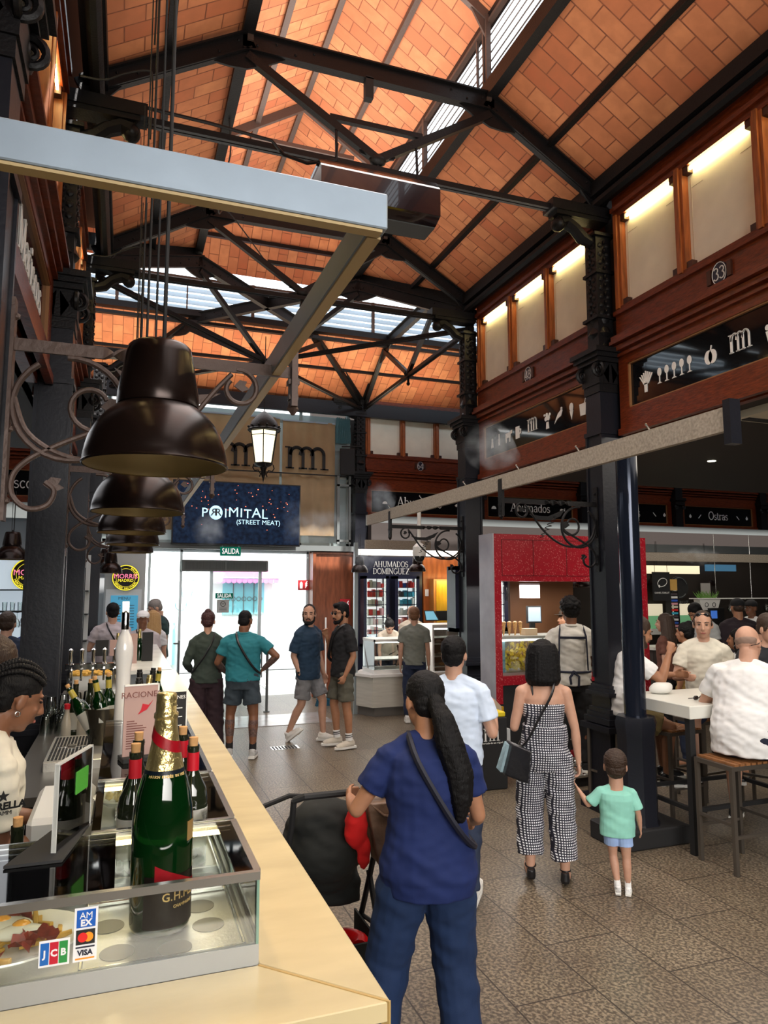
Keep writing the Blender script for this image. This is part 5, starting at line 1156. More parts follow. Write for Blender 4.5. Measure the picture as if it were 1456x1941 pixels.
for c, r in (((-.215, 1.725), .062), ((-.175, 1.69), .045)):
    m = M(); m.ball((0, 0, 0), (r, r * .72, .011), 3); m.xf(Matrix.Translation((c[0], c[1], 1.258))); m.noise(.007, 18); w_ = obj('egg_white', m, eggw, T, world=True)
    m = M(); m.ball((c[0] + .004, c[1] + .012, 1.266), (.019, .017, .011), 2); obj('yolk', m, yolk, w_, world=True)
ham = mat('cured_ham', (.36, .055, .03), .3, var=.5, vscale=40, coat=.3)
for i, (x, y, a) in enumerate(((-.13, 1.655, .3), (-.16, 1.64, 1.4), (-.245, 1.63, .8), (-.27, 1.655, 2.0), (-.19, 1.77, .2), (-.225, 1.615, 2.6))):
    m = M(); P = []
    for k_ in range(9):
        f = k_ / 8; P.append([m.b.verts.new((x + math.cos(a) * (f - .5) * .062 - math.sin(a) * w_ * .02, y + math.sin(a) * (f - .5) * .055 + math.cos(a) * w_ * .02, 1.262 + .010 * math.sin(f * 9 + i + w_ * 2) + .004 * w_)) for w_ in (-1, -.3, .3, 1)])
    for A, B in zip(P, P[1:]):
        for j in range(3): m.b.faces.new((A[j], A[j + 1], B[j + 1], B[j]))
    bmesh.ops.solidify(m.b, geom=m.b.faces[:], thickness=.002); obj('ham_slice', m, ham, T, world=True)
T = thing('plate_of_food', 'small white plate with pale food in the second case, left of the big bottle', 'plate of food', (.02, 2.40, 1.222)); plate(T, (.03, 2.62), .10, .09, 1.24)
m = M()
for i in range(26): m.ball((.03 + rr.uniform(-.05, .05), 2.62 + rr.uniform(-.045, .045), 1.262 + rr.uniform(0, .015)), rr.uniform(.009, .016), 1)
o = obj('food', m, mat('pale_food', (.72, .58, .28), .5, var=.3, vscale=40), T, world=True); o['kind'] = 'stuff'
T = thing('plate_of_food', 'plate of sliced ham far back under the long glass case', 'plate of food', (.08, 3.0, 1.222)); plate(T, (.08, 3.05), .11, .11, 1.23)
m = M()
for i in range(22): m.ball((.08 + rr.uniform(-.06, .06), 3.05 + rr.uniform(-.06, .06), 1.25 + rr.uniform(0, .02)), (.018, .014, .006), 1)
o = obj('food', m, ham, T, world=True); o['kind'] = 'stuff'
# payment stickers on the front glass
T = thing('payment_sticker', 'white payment sticker strip reading AMEX, circles and VISA on the case glass', 'sticker', (-.04, 1.51, 1.31)); yf = 1.5155
sw_ = mat('sticker_white', (.8, .8, .82), .4); tilt = lambda m, c: m.xf(Matrix.Translation(c) @ Matrix.Rotation(math.radians(0), 4, 'Y') @ Matrix.Translation([-v for v in c]))
m = M(); m.box(-.063, -.022, yf - .0015, yf, 1.262, 1.357); obj('backing', m, sw_, T, world=True)
m = M(); m.box(-.059, -.026, yf - .0025, yf - .0015, 1.322, 1.353); obj('blue_square', m, mat('sticker_blue', (.01, .10, .45), .4), T, world=True)
for tx, z in (('AM', 1.343), ('EX', 1.330)): obj('lettering', sans(tx, .0115, (-.0425, yf - .003, z), (1, 0, 0), (0, 0, 1), .001, .0006), sw_, T, world=True)
m = M(); m.box(-.059, -.026, yf - .0025, yf - .0015, 1.292, 1.318); obj('black_square', m, matt, T, world=True)
for x, nm, ma in ((-.0475, 'red_circle', mat('sticker_red', (.7, .02, .02), .4)), (-.0375, 'orange_circle', mat('sticker_orange', (.85, .30, .02), .4))):
    m = M(); m.slab([(x + .0085 * math.cos(q * PI / 10), yf - (.003 if x < -.04 else .0028), 1.305 + .0085 * math.sin(q * PI / 10)) for q in range(20)], (0, -.0006, 0)); obj(nm, m, ma, T, world=True)
m = M(); m.box(-.059, -.026, yf - .0025, yf - .0015, 1.286, 1.2885); obj('top_bar', m, navy, T, world=True); m = M(); m.box(-.059, -.026, yf - .0025, yf - .0015, 1.266, 1.2685); obj('bottom_bar', m, MATS['sticker_orange'], T, world=True)
obj('lettering', sans('VISA', .0095, (-.0425, yf - .003, 1.2775), (1, 0, 0), (0, 0, 1), .001, .0005), navy, T, world=True)
T = thing('payment_sticker', 'sticker with blue, red and green stripes reading JCB beside the egg plate', 'sticker', (-.09, 1.51, 1.29))
m = M(); m.box(-.121, -.069, yf - .0015, yf, 1.262, 1.308); obj('backing', m, sw_, T, world=True)
for i, (ch, c) in enumerate((('J', (.01, .12, .45)), ('C', (.5, .01, .03)), ('B', (.02, .25, .05)))):
    m = M(); x = -.1185 + i * .0158; m.box(x, x + .0145, yf - .0025, yf - .0015, 1.266, 1.304); obj('stripe', m, mat('stripe_%s' % ch, c, .4), T, world=True); obj('letter', sans(ch, .012, (x + .0072, yf - .003, 1.285), (1, 0, 0), (0, 0, 1), .001, .0006), sw_, T, world=True)
T = thing('dish_label', 'small dark label reading HUEVOS ROTOS CON JAMON IBERICO standing in the near case', 'label', (-.20, 1.76, 1.22))
m = M(); m.slab([(-.235, 1.80, 1.285), (-.165, 1.80, 1.285), (-.155, 1.80, 1.30), (-.165, 1.80, 1.315), (-.162, 1.80, 1.335), (-.238, 1.80, 1.335), (-.235, 1.80, 1.315), (-.245, 1.80, 1.30)], (0, .003, 0)); obj('card', m, mat('slate_card', (.05, .055, .05), .5), T, world=True)
for i, tx in enumerate(('HUEVOS', 'ROTOS CON', 'JAMÓN IBÉRICO')): obj('lettering', sans(tx, .0072, (-.20, 1.798, 1.325 - i * .0105), (1, 0, 0), (0, 0, 1), .0008), letter, T, world=True)
m = M(); m.box(-.206, -.194, 1.798, 1.802, 1.222, 1.286); obj('stem', m, steel, T, world=True)
# bottles
gb = mat('champagne_glass', (.002, .022, .004), .05, trans=.35, coat=.5); gb2 = mat('wine_glass_dark', (.012, .016, .008), .06, coat=.5); foil = mat('gold_foil', (.66, .52, .22), .28, .9, bump=.4, bscale=40); cork = mat('cork', (.55, .30, .12), .8, var=.2, vscale=60)
T = thing('champagne_bottle', 'very large green champagne bottle with gold neck and red slanted band', 'bottle', (.10, 1.69, 1.2275)); B = (.10, 1.69, 1.2275)
m = M(); m.lathe([(.050, 0), (.060, .004), (.0635, .015), (.0645, .05), (.0645, .215), (.062, .25), (.056, .285), (.049, .310), (.040, .335)], 48, B); obj('glass_body', m, gb, T, world=True, smooth=60)
m = M(); m.lathe([(.041, .333), (.034, .365), (.0285, .395), (.0250, .425), (.0240, .44)], 48, B); obj('foil_neck', m, foil, T, world=True, smooth=60)
m = M(); m.lathe([(.0235, .436), (.0262, .441), (.0262, .449), (.0225, .452), (.0220, .482), (.0215, .490), (.018, .494)], 36, B); m.noise(.0012, 90); obj('foil_cap', m, foil, T, world=True, smooth=60)
m = M(); m.lathe([(.0475, .3125), (.0425, .3285), (.0400, .3355)], 48, B, cap=False); bmesh.ops.solidify(m.b, geom=m.b.faces[:], thickness=.001); bd = obj('neck_band', m, mat('navy_label', (.01, .018, .03), .35), T, world=True)
def ringr(f): return None
def wraptext(T, txt, h, rad, z, c, a0, ma, sp=1.0, nm='lettering', tilt=0):
    n_ = len(txt); step = h * .88 * sp / rad
    for i, ch in enumerate(txt):
        if ch == ' ': continue
        a = math.radians(a0) + (i - (n_ - 1) / 2) * step; p = V((c[0] + rad * math.cos(a), c[1] + rad * math.sin(a), c[2] + z)); ux = V((-math.sin(a), math.cos(a), 0)); uy = (V((0, 0, 1)) - V((math.cos(a), math.sin(a), 0)) * tilt)
        obj(nm, sans(ch, h, p, ux, uy, .0006, .0003), ma, T, world=True)
gold = mat('gold_print', (.72, .50, .20), .35, .5)
wraptext(bd, 'MAISON FONDÉE EN 1827', .0055, .0455, .322, B, -82, gold, .85, tilt=.5)
m = M(); R = []
for i in range(25):
    a = math.radians(-180 + i * 7.5 * 1.0) ; zc_ = .395 - .010 * math.sin(a + PI / 2 + .9) ; 
    rr2 = lambda z: .041 + (.0245 - .041) * ((z - .333) / (.425 - .333)) ** .8 + .0014
    R.append([m.b.verts.new((B[0] + rr2(z) * math.cos(a), B[1] + rr2(z) * math.sin(a), B[2] + z)) for z in (zc_ - .012 - .012 * (i - 12) / 12, zc_ + .012 - .012 * (i - 12) / 12)])
for a_, b_ in zip(R, R[1:]): m.b.faces.new((a_[0], b_[0], b_[1], a_[1]))
bmesh.ops.solidify(m.b, geom=m.b.faces[:], thickness=.0006); obj('red_band', m, mat('red_ribbon', (.50, .008, .02), .4), T, world=True)
def curved(z0, z1, a0, a1, rad, off=.0008, n=16, zf=None):
    m = M(); R = []
    for i in range(n + 1):
        a = math.radians(a0 + (a1 - a0) * i / n); f = i / n; zz0, zz1 = (z0, z1) if not zf else zf(f)
        R.append([m.b.verts.new((B[0] + (rad + off) * math.cos(a), B[1] + (rad + off) * math.sin(a), B[2] + z)) for z in (zz0, zz1)])
    for a_, b_ in zip(R, R[1:]): m.b.faces.new((a_[0], b_[0], b_[1], a_[1]))
    bmesh.ops.solidify(m.b, geom=m.b.faces[:], thickness=.0005); return m
obj('label', curved(.02, .125, -125, -15, .0645), mat('black_label', (.02, .014, .012), .3), T, world=True)
obj('red_sash', curved(0, 0, -105, -15, .0645, .0016, 16, lambda f: (.105 + .0 * f, .148 - .05 * f)), MATS['red_ribbon'], T, world=True)
wraptext(T, 'G.H.MUMM', .017, .0668, .082, B, -48, gold, .80); wraptext(T, 'CHAMPAGNE', .006, .0668, .062, B, -48, gold, 1.1)
m = curved(.185, .225, -42, -18, .0645); obj('gold_crest', m, gold, T, world=True)
def wine(label, loc, h=.31, kind='red', group='opened wine bottles', tilt=None, cap='foil', rot=0):
    T = thing('wine_bottle', label, 'bottle', loc, rot, group); k_ = h / .31
    if tilt: T.rotation_euler = tilt
    P = [(.030, 0), (.037, .004), (.038, .02), (.038, .17), (.034, .195), (.020, .222), (.0145, .24), (.0140, .285), (.0150, .288), (.0150, .298)]
    m = M(); m.lathe([(a * k_, b * k_) for a, b in P], 24); obj('glass_body', m, gb2 if kind != 'green' else gb, T, smooth=60)
    if cap == 'foil' or cap == 'red':
        m = M(); m.lathe([(.0152 * k_, .236 * k_), (.0152 * k_, .282 * k_)], 20); obj('capsule', m, MATS['red_ribbon'] if cap == 'red' else (foil if kind != 'green' else mat('yellow_capsule', (.40, .32, .05), .4)), T)
    m = M(); m.lathe([(.0105 * k_, .296 * k_), (.0115 * k_, .318 * k_)], 14); obj('cork', m, cork, T)
    m = M(); m.lathe([(.0387 * k_, .06 * k_), (.0387 * k_, .15 * k_)], 24, cap=False); bmesh.ops.solidify(m.b, geom=m.b.faces[:], thickness=.0005); obj('label', m, mat('paper_label', (.70, .68, .62), .6), T)
    return T
wine('red wine bottle with red capsule and white label just right of the big champagne bottle', (.190, 2.00, 1.2265), .325, cap='red')
wine('red capped wine bottle farther right, behind the black card', (.175, 2.16, 1.2265), .325, cap='red')
wine('wine bottle with red capsule just left of the big champagne bottle', (.045, 1.97, 1.2265), .325, cap='red')
wine('dark bottle with black capsule behind the one left of the big champagne bottle', (.055, 2.12, 1.2265), .325, cap='')
# champagne-red star and table things on top of the cases
T = thing('menu_stand', 'tall pink menu card reading RACIONES on a black foot on the glass', 'menu stand', (.07, 2.60, 1.38), math.radians(12))
pk = mat('pink_card', (.42, .27, .24), .6)
m = M(); m.box(-.055, .055, -.002, .004, .015, .245); m2_ = m; obj('card', m, pk, T); m = M(); m.box(-.06, .065, -.035, .045, 0, .016); obj('foot', m, matt, T, bevel=.002)
m = M(); m.box(.055, .060, -.003, .006, .015, .25).box(-.055, .06, -.003, .006, .245, .25); obj('acrylic_edge', m, white, T)
obj('lettering', sans('RACIONES', .020, (0, -.0035, .215), (1, 0, 0), (0, 0, 1), .001), mat('brown_print', (.16, .05, .04), .6), T)
m = M(); m.slab([(-.03 + x, -.003, .15 + z) for x, z in ((.02, 0), (.05, .015), (.07, .045), (.055, .03), (.035, .035), (.03, .015))], (0, -.001, 0)); obj('red_drawing', m, MATS['red_ribbon'], T)
m = M()
for i in range(12): m.box(-.045, .0 + .02 * math.sin(i), -.0032, -.002, .04 + i * .008, .043 + i * .008)
obj('text_lines', m, MATS['brown_print'], T)
T = thing('menu_card', 'black menu card with white text standing right of the big champagne bottle', 'menu card', (.20, 2.95, 1.38), math.radians(14))
m = M(); m.box(-.055, .05, 0, .004, .0, .17); obj('card', m, matt, T); m = M(); m.box(.05, .054, -.001, .005, 0, .172); obj('acrylic_edge', m, white, T); m = M(); m.box(-.06, .06, -.03, .03, 0, .006); obj('foot', m, matt, T)
obj('lettering', sans('RACIONES', .014, (0, -.002, .15), (1, 0, 0), (0, 0, 1), .001), letter, T)
m = M()
for i in range(10): m.box(-.04, .02 + .015 * math.sin(i * 2), -.002, 0, .03 + i * .011, .033 + i * .011)
obj('text_lines', m, letter, T)
T = thing('acrylic_sign', 'upright clear acrylic sign with a green patch before the barmaid', 'acrylic sign', (-.09, 1.84, 1.38), math.radians(72))
m = M(); m.box(-.10, .10, -.004, .004, .004, .19); obj('acrylic_sheet', m, glassmat('acrylic', (.85, .85, .82), .16), T)
m = M(); m.box(-.10, -.097, -.005, .005, 0, .19).box(.097, .10, -.005, .005, 0, .19).box(-.10, .10, -.005, .005, .188, .192); obj('bright_edge', m, mat('acrylic_edge', (.65, .65, .62), .2), T)
m = M(); m.box(.0, .07, -.006, -.004, .10, .15); obj('green_patch', m, mat('leaf_green', (.07, .35, .04), .5), T)
tag(obj('black_pad', M().slab([(-.21, 1.70, 1.381), (-.10, 1.70, 1.381), (-.05, 1.96, 1.381), (-.12, 1.96, 1.381)], (0, 0, .006)), matt), 'flat black pad lying on the glass under the acrylic sign', 'pad')
# white beer tower
T = thing('beer_tower', 'tall white bottle-shaped beer tap tower lit from above, behind the long case', 'beer tap', (.015, 3.75, 1.06))
m = M(); m.lathe([(.045, -.14), (.038, -.12), (.036, .15), (.033, .28), (.034, .36), (.042, .43), (.041, .47), (.030, .52), (.018, .545), (.018, .56)], 32, (.015, 3.75, ZC)); obj('tower', m, mat('white_ceramic', (.72, .70, .68), .18, coat=.5), T, world=True, smooth=60)
m = M(); m.lathe([(.019, .555), (.019, .635), (.014, .65)], 20, (.015, 3.75, ZC)); obj('tap_head', m, chrome, T, world=True); m = M(); m.box(.0, .03, 3.735, 3.765, ZC + .64, ZC + .69); obj('lamp_top', m, mat('tap_glow', (1, .85, .55), emit=6, ecol=(1, .85, .5)), T, world=True)
# buckets and bottles
def bucket(label, loc, r=.12, h=.17, ma=None, n=5, tiltx=0, seed=1, gold_=True):
    T = thing('ice_bucket', label, 'bucket', loc, 0, 'ice buckets on the counter'); ma = ma or mat('champagne_metal', (.50, .42, .22), .3, .8)
    m = M(); m.lathe([(r * .62, 0), (r * .72, .01), (r * .95, h * .8), (r * 1.06, h), (r * 1.02, h), (r * .92, h * .8), (r * .6, .02)], 28, cap=False); obj('pail', m, ma, T, smooth=60)
    m = M(); m.lathe([(.001, h * .72), (r * .9, h * .74)], 20, cap=False)
    r3 = random.Random(seed)
    for i in range(40): a, d = r3.uniform(0, 6.3), r3.uniform(0, r * .82); m.box(d * math.cos(a) - .012, d * math.cos(a) + .012, d * math.sin(a) - .012, d * math.sin(a) + .012, h * .7, h * .7 + .035)
    o = obj('ice', m, mat('ice', (.75, .78, .74), .1, trans=.4), T); o['kind'] = 'stuff'
    return T
bucket('tall dark tilted-looking ice bucket left of the white beer tower', (-.075, 4.35, 1.06), .10, .24, mat('pewter', (.10, .09, .07), .25, .85), seed=2)
bucket('golden ice bucket right of the white beer tower, full of champagne', (.11, 4.55, 1.06), .13, .21, seed=3)
bucket('second golden ice bucket, right behind the first, with an open rim', (.165, 5.0, 1.06), .13, .21, seed=4)
for i, (x, y, tx, ty, kd, lb) in enumerate(((-.10, 4.33, -.15, -.55, 'green', 'green-capsule white wine bottle leaning far left out of the dark bucket'), (-.06, 4.33, -.05, -.22, 'green', 'yellow-capsule wine bottle leaning left in the dark bucket'), (-.045, 4.42, 0, -.05, 'green', 'upright corked bottle at the back of the dark bucket'))):
    wine(lb, (x, y, 1.14), .33, kd, 'bottles in ice', tilt=(tx, ty, 0))
def champ(label, loc, tilt=(0, 0, 0), top_=foil):
    T = thing('champagne_bottle', label, 'bottle', loc, 0, 'bottles in ice'); T.rotation_euler = tilt
    m = M(); m.lathe([(.040, 0), (.043, .01), (.043, .15), (.036, .19), (.022, .235)], 24); obj('glass_body', m, gb, T, smooth=60)
    m = M(); m.lathe([(.0225, .233), (.018, .27), (.0175, .30), (.019, .302), (.019, .31), (.016, .312), (.016, .328)], 20); obj('foil_neck', m, top_, T)
dkf = mat('dark_foil', (.03, .03, .03), .3, .5)
for x, y, a, b, f, lb in ((.085, 4.58, .05, -.12, foil, 'gold-necked champagne at the left of the first golden bucket'), (.125, 4.50, .0, .0, dkf, 'champagne with black cap in the middle of the first golden bucket'), (.165, 4.62, -.05, .08, foil, 'gold-necked champagne at the back of the first golden bucket'), (.225, 4.93, .05, -.05, dkf, 'dark-capped bottle at the left of the second golden bucket'), (.265, 5.0, 0, .1, dkf, 'dark-capped bottle at the back of the second golden bucket')):
    champ(lb, (x - (.02 if x < .2 else .09), y + (.0 if x < .2 else .05), 1.105), (a, b, 0), f)
wine('corked yellow-capsule bottle standing out of the second golden bucket', (.20, 4.93, 1.11), .33, 'green', 'bottles in ice', tilt=(.05, .12, 0))
T = thing('wooden_tub', 'pale round tub with black lettering reading vermouth below the golden bucket', 'tub', (.14, 4.12, 1.065)); m = M(); m.lathe([(.075, 0), (.085, .12), (.088, .125)], 28, (.14, 4.12, 1.065)); obj('tub', m, mat('pale_wood', (.60, .48, .28), .5), T, world=True)
wraptext(T, 'VERMUT', .022, .0885, .055, (.14, 4.12, 1.065), -95, matt, .9); wraptext(T, 'DE GRIFO', .016, .0885, .025, (.14, 4.12, 1.065), -95, matt, .9)
# back-bar work surface behind the counter
T = thing('back_bar', 'stainless work surface behind the counter crowded with bottles and glasses', 'work surface', (-.25, 5, 0)); m = M(); m.box(-.46, .30, 3.5, 7.0, 1.02, 1.06); obj('top', m, mat('dark_steel', (.14, .13, .12), .35, .8), T, world=True); m = M(); m.box(-.44, .28, 3.95, 6.95, 0, 1.02); obj('cabinet_body', m, matt, T, world=True)
T = thing('drip_tray', 'square stainless drip tray with a perforated grid and a star-like mark', 'drip tray', (-.2, 4.4, 1.06)); m = M(); m.box(-.34, -.07, 3.95, 4.62, 1.04, 1.105); obj('tray_box', m, steel_b, T, world=True, bevel=.003)
m = M()
for i in range(11):
    for j in range(16): m.box(-.325 + i * .017, -.314 + i * .017, 3.99 + j * .037, 4.012 + j * .037, 1.105, 1.108)
o = obj('grid', m, matt, T, world=True); o['kind'] = 'stuff'
m = M(); m.box(-.30, -.16, 4.27, 4.29, 1.108, 1.111).box(-.25, -.21, 4.22, 4.34, 1.108, 1.111); obj('mark', m, steel, T, world=True)
for x, y, lb in ((-.245, 4.72, 'corked dark wine bottle at the left behind the drip tray'), (-.165, 4.74, 'corked dark wine bottle in the middle behind the drip tray')): wine(lb, (x, y, 1.06), .34, cap='')
def soft(label, loc):
    T = thing('sauce_bottle', label, 'bottle', loc, 0, 'red-capped bottles behind the drip tray'); m = M(); m.lathe([(.030, 0), (.032, .01), (.030, .11), (.016, .16), (.015, .19)], 18); obj('bottle_body', m, mat('translucent_plastic', (.55, .50, .42), .2, trans=.3), T, smooth=60)
    m = M(); m.lathe([(.018, .185), (.018, .215)], 16); obj('bottle_cap', m, MATS['red_ribbon'], T)
for x, lb in ((-.285, 'red-capped bottle leftmost behind the drip tray'), (-.205, 'red-capped bottle between the two corked ones'), (-.125, 'red-capped bottle next to the dark bucket')): soft(lb, (x, 4.70, 1.06))
def tumbler(): 
    T = thing('drinking_glass', 'clear upturned drinking glass in the cluster behind the wine bottles', 'glass', (-.4, 5.0, 1.06), 0, 'clear glasses behind the wine bottles'); m = M(); m.lathe([(.036, 0), (.034, .05), (.028, .105), (.027, .11)], 16, cap=False); m.lathe([(.001, .11), (.027, .11)], 16, cap=False); obj('bowl', m, glass, T, smooth=60); return T
t0 = tumbler(); q = 0
for i in range(4):
    for j in range(8):
        if i == j == 0: t0.location = (-.42, 4.95, 1.06); continue
        dup(t0, (-.42 + i * .085, 4.95 + j * .095, 1.06))
for j in range(5): dup(t0, (-.40 + j * .07, 5.0 + j * .06, 1.172))
tag(obj('stacked_plate', M().lathe([(.10, 0), (.13, .015), (.125, .02)], 28, (-.22, 5.75, 1.06)), porc), 'white plate lying beyond the clear glasses', 'plate')
T = thing('beer_taps', 'row of chrome beer taps in the middle of the bar', 'beer taps', (-.2, 6.4, 1.06)); m = M(); m.box(-.42, .0, 6.37, 6.43, 1.30, 1.35).box(-.40, -.36, 6.37, 6.43, 1.06, 1.3).box(-.06, -.02, 6.37, 6.43, 1.06, 1.3); obj('tap_rail', m, chrome, T, world=True, bevel=.005)
for i in range(5): x = -.38 + i * .085; m = M(); m.rod((x, 6.36, 1.30), (x, 6.30, 1.30), .012).rod((x, 6.31, 1.31), (x, 6.31, 1.22), .009).lathe([(.010, 1.34), (.016, 1.37), (.014, 1.43), (.018, 1.46), (.004, 1.475)], 12, (x, 6.36, 0)); obj('tap', m, chrome, T, world=True)
for i, (x, y, c, lb) in enumerate(((-.16, 6.9, matt, 'black drinks card behind the beer taps'), (-.04, 6.9, pk, 'pink drinks card behind the beer taps'), (.10, 7.8, pk, 'tall pinkish menu stand on the farther counter'), (.26, 8.0, matt, 'tall dark menu stand on the farther counter'))):
    tag(obj('menu_card', M().box(x - .055, x + .055, y, y + .006, (1.36 if i < 2 else ZC), (1.50 if i < 2 else ZC + .30)), c), lb, 'menu card')
for x, y, lb in ((.18, 8.1, 'green champagne bottle standing between the two menu stands'), (-.03, 7.4, 'champagne bottle behind the beer taps')): T_ = champ(lb, (x, y, ZC + .002))
T = thing('tapas_dish', 'long steel dish of golden croquettes behind the beer taps', 'food', (-.25, 7.2, 1.2)); m = M(); m.box(-.45, -.05, 7.15, 7.45, 1.0, 1.16); obj('dish', m, steel_b, T, world=True)
m = M()
for i in range(60): m.ball((rr.uniform(-.42, -.08), rr.uniform(7.18, 7.42), rr.uniform(1.165, 1.19)), (.028, .016, .014), 1)
o = obj('croquettes', m, chipm, T, world=True); o['kind'] = 'stuff'
wine('corked bottle at the left front behind the near case, cork showing', (-.24, 2.18, 1.0), .34, cap='')
T = thing('prep_sink', 'white plastic tub and tongs on the work area before the barmaid', 'tub', (-.2, 2.7, 1.1)); m = M(); m.box(-.30, -.08, 2.95, 3.45, 1.0, 1.12); obj('tub', m, mat('white_plastic', (.65, .66, .66), .4), T, world=True, bevel=.02)
m = M(); m.rod((-.14, 2.45, 1.19), (-.11, 2.75, 1.30), .008).rod((-.12, 2.45, 1.19), (-.09, 2.72, 1.30), .008); obj('tongs', m, steel, T, world=True)
T = thing('work_bench', 'stainless bench in front of the barmaid, right behind the case', 'work surface', (-.25, 2.8, 0)); m = M(); m.box(-.20, -.06, 1.9, 3.9, 1.0, 1.04); obj('top', m, MATS['dark_steel'], T, world=True); m = M(); m.box(-.18, -.08, 1.95, 3.85, 0, 1.0); obj('cabinet_body', m, matt, T, world=True)
# ---------------------------------------------------------------- bar on the far left: shelf with glasses, round neon signs
T = thing('shelf_unit', 'white backlit bar shelf with hanging wine glasses behind the left column', 'shelf', (-1.6, 11.6, 0)); m = M(); m.box(-3.2, -.7, 11.85, 11.9, .9, 2.4); obj('backlit_panel', m, mat('pale_blue_panel', (.62, .74, .80), .5, emit=.5, ecol=(.75, .88, 1)), T, world=True)
for z in (1.93, 1.62): m = M(); m.box(-3.2, -.72, 11.5, 11.85, z, z + .02); obj('shelf_board', m, iron, T, world=True)
m = M(); m.box(-3.2, -.72, 11.1, 11.45, .95, 1.05); obj('bar_top', m, wm, T, world=True); m = M(); m.box(-3.2, -.75, 11.15, 11.45, 0, .95); obj('bar_front', m, face_m, T, world=True)
T = thing('wine_glass', 'upside-down wine glass hanging under the left bar shelf', 'wine glass', (0, 0, 0), 0, 'hanging wine glasses'); m = M(); m.lathe([(.036, 0), (.034, -.003), (.004, -.01), (.004, -.085), (.02, -.10), (.042, -.14), (.045, -.17), (.036, -.215)], 16, cap=False); obj('bowl', m, glass, T, smooth=60); g0 = T; g0.location = (-1.30, 11.55, 1.62)
for i in range(1, 9): dup(g0, (-1.30 - .125 * i, 11.55, 1.62))
T = thing('tumbler', 'clear tumbler standing on the upper shelf of the left bar', 'glass', (-1.30, 11.6, 1.645), 0, 'tumblers on the left bar shelf'); m = M(); m.lathe([(.03, 0), (.036, .12)], 14, cap=False); obj('bowl', m, glass, T)
t1 = T
for i in range(1, 10): dup(t1, (-1.30 - .10 * i, 11.6, 1.645))
def neon(label, c, r, group='round neon signs'):
    T = thing('round_neon_sign', label, 'neon sign', c, 0, group); y = 0
    m = M(); m.slab([(r * math.cos(a), 0, r * math.sin(a)) for a in [i * PI / 16 for i in range(32)]], (0, .03, 0)); obj('disc', m, matt, T)
    m = M(); m.tube(arc(0, 0, r * .95, 0, 360, 40, 'xz', -.008), r * .035, 6).tube(arc(0, 0, r * .70, 0, 360, 40, 'xz', -.006), r * .012, 5); obj('yellow_ring', m, mat('neon_yellow', (.9, .75, .05), emit=.9, ecol=(1, .85, .05)), T)
    obj('lettering', sans('MORRIS', r * .36, (0, -.008, r * .10), (1, 0, 0), (0, 0, 1), .004, .004), mat('neon_pink', (.9, .15, .3), emit=1.0, ecol=(1, .25, .4)), T)
    obj('lettering', sans('MADRID', r * .22, (0, -.008, -r * .22), (1, 0, 0), (0, 0, 1), .004, .003), MATS['neon_yellow'], T)
    for i, ch in enumerate('MERCADO SAN MIGUEL'):
        if ch != ' ': a = math.radians(205 + i * 7.6); obj('letter', sans(ch, r * .13, (r * .82 * math.cos(a), -.008, r * .82 * math.sin(a)), (-math.sin(a), 0, math.cos(a)), (-math.cos(a), 0, -math.sin(a)), .003, .001), MATS['neon_yellow'], T)
    for i, ch in enumerate('BALLENA'):
        a = math.radians(60 - i * 7.6); obj('letter', sans(ch, r * .13, (r * .82 * math.cos(a), -.008, r * .82 * math.sin(a)), (math.sin(a), 0, -math.cos(a)), (math.cos(a), 0, math.sin(a)), .003, .001), MATS['neon_yellow'], T)
neon('round black and yellow sign reading MORRIS MADRID over the left bar', (-1.33, 11.8, 2.17), .24); neon('round black and yellow sign half hidden behind small bell lamps by the exit', (.03, 12.6, 2.14), .215)
T = thing('menu_board', 'pale frame with a turquoise and blue menu under the round sign', 'menu board', (.03, 12.6, 1.7)); m = M(); m.box(-.27, .29, 12.62, 12.66, 1.15, 1.95); obj('frame', m, mat('pale_frame', (.62, .66, .68), .5), T, world=True)
grad = mat('menu_blue', (.06, .30, .50), .5, emit=.35, ecol=(.1, .5, .75)); m = M(); m.box(-.19, .235, 12.61, 12.62, 1.22, 1.85); obj('poster', m, grad, T, world=True); obj('lettering', sans('MENU', .05, (.02, 12.607, 1.80), (1, 0, 0), (0, 0, 1), .002, .001), navy, T, world=True)
m = M()
for i in range(9):
    for x in (-.15, .06): m.box(x, x + .12, 12.605, 12.61, 1.32 + i * .045, 1.33 + i * .045)
obj('text_lines', m, navy, T, world=True)
tag(obj('stall_wall', M().box(-.30, .34, 12.66, 12.72, 0, 2.62), mat('pale_stall_wall', (.42, .44, .44), .6)), 'pale stall wall carrying the round sign and the menu board', 'wall panel')
T = thing('bottle_shelf', 'narrow shelf with single bottles between the left columns', 'shelf', (-.55, 10.2, 0)); m = M(); m.box(-.75, -.42, 10.2, 10.24, .9, 2.4); obj('back_panel', m, mat('pale_blue_panel2', (.55, .58, .58), .5), T, world=True)
for z in (1.28, 1.62, 1.92): m = M(); m.box(-.75, -.42, 10.0, 10.2, z, z + .015); obj('shelf_board', m, iron, T, world=True)
wine('wine bottle with red top on the narrow shelf between the left columns', (-.52, 10.1, 1.935), .28, cap='red', group='bottles on the narrow shelf'); wine('small bottle on the middle board of the narrow shelf', (-.53, 10.1, 1.635), .24, cap='foil', group='bottles on the narrow shelf')
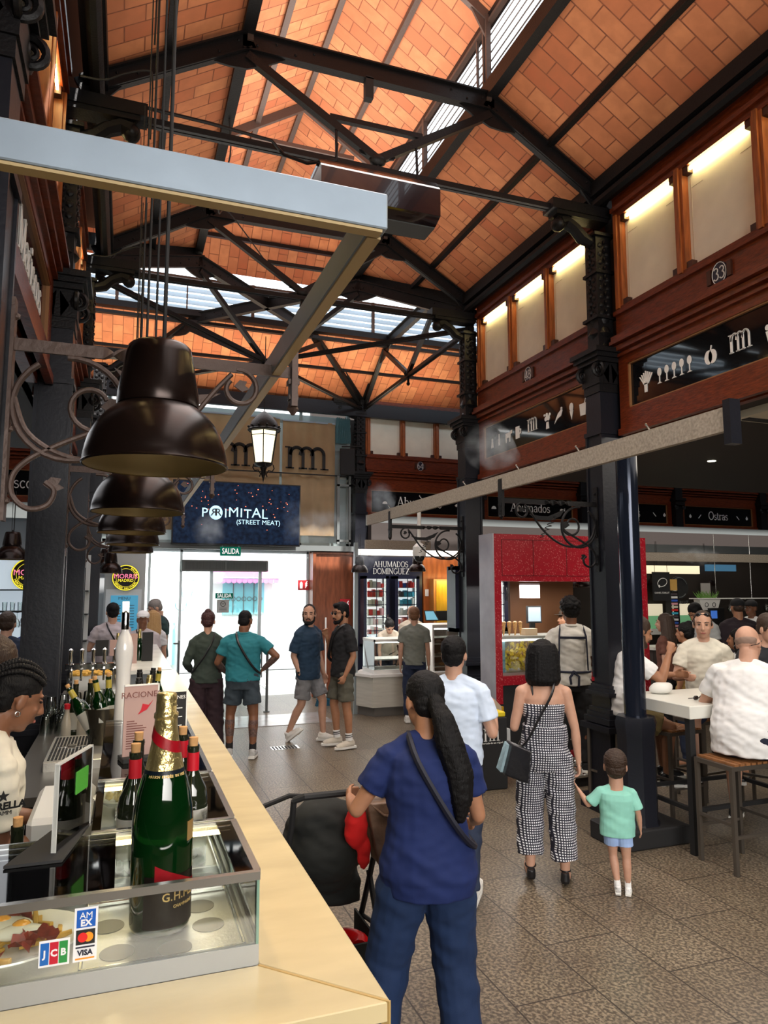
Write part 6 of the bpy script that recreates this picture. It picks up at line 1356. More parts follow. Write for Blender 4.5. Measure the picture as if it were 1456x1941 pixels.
# ---------------------------------------------------------------- smoked fish stall at the back
T = thing('fish_counter', 'pale panelled corner counter of the smoked fish stall with a dark plinth', 'counter', (4.6, 11.2, 0))
pc = tilemat('pale_plank', (.52, .50, .44), (.56, .54, .48), (.36, .34, .30), 3.0, .155, .003, .5, bump=.1, uv=False)
m = M(); m.slab([(3.66, 10.56, .14), (6.9, 10.56, .14), (6.9, 11.3, .14), (3.75, 11.3, .14), (3.50, 10.9, .14)], (0, 0, .46)); obj('front_panel', m, mat('pale_panel', (.50, .48, .42), .5, var=.08, vscale=3, stretch=(1, 1, 12)), T, world=True, smooth=0)
m = M(); m.slab([(3.62, 10.53, .60), (6.9, 10.53, .60), (6.9, 11.35, .60), (3.72, 11.35, .60), (3.46, 10.9, .60)], (0, 0, .04)); obj('top_slab', m, white, T, world=True, smooth=0)
m = M(); m.slab([(3.70, 10.60, 0), (6.9, 10.60, 0), (6.9, 11.3, 0), (3.75, 11.3, 0), (3.54, 10.92, 0)], (0, 0, .14)); obj('plinth', m, mat('plinth_grey', (.12, .11, .10), .6), T, world=True, smooth=0)
T = thing('fish_vitrine', 'low glass vitrine with white rails on the smoked fish counter', 'display case', (4.1, 10.9, .64)); m = M(); m.box(3.70, 4.62, 10.62, 11.2, .64, .70); obj('base', m, white, T, world=True)
m = M(); m.box(3.70, 4.62, 10.62, 10.64, 1.13, 1.17).box(3.70, 4.62, 11.18, 11.2, 1.13, 1.17).box(3.70, 3.72, 10.62, 11.2, 1.13, 1.17).box(3.74, 4.6, 10.7, 11.15, .84, .86); obj('rail', m, white, T, world=True)
m = M(); m.box(3.71, 4.6, 10.625, 10.632, .70, 1.13); obj('front_glass', m, glass, T, world=True); m = M(); m.box(3.705, 3.712, 10.63, 11.19, .70, 1.13); obj('side_glass', m, glass, T, world=True)
m = M(); m.box(3.75, 4.6, 10.68, 10.70, 1.11, 1.13); obj('light_tube', m, ledw, T, world=True)
T = thing('fish_vitrine', 'tall bright shelved vitrine right of the young man in grey-green', 'display case', (5.2, 11, .64))
m = M(); m.box(4.70, 6.3, 10.64, 11.25, 1.33, 1.38).box(4.70, 4.73, 10.64, 11.25, .64, 1.33).box(6.27, 6.3, 10.64, 11.25, .64, 1.33); obj('frame', m, white, T, world=True)
for z in (.70, .86, 1.06, 1.16): m = M(); m.box(4.73, 6.27, 10.70, 11.2, z, z + .015); obj('glass_shelf', m, white, T, world=True)
m = M(); m.box(4.73, 6.27, 10.65, 10.656, .66, 1.33); obj('front_glass', m, glass, T, world=True); m = M(); m.box(4.75, 6.25, 11.22, 11.24, .70, 1.32); obj('back_panel', m, mat('vitrine_back', (.08, .07, .06), .4), T, world=True)
m = M(); m.box(4.75, 6.25, 10.68, 10.70, 1.30, 1.32); obj('light_tube', m, ledw, T, world=True)
r8 = random.Random(8); fc = [mat('smoked_salmon', (.62, .22, .10), .4), mat('pale_fish', (.72, .62, .48), .4), mat('pastry', (.55, .32, .12), .6)]
for i in range(30):
    x = 4.78 + (i % 10) * .15; z = (.715, .875, 1.075)[i // 10]
    m = M(); m.ball((x, 10.85 + r8.uniform(-.08, .08), z + .025), (.05, .06, .025), 2); tag(obj('fish_portion', m, r8.choice(fc)), 'small portion of smoked fish on a shelf of the tall bright vitrine', 'food', 'fish portions in the tall vitrine')
area('vitrine_light', (4.15, 10.9, 1.7), (0, 0, 0), .8, .5, 10, (1, .95, .88)); area('fish_stall_light', (5.0, 11.6, 3.0), (0, 0, 0), 2.5, 1.2, 34, (1, .95, .90))
# navy wall with two glazed fridges
T = thing('stall_back_wall', 'navy stall wall with white serif lettering over the two fridges', 'stall wall', (4.6, 12.4, 0)); m = M(); m.box(4.02, 5.28, 12.42, 12.6, 0, 2.55); obj('panel', m, navy, T, world=True)
for tx, x, z in (('AHUMADOS', 4.66, 2.36), ('DOMINGUEZ', 4.66, 2.23)): m = M(); serif(m, tx, .105, (x, 12.418, z), (1, 0, 0), (0, 0, 1), .004); obj('lettering', m, letter, T, world=True)
pkc = [mat('pack_' + n_, c_, .4) for n_, c_ in (('white', (.80, .80, .80)), ('red', (.70, .03, .03)), ('blue', (.04, .12, .55)), ('cyan', (.06, .45, .65)), ('pink', (.75, .35, .40)), ('dark', (.08, .06, .07)), ('cream', (.75, .70, .55)))]
def fridge(label, x0, x1, z0, z1, y, rows, seed, pal, rowh=None):
    T = thing('glazed_fridge', label, 'fridge', ((x0 + x1) / 2, y, z0), 0, 'glazed fridges'); r9 = random.Random(seed)
    m = M(); m.box(x0 - .06, x1 + .06, y + .22, y + .26, z0 - .05, z1 + .05).box(x0 - .06, x0, y, y + .22, z0 - .05, z1 + .05).box(x1, x1 + .06, y, y + .22, z0 - .05, z1 + .05).box(x0 - .06, x1 + .06, y, y + .22, z1, z1 + .05).box(x0 - .06, x1 + .06, y, y + .22, z0 - .05, z0); obj('cabinet_body', m, navy, T, world=True)
    m = M(); m.box(x0, x1, y + .205, y + .215, z0, z1); obj('lit_back', m, mat('fridge_white', (.9, .9, .92), .5, emit=.9, ecol=(1, .97, 1)), T, world=True)
    for x in (x0 + .006, x1 - .012): m = M(); m.box(x, x + .006, y + .03, y + .036, z0, z1); obj('light_tube', m, ledw, T, world=True)
    h = (z1 - z0) / rows
    for i in range(rows):
        z = z0 + i * h; m = M(); m.box(x0, x1, y + .05, y + .20, z, z + .006); obj('wire_shelf', m, white, T, world=True)
        x = x0 + .01
        while x < x1 - .05:
            w_ = r9.uniform(.035, .075); hh = h * r9.uniform(.45, .85); c = r9.choice(pal(i)); m = M(); m.box(x, min(x + w_, x1 - .015), y + .07, y + .16, z + .006, z + .006 + hh)
            tag(obj('packet', m, c, bevel=.003), 'small bright packet on a lit fridge shelf of the smoked fish stall', 'packet', 'packets in the lit fridges'); x += w_ + .008
    m = M(); m.box(x0, x1, y - .004, y + .002, z0, z1); obj('door_glass', m, glass, T, world=True)
    m = M(); m.box((x0 + x1) / 2 - .006, (x0 + x1) / 2 + .006, y - .012, y - .002, z0, z1)
    for i in range(1, 5): zz = z0 + (z1 - z0) * i / 5; m.box(x0, x1, y - .012, y - .002, zz - .006, zz + .006)
    obj('muntin', m, navy, T, world=True); m = M(); m.box(x1 + .02, x1 + .035, y - .03, y - .015, z0 + .35, z0 + .52); obj('handle', m, chrome, T, world=True)
fridge('left glazed fridge with white and red packets, behind the wiping woman', 4.10, 4.46, .98, 2.14, 12.16, 7, 1, lambda i: [pkc[0], pkc[0], pkc[4], pkc[6], pkc[1]] if i not in (0,) else [pkc[3], pkc[2], pkc[0]])
fridge('right glazed fridge with cyan, blue and red packets', 4.70, 5.06, .98, 2.14, 12.16, 7, 2, lambda i: {6: [pkc[1], pkc[2]], 5: [pkc[3], pkc[5]], 4: [pkc[3], pkc[3], pkc[0]], 3: [pkc[3], pkc[0]], 2: [pkc[1], pkc[4]], 1: [pkc[1]], 0: [pkc[2], pkc[4]]}[i])
tag(obj('wood_wall', M().box(5.30, 6.6, 12.40, 12.6, 0, 2.55), mat('orange_wood', (.36, .10, .025), .35, var=.3, vscale=6, stretch=(3, 3, .5))), 'orange-brown wood wall right of the navy stall wall', 'wall panel')
T = thing('gold_cabinet', 'golden wood cabinet with two doors glowing above the cash desk', 'cabinet', (5.8, 12.3, 1.3)); gw = mat('golden_wood', (.50, .28, .02), .35, var=.2, vscale=6, stretch=(3, 3, .5))
m = M(); m.box(5.42, 6.14, 12.20, 12.40, 1.25, 2.14); obj('cabinet_body', m, mat('honey_wood', (.42, .17, .04), .4), T, world=True)
for x in (5.47, 5.79): m = M(); m.box(x, x + .31, 12.185, 12.20, 1.25, 2.11); obj('door', m, gw, T, world=True)
area('gold_light', (5.8, 11.9, 2.1), (50, 0, 0), .7, .1, 6, (1, .80, .35))
tag(obj('wall_notice', M().box(5.33, 5.40, 12.385, 12.40, 1.82, 1.95), sw_), 'small white notice on the orange-brown wood wall', 'notice')
T = thing('cash_screen', 'tilted blue till screen at the smoked fish stall', 'screen', (5.3, 11.6, 1.4)); m = M(); m.slab([(4.98, 11.55, 1.40), (5.25, 11.55, 1.40), (5.17, 11.62, 1.58), (4.98, 11.62, 1.58)], (0, .02, 0)); obj('casing', m, matt, T, world=True); m = M(); m.slab([(4.99, 11.545, 1.42), (5.21, 11.545, 1.42), (5.15, 11.608, 1.565), (4.99, 11.608, 1.565)], (0, .004, 0)); obj('display', m, mat('till_blue', (.1, .3, .4), .3, emit=.35, ecol=(.35, .7, .9)), T, world=True)
tag(obj('till_screen', M().box(5.20, 5.62, 11.6, 11.64, 1.40, 1.57), matt), 'black back of a second till screen', 'screen')
tag(obj('light_batten', M().box(3.9, 6.6, 12.05, 12.15, 2.56, 2.66), mat('batten_white', (.9, .88, .82), emit=2.0, ecol=(1, .95, .85))), 'long white light batten under the back frontages', 'lamp')
m = M(); m.box(4.33, 18, 12.60, 12.80, 2.0, 3.2); trim(m, MATS['dark_stall_wall'])
tag(obj('steel_post', M().box(3.47, 3.53, 10.92, 10.98, 0, 2.7), mat('grey_steel', (.30, .34, .35), .35, .6)), 'thin grey steel post at the left corner of the smoked fish stall', 'post')
tag(obj('blue_post', M().box(4.40, 4.46, 8.9, 9.0, 0, 2.62), mat('weathered_blue', (.22, .42, .48), .6, var=.3, vscale=12)), 'weathered light blue post left of the iron column', 'post')
# ---------------------------------------------------------------- red kiosk
rm_ = bpy.data.materials.new('red_speckled_laminate'); rm_.use_nodes = True; MATS['red_speckled_laminate'] = rm_; nt = rm_.node_tree; b = nt.nodes['Principled BSDF']; b.inputs['Roughness'].default_value = .28; b.inputs['Coat Weight'].default_value = .4
tc = nt.nodes.new('ShaderNodeTexCoord'); mp = nt.nodes.new('ShaderNodeMapping'); mp.inputs['Scale'].default_value = (1, 1, 1); mp.inputs['Rotation'].default_value = (0, .6, 0); nt.links.new(tc.outputs['Object'], mp.inputs[0])
n1 = nt.nodes.new('ShaderNodeTexVoronoi'); n1.inputs['Scale'].default_value = 40; n1.feature = 'F1'; mp2 = nt.nodes.new('ShaderNodeMapping'); mp2.inputs['Scale'].default_value = (2.2, 1, .8); nt.links.new(mp.outputs[0], mp2.inputs[0]); nt.links.new(mp2.outputs[0], n1.inputs['Vector'])
r1 = nt.nodes.new('ShaderNodeValToRGB'); r1.color_ramp.elements[0].position = .12; r1.color_ramp.elements[0].color = (.70, .30, .28, 1); r1.color_ramp.elements[1].position = .26; r1.color_ramp.elements[1].color = (.30, .008, .018, 1); nt.links.new(n1.outputs['Distance'], r1.inputs[0]); nt.links.new(r1.outputs[0], b.inputs['Base Color'])
T = thing('red_kiosk', 'red speckled kiosk with a large lit opening, behind the woman in gingham', 'kiosk', (4.9, 7.2, 0)); KX0, KX1 = 3.87, 5.95
m = M(); m.box(KX0, KX1, 7.05, 7.40, 2.04, 2.57).box(KX0, 3.955, 7.05, 7.12, .70, 2.04).box(5.62, KX1, 7.05, 7.12, 0, 2.04).box(3.955, 5.62, 7.04, 7.12, .90, 1.0).box(3.955, 5.62, 7.06, 7.12, .02, .14); obj('red_frame', m, rm_, T, world=True)
m = M()
for x in (3.965, 4.37, 4.815, 5.265): m.box(x, x + .006, 7.046, 7.05, 2.10, 2.51)
for z in (2.10, 2.505): m.box(3.965, 5.27, 7.046, 7.05, z, z + .005)
obj('panel_grooves', m, mat('groove_dark', (.10, .003, .006), .5), T, world=True)
m = M(); m.box(3.855, KX0, 7.05, 7.38, .70, 2.575); obj('metal_side', m, mat('dull_zinc', (.34, .32, .36), .45, .4, var=.15, vscale=4), T, world=True)
m = M(); m.box(3.90, 5.60, 7.10, 7.16, .14, .90); obj('dark_front', m, matt, T, world=True)
m = M()
for i in range(7): m.box(4.75, 5.0, 7.09, 7.10, .25 + i * .055, .262 + i * .055)
obj('vent_slats', m, steel_b, T, world=True)
m = M(); m.box(3.955, 5.62, 7.10, 7.55, 1.395, 1.425); obj('glass_counter_top', m, mat('counter_grey', (.35, .36, .33), .3, .3), T, world=True)
m = M(); m.box(3.955, 5.62, 7.12, 7.55, 1.0, 1.03); obj('inner_shelf', m, steel_b, T, world=True); m = M(); m.box(3.955, 5.62, 7.09, 7.10, 1.03, 1.395); obj('vitrine_glass', m, glass, T, world=True)
m = M(); m.box(3.97, 5.6, 7.13, 7.15, 1.37, 1.39); obj('light_tube', m, ledw, T, world=True)
m = M(); m.box(5.80, 5.86, 7.02, 7.05, 1.35, 1.70); obj('door_handle', m, steel, T, world=True, bevel=.01)
area('kiosk_light', (4.8, 7.6, 2.0), (0, 0, 0), 1.4, .6, 30, (1, .95, .88))
T = thing('crisps_heap', 'heap of bright yellow crisps in the lit glass case of the red kiosk', 'crisps', (4.4, 7.3, 1.03)); m = M(); r10 = random.Random(10)
for i in range(420):
    x = r10.uniform(4.06, 5.0); top_ = .30 * (1 - ((x - 4.45) / .75) ** 2); z = 1.05 + r10.random() * max(.02, top_); R_ = Euler((r10.uniform(0, 3), r10.uniform(0, 3), r10.uniform(0, 3))).to_matrix()
    y_ = 7.13 + (z - 1.03) * .45 + r10.uniform(0, .10); P = [V((x, y_, z)) + R_ @ V((.024 * math.cos(a) * (1 + .2 * math.sin(3 * a)), .022 * math.sin(a), .006 * math.cos(2 * a))) for a in [k_ * PI / 4 for k_ in range(8)]]; m.slab(P, R_ @ V((0, 0, .0015)))
o = obj('crisps', m, mat('crisp_yellow', (.88, .60, .04), .5, var=.2, vscale=30), T, world=True); o['kind'] = 'stuff'
tag(obj('blue_box', M().box(3.965, 4.04, 7.14, 7.40, 1.03, 1.37), mat('box_blue', (.25, .50, .65), .5)), 'pale blue box at the left end of the crisps', 'box')
T = thing('cone_holder', 'paper cone on the kiosk counter', 'cones', (0, 0, 0))
bpy.data.objects.remove(T)
for i in range(9):
    x = 3.98 + i * .037; m = M(); m.lathe([(.004, 1.43), (.022, 1.56)], 12, (x, 7.2 + (i % 2) * .05, 0)); m.ball((x, 7.2 + (i % 2) * .05, 1.57), (.024, .024, .018), 2); tag(obj('filled_cone', m, mat('cone_gold', (.60, .36, .14), .5, var=.4, vscale=60)), 'golden filled cone standing in a row on the kiosk counter', 'snack', 'filled cones on the kiosk counter')
T = thing('kiosk_till', 'tilted till screen inside the red kiosk beside the vendor in the cap', 'screen', (4.62, 7.5, 1.43)); m = M(); m.slab([(4.52, 7.45, 1.55), (4.72, 7.45, 1.55), (4.76, 7.52, 1.75), (4.56, 7.52, 1.75)], (0, .02, 0)); obj('casing', m, matt, T, world=True); m = M(); m.slab([(4.535, 7.446, 1.57), (4.705, 7.446, 1.57), (4.742, 7.51, 1.735), (4.575, 7.51, 1.735)], (0, .004, 0)); obj('display', m, mat('till_pale', (.3, .4, .5), .3, emit=.2, ecol=(.6, .8, 1)), T, world=True); m = M(); m.box(4.6, 4.66, 7.5, 7.54, 1.425, 1.6); obj('stand', m, matt, T, world=True)
tag(obj('hanging_lamp_box', M().box(4.66, 4.86, 7.7, 7.85, 1.84, 2.02), mat('lamp_box_white', (.6, .54, .56), .5, emit=.12, ecol=(1, .92, .95))), 'white box-shaped thing hanging inside the red kiosk', 'lamp')
fridge('glazed fridge seen through the opening of the red kiosk', 4.10, 4.75, 1.45, 2.2, 8.4, 4, 5, lambda i: [pkc[0], pkc[0], pkc[4], pkc[1], pkc[5]])
tag(obj('kiosk_back_panel', M().box(4.9, 5.9, 8.5, 8.6, 0, 2.3), mat('warm_brown_panel', (.16, .07, .03), .5)), 'brown back panel inside the red kiosk', 'wall panel')
T = thing('small_box_stack', 'small beige box beside the cones on the kiosk counter', 'box', (4.42, 7.25, 1.43)); m = M(); m.box(4.34, 4.50, 7.2, 7.3, 1.425, 1.50); obj('box_body', m, mat('beige_box', (.55, .42, .28), .6), T, world=True)
# step with round studs before the kiosk
T = thing('metal_step', 'low step of studded metal plate in front of the red kiosk', 'step', (4.45, 6.5, 0)); m = M(); m.box(3.95, 5.3, 6.2, 6.9, .09, .11); obj('plate', m, steel_b, T, world=True); m = M(); m.box(3.97, 5.28, 6.22, 6.88, 0, .09); obj('step_body', m, matt, T, world=True)
m = M()
for i in range(16):
    for j in range(8): m.lathe([(.022, .11), (.016, .118)], 8, (4.0 + i * .082, 6.25 + j * .085, 0))
o = obj('studs', m, chrome, T, world=True); o['kind'] = 'stuff'
# black bin with yellow lid
T = thing('litter_bin', 'black bin with a yellow top and the white double-m mark beside the man in the pale t-shirt', 'bin', (3.46, 6.45, 0)); T['label'] = 'black litter bin with a yellow top and a white double-m mark'
m = M(); m.box(3.29, 3.63, 6.40, 6.78, 0, .69); obj('bin_body', m, matt, T, world=True, bevel=.01); m = M(); m.box(3.30, 3.62, 6.41, 6.77, .69, .74); obj('lid', m, mat('bin_yellow', (.75, .58, .02), .5), T, world=True, bevel=.01)
m = M(); serif(m, '~', .125, (3.46, 6.396, .47), (1, 0, 0), (0, 0, 1), .003); obj('emblem', m, letter, T, world=True); obj('lettering', sans('mercado de san miguel', .018, (3.46, 6.396, .45), (1, 0, 0), (0, 0, 1), .002), letter, T, world=True)
T = thing('plywood_board', 'pale curved plywood board standing between the bin and the kiosk', 'board', (3.72, 6.9, 0)); m = M(); m.slab([(3.60, 6.92, 0), (3.86, 6.92, 0), (3.86, 6.92, .70), (3.78, 6.92, .78), (3.60, 6.92, .86)], (0, .02, 0)); obj('board', m, mat('plywood', (.52, .42, .30), .6, var=.1), T, world=True); m = M(); m.box(3.86, 3.88, 6.91, 6.95, 0, .7); obj('edge_strip', m, gw, T, world=True)
tag(obj('grey_caddy', M().box(3.64, 3.72, 6.5, 6.7, .30, .55), mat('caddy_grey', (.45, .46, .46), .5)), 'small pale grey box hooked beside the black bin', 'box')
# ---------------------------------------------------------------- high table and bar stools on the right
T = thing('high_table', 'white-topped high table with black square legs at the right edge', 'table', (4.6, 4.75, 0)); tw = mat('table_white', (.72, .72, .66), .3)
m = M(); m.box(4.0, 5.18, 4.33, 5.10, .985, 1.08); obj('tabletop', m, tw, T, world=True, bevel=.004)
for x, y in ((4.02, 4.36), (5.10, 4.36), (4.02, 5.03), (5.10, 5.03)): m = M(); m.box(x, x + .05, y, y + .05, 0, .985); obj('leg', m, matt, T, world=True)
m = M(); m.box(4.03, 5.15, 4.37, 4.40, .30, .33).box(4.03, 5.15, 5.04, 5.07, .30, .33).box(4.03, 4.06, 4.4, 5.04, .30, .33).box(5.11, 5.14, 4.4, 5.04, .30, .33); obj('foot_rail', m, matt, T, world=True)
sfm = mat('stool_metal', (.16, .14, .12), .35, .7); sw2 = mat('slat_wood', (.26, .11, .04), .5, var=.3, vscale=20)
T = thing('bar_stool', 'nearest bar stool with square metal legs, under the bald man', 'stool', (4.2, 4.13, 0), 0, 'bar stools around the high tables')
for x in (-.19, .19):
    for y in (-.16, .16): m = M(); m.box(x - .014, x + .014, y - .014, y + .014, 0, .695); obj('leg', m, sfm, T)
m = M(); m.box(-.205, .205, -.175, -.147, .695, .725).box(-.205, .205, .147, .175, .695, .725).box(-.205, -.177, -.147, .147, .695, .725).box(.177, .205, -.147, .147, .695, .725); obj('seat_frame', m, sfm, T)
m = M()
for y in (-.16, .16): m.box(-.18, .18, y - .01, y + .01, .24, .26)
for x in (-.19, .19): m.box(x - .01, x + .01, -.15, .15, .32, .34)
obj('stretcher', m, sfm, T)
for i in range(7): x = -.172 + i * .052; m = M(); m.box(x, x + .036, -.172, .172, .725, .740); obj('seat_slat', m, sw2, T)
st0 = T
for x, y, a, lb in ((4.62, 4.62 + .62, .1, 'bar stool behind the high table, seen between its legs'), (4.25, 5.5, .2, 'bar stool of the bearded man behind the round pole'), (5.45, 5.0, .5, 'bar stool of the man in the dark t-shirt at the right edge'), (5.28, 5.55, .1, 'bar stool of the man with raised sunglasses'), (5.0, 4.0, 0, 'bar stool cut by the right edge of the photo')): dup(st0, (x, y, 0), a, lb)
# things on the high table
def stem_glass(label, loc, liquid=None, group='glasses on the high table'):
    T = thing('wine_glass', label, 'wine glass', loc, 0, group); m = M(); m.lathe([(.034, 0), (.033, .003), (.005, .008), (.004, .08), (.022, .095), (.038, .125), (.040, .15), (.033, .19)], 20, cap=False); obj('bowl', m, glass, T, smooth=60)
    if liquid: m = M(); m.lathe([(.004, .09), (.021, .098), (.036, .125), (.037, .135)], 18); obj('wine', m, liquid, T, smooth=60)
    return T
ww = mat('white_wine', (.75, .60, .20), .05, trans=.6)
for x, y, l_, lb in ((4.86, 4.52, ww, 'glass of white wine nearest the right edge of the table'), (4.93, 4.62, None, 'empty wine glass behind the glass of white wine'), (5.02, 4.56, ww, 'second glass of white wine at the right edge'), (4.80, 4.66, None, 'empty glass beside the arm of the man in dark')): stem_glass(lb, (x, y, 1.08), l_)
tag(obj('white_bag', M().ball((4.28, 4.95, 1.125), (.11, .08, .05), 3).noise(.015, 9), white), 'crumpled white paper bag on the table under the raised fist', 'bag')
T = thing('sunglasses', 'folded black sunglasses lying on the high table', 'sunglasses', (4.30, 4.55, 1.085)); m = M(); m.ball((4.27, 4.55, 1.10), (.028, .01, .018), 2).ball((4.33, 4.55, 1.10), (.028, .01, .018), 2); obj('lenses', m, black, T, world=True); m = M(); m.rod((4.24, 4.55, 1.10), (4.36, 4.60, 1.09), .003).rod((4.36, 4.55, 1.10), (4.24, 4.60, 1.09), .003); obj('temples', m, black, T, world=True)
T = thing('high_table', 'second white high table behind the first, among the crowd', 'table', (7, 6.2, 0)); m = M(); m.box(6.6, 8.6, 6.3, 6.9, 1.0, 1.06); obj('tabletop', m, tw, T, world=True)
for x, y in ((6.65, 6.35), (8.5, 6.35), (6.65, 6.82), (8.5, 6.82)): m = M(); m.box(x, x + .05, y, y + .05, 0, 1.0); obj('leg', m, matt, T, world=True)
# ---------------------------------------------------------------- oyster bar
T = thing('oyster_bar', 'dark bar counter with bright back panels at the far right', 'bar', (9.5, 9.4, 0)); m = M(); m.box(7.4, 13, 8.7, 9.0, .0, 1.06); obj('bar_front', m, MATS['dark_stall_wall'], T, world=True); m = M(); m.box(7.35, 13.05, 8.62, 9.05, 1.06, 1.10); obj('bar_top', m, tw, T, world=True)
cg = mat('cream_lit', (.80, .72, .52), .5, emit=.45, ecol=(1, .90, .65)); gg = mat('green_lit', (.12, .35, .16), .5, emit=.30, ecol=(.25, .6, .3))
for x0, x1 in ((8.0, 8.75), (9.0, 9.35)):
    T = thing('lit_panel', 'cream and green lit wall panel of the oyster bar, %s' % ('left one behind the brown-haired woman' if x0 < 8.5 else 'narrow one beside the planter'), 'wall panel', (x0, 10, 1)); m = M(); m.box(x0, x1, 10.0, 10.04, 1.50, 1.70); obj('cream_part', m, cg, T, world=True); m = M(); m.box(x0, x1, 10.0, 10.04, 1.28, 1.50); obj('green_part', m, gg, T, world=True); m = M(); m.box(x0, x1, 10.0, 10.04, 1.18, 1.28); obj('white_part', m, white, T, world=True)
tag(obj('light_batten', M().box(8.2, 9.6, 10.0, 10.08, 2.22, 2.36), mat('warm_batten', (.9, .8, .55), emit=.7, ecol=(1, .88, .60))), 'warm light strip above the dark oyster sign', 'lamp')
T = thing('hanging_sign', 'black hanging sign with a white oyster drawing reading DANIEL SORLUT', 'sign', (8.52, 9.75, 2.0)); m = M(); m.box(8.35, 8.70, 9.74, 9.77, 1.76, 2.24); obj('board', m, matt, T, world=True)
m = M(); m.tube([(8.525 + r_ * math.cos(a), 9.735, 2.05 + .72 * r_ * math.sin(a) + .02 * math.cos(a)) for r_, a in [(.095 + .02 * math.sin(k_ * PI / 12 + .6), k_ * PI / 12) for k_ in range(24)]], .006, 6, closed=True); m.ball((8.47, 9.735, 2.0), (.018, .004, .024), 2); obj('oyster_drawing', m, letter, T, world=True); obj('lettering', sans('DANIEL SORLUT', .030, (8.525, 9.737, 1.89), (1, 0, 0), (0, 0, 1), .003), letter, T, world=True); m = M(); m.rod((8.4, 9.755, 2.24), (8.4, 9.755, 2.5), .004).rod((8.66, 9.755, 2.24), (8.66, 9.755, 2.5), .004); obj('hanger', m, iron, T, world=True)
T = thing('wall_emblem', 'round dark emblem with a white pearl on the oyster bar wall', 'emblem', (9.1, 10, 2)); m = M(); m.slab([(9.12 + .20 * math.cos(a), 9.99, 1.98 + .20 * math.sin(a)) for a in [i * PI / 14 for i in range(28)]], (0, .02, 0)); obj('disc', m, matt, T, world=True); m = M(); m.ball((9.02, 9.985, 1.93), (.035, .01, .045), 2); obj('pearl', m, letter, T, world=True); m = M(); m.tube(arc(9.12, 1.98, .17, 20, 320, 30, 'xz', 9.985), .008, 6); obj('shell_line', m, MATS['vent_grey'], T, world=True); obj('lettering', sans('SORLUT', .06, (9.15, 9.98, 1.72), (1, 0, 0), (0, 0, 1), .003), MATS['vent_grey'], T, world=True)
T = thing('book_rack', 'narrow rack of colourful packets between the lit panels', 'rack', (8.9, 9.9, 1.3)); m = M(); m.box(8.80, 8.82, 9.86, 9.98, 1.18, 1.92).box(8.97, 8.99, 9.86, 9.98, 1.18, 1.92); obj('uprights', m, matt, T, world=True)
for i in range(13): m = M(); m.box(8.825, 8.965, 9.87, 9.97, 1.20 + i * .054, 1.235 + i * .054); obj('packet', m, pkc[(i * 5 + 1) % 7], T, world=True)
tag(obj('yellow_card', M().box(8.80, 8.94, 9.84, 9.86, 1.93, 2.12), mat('card_ochre', (.60, .36, .10), .5)), 'ochre card above the narrow rack', 'card')
T = thing('planter', 'white planter box with green leaves hanging on the glass shelf', 'plant pot', (9.4, 9.6, 1.6)); m = M(); m.slab([(9.20, 9.58, 1.60), (9.55, 9.58, 1.60), (9.60, 9.56, 1.78), (9.15, 9.56, 1.78)], (0, .14, 0)); obj('planter_box', m, white, T, world=True)
m = M(); m.tube(arc(9.30, 1.69, .035, 0, 360, 14, 'xz', 9.565), .005, 5); m.tube(arc(9.46, 1.69, .035, 0, 360, 14, 'xz', 9.565), .005, 5); obj('shell_mark', m, matt, T, world=True)
m = M(); r11 = random.Random(11)
for i in range(90): a = r11.uniform(0, 6.3); p = V((9.37 + r11.uniform(-.17, .17), 9.64, 1.78)); q = p + V((.12 * math.cos(a), .05 * math.sin(a), r11.uniform(.02, .16))); c = (q - p).cross(V((0, 1, .3))).normalized() * .008; m.slab([p, p.lerp(q, .5) - c, q, p.lerp(q, .5) + c], (0, .001, 0))
o = obj('leaves', m, mat('leaf', (.14, .30, .06), .5), T, world=True); o['kind'] = 'stuff'
T = thing('glass_rack', 'thin pale shelf across the oyster bar with glasses hanging under it', 'shelf', (10, 9.6, 1.8)); m = M(); m.box(9.1, 12.6, 9.55, 9.75, 1.785, 1.80); obj('shelf_board', m, white, T, world=True)
for x in (9.6, 10.4, 11.3): m = M(); m.rod((x, 9.65, 1.8), (x, 9.65, 2.9), .006); obj('hanging_rod', m, steel, T, world=True)
for i in range(12): dup(g0, (9.9 + i * .17 + (.15 if i > 3 else 0), 9.65, 1.785), 0, 'upside-down wine glass hanging under the oyster bar shelf', 'wine glasses hanging at the oyster bar')
tag(obj('wall_screen', M().box(9.95, 10.65, 10.2, 10.24, 2.28, 2.40), mat('bar_screen', (.02, .08, .14), .3, emit=.2, ecol=(.2, .5, .8))), 'small bluish lit sign above the oyster bar', 'screen')
tag(obj('wall_notice', M().box(9.9, 10.12, 10.3, 10.31, 1.82, 2.06), mat('notice_dim', (.38, .36, .34), .6)), 'pale notice on the dark wall of the oyster bar', 'notice')
T = thing('till', 'tilted till tablet before the bearded barman', 'screen', (8.2, 8.6, 1.3)); m = M(); m.box(8.55, 8.85, 8.75, 8.78, 1.42, 1.66); obj('casing', m, matt, T, world=True); m = M(); m.box(8.58, 8.70, 8.742, 8.75, 1.50, 1.62); obj('display', m, mat('till_deep', (.02, .05, .2), .3, emit=.4, ecol=(.1, .3, 1)), T, world=True); m = M(); m.box(8.68, 8.72, 8.75, 8.78, 1.10, 1.42); obj('stand', m, matt, T, world=True)
dk = mat('dark_tile', (.03, .025, .022), .25); struct('wall_oyster_bar', M().box(6.7, 14, 10.45, 10.5, 0, 2.62), dk)
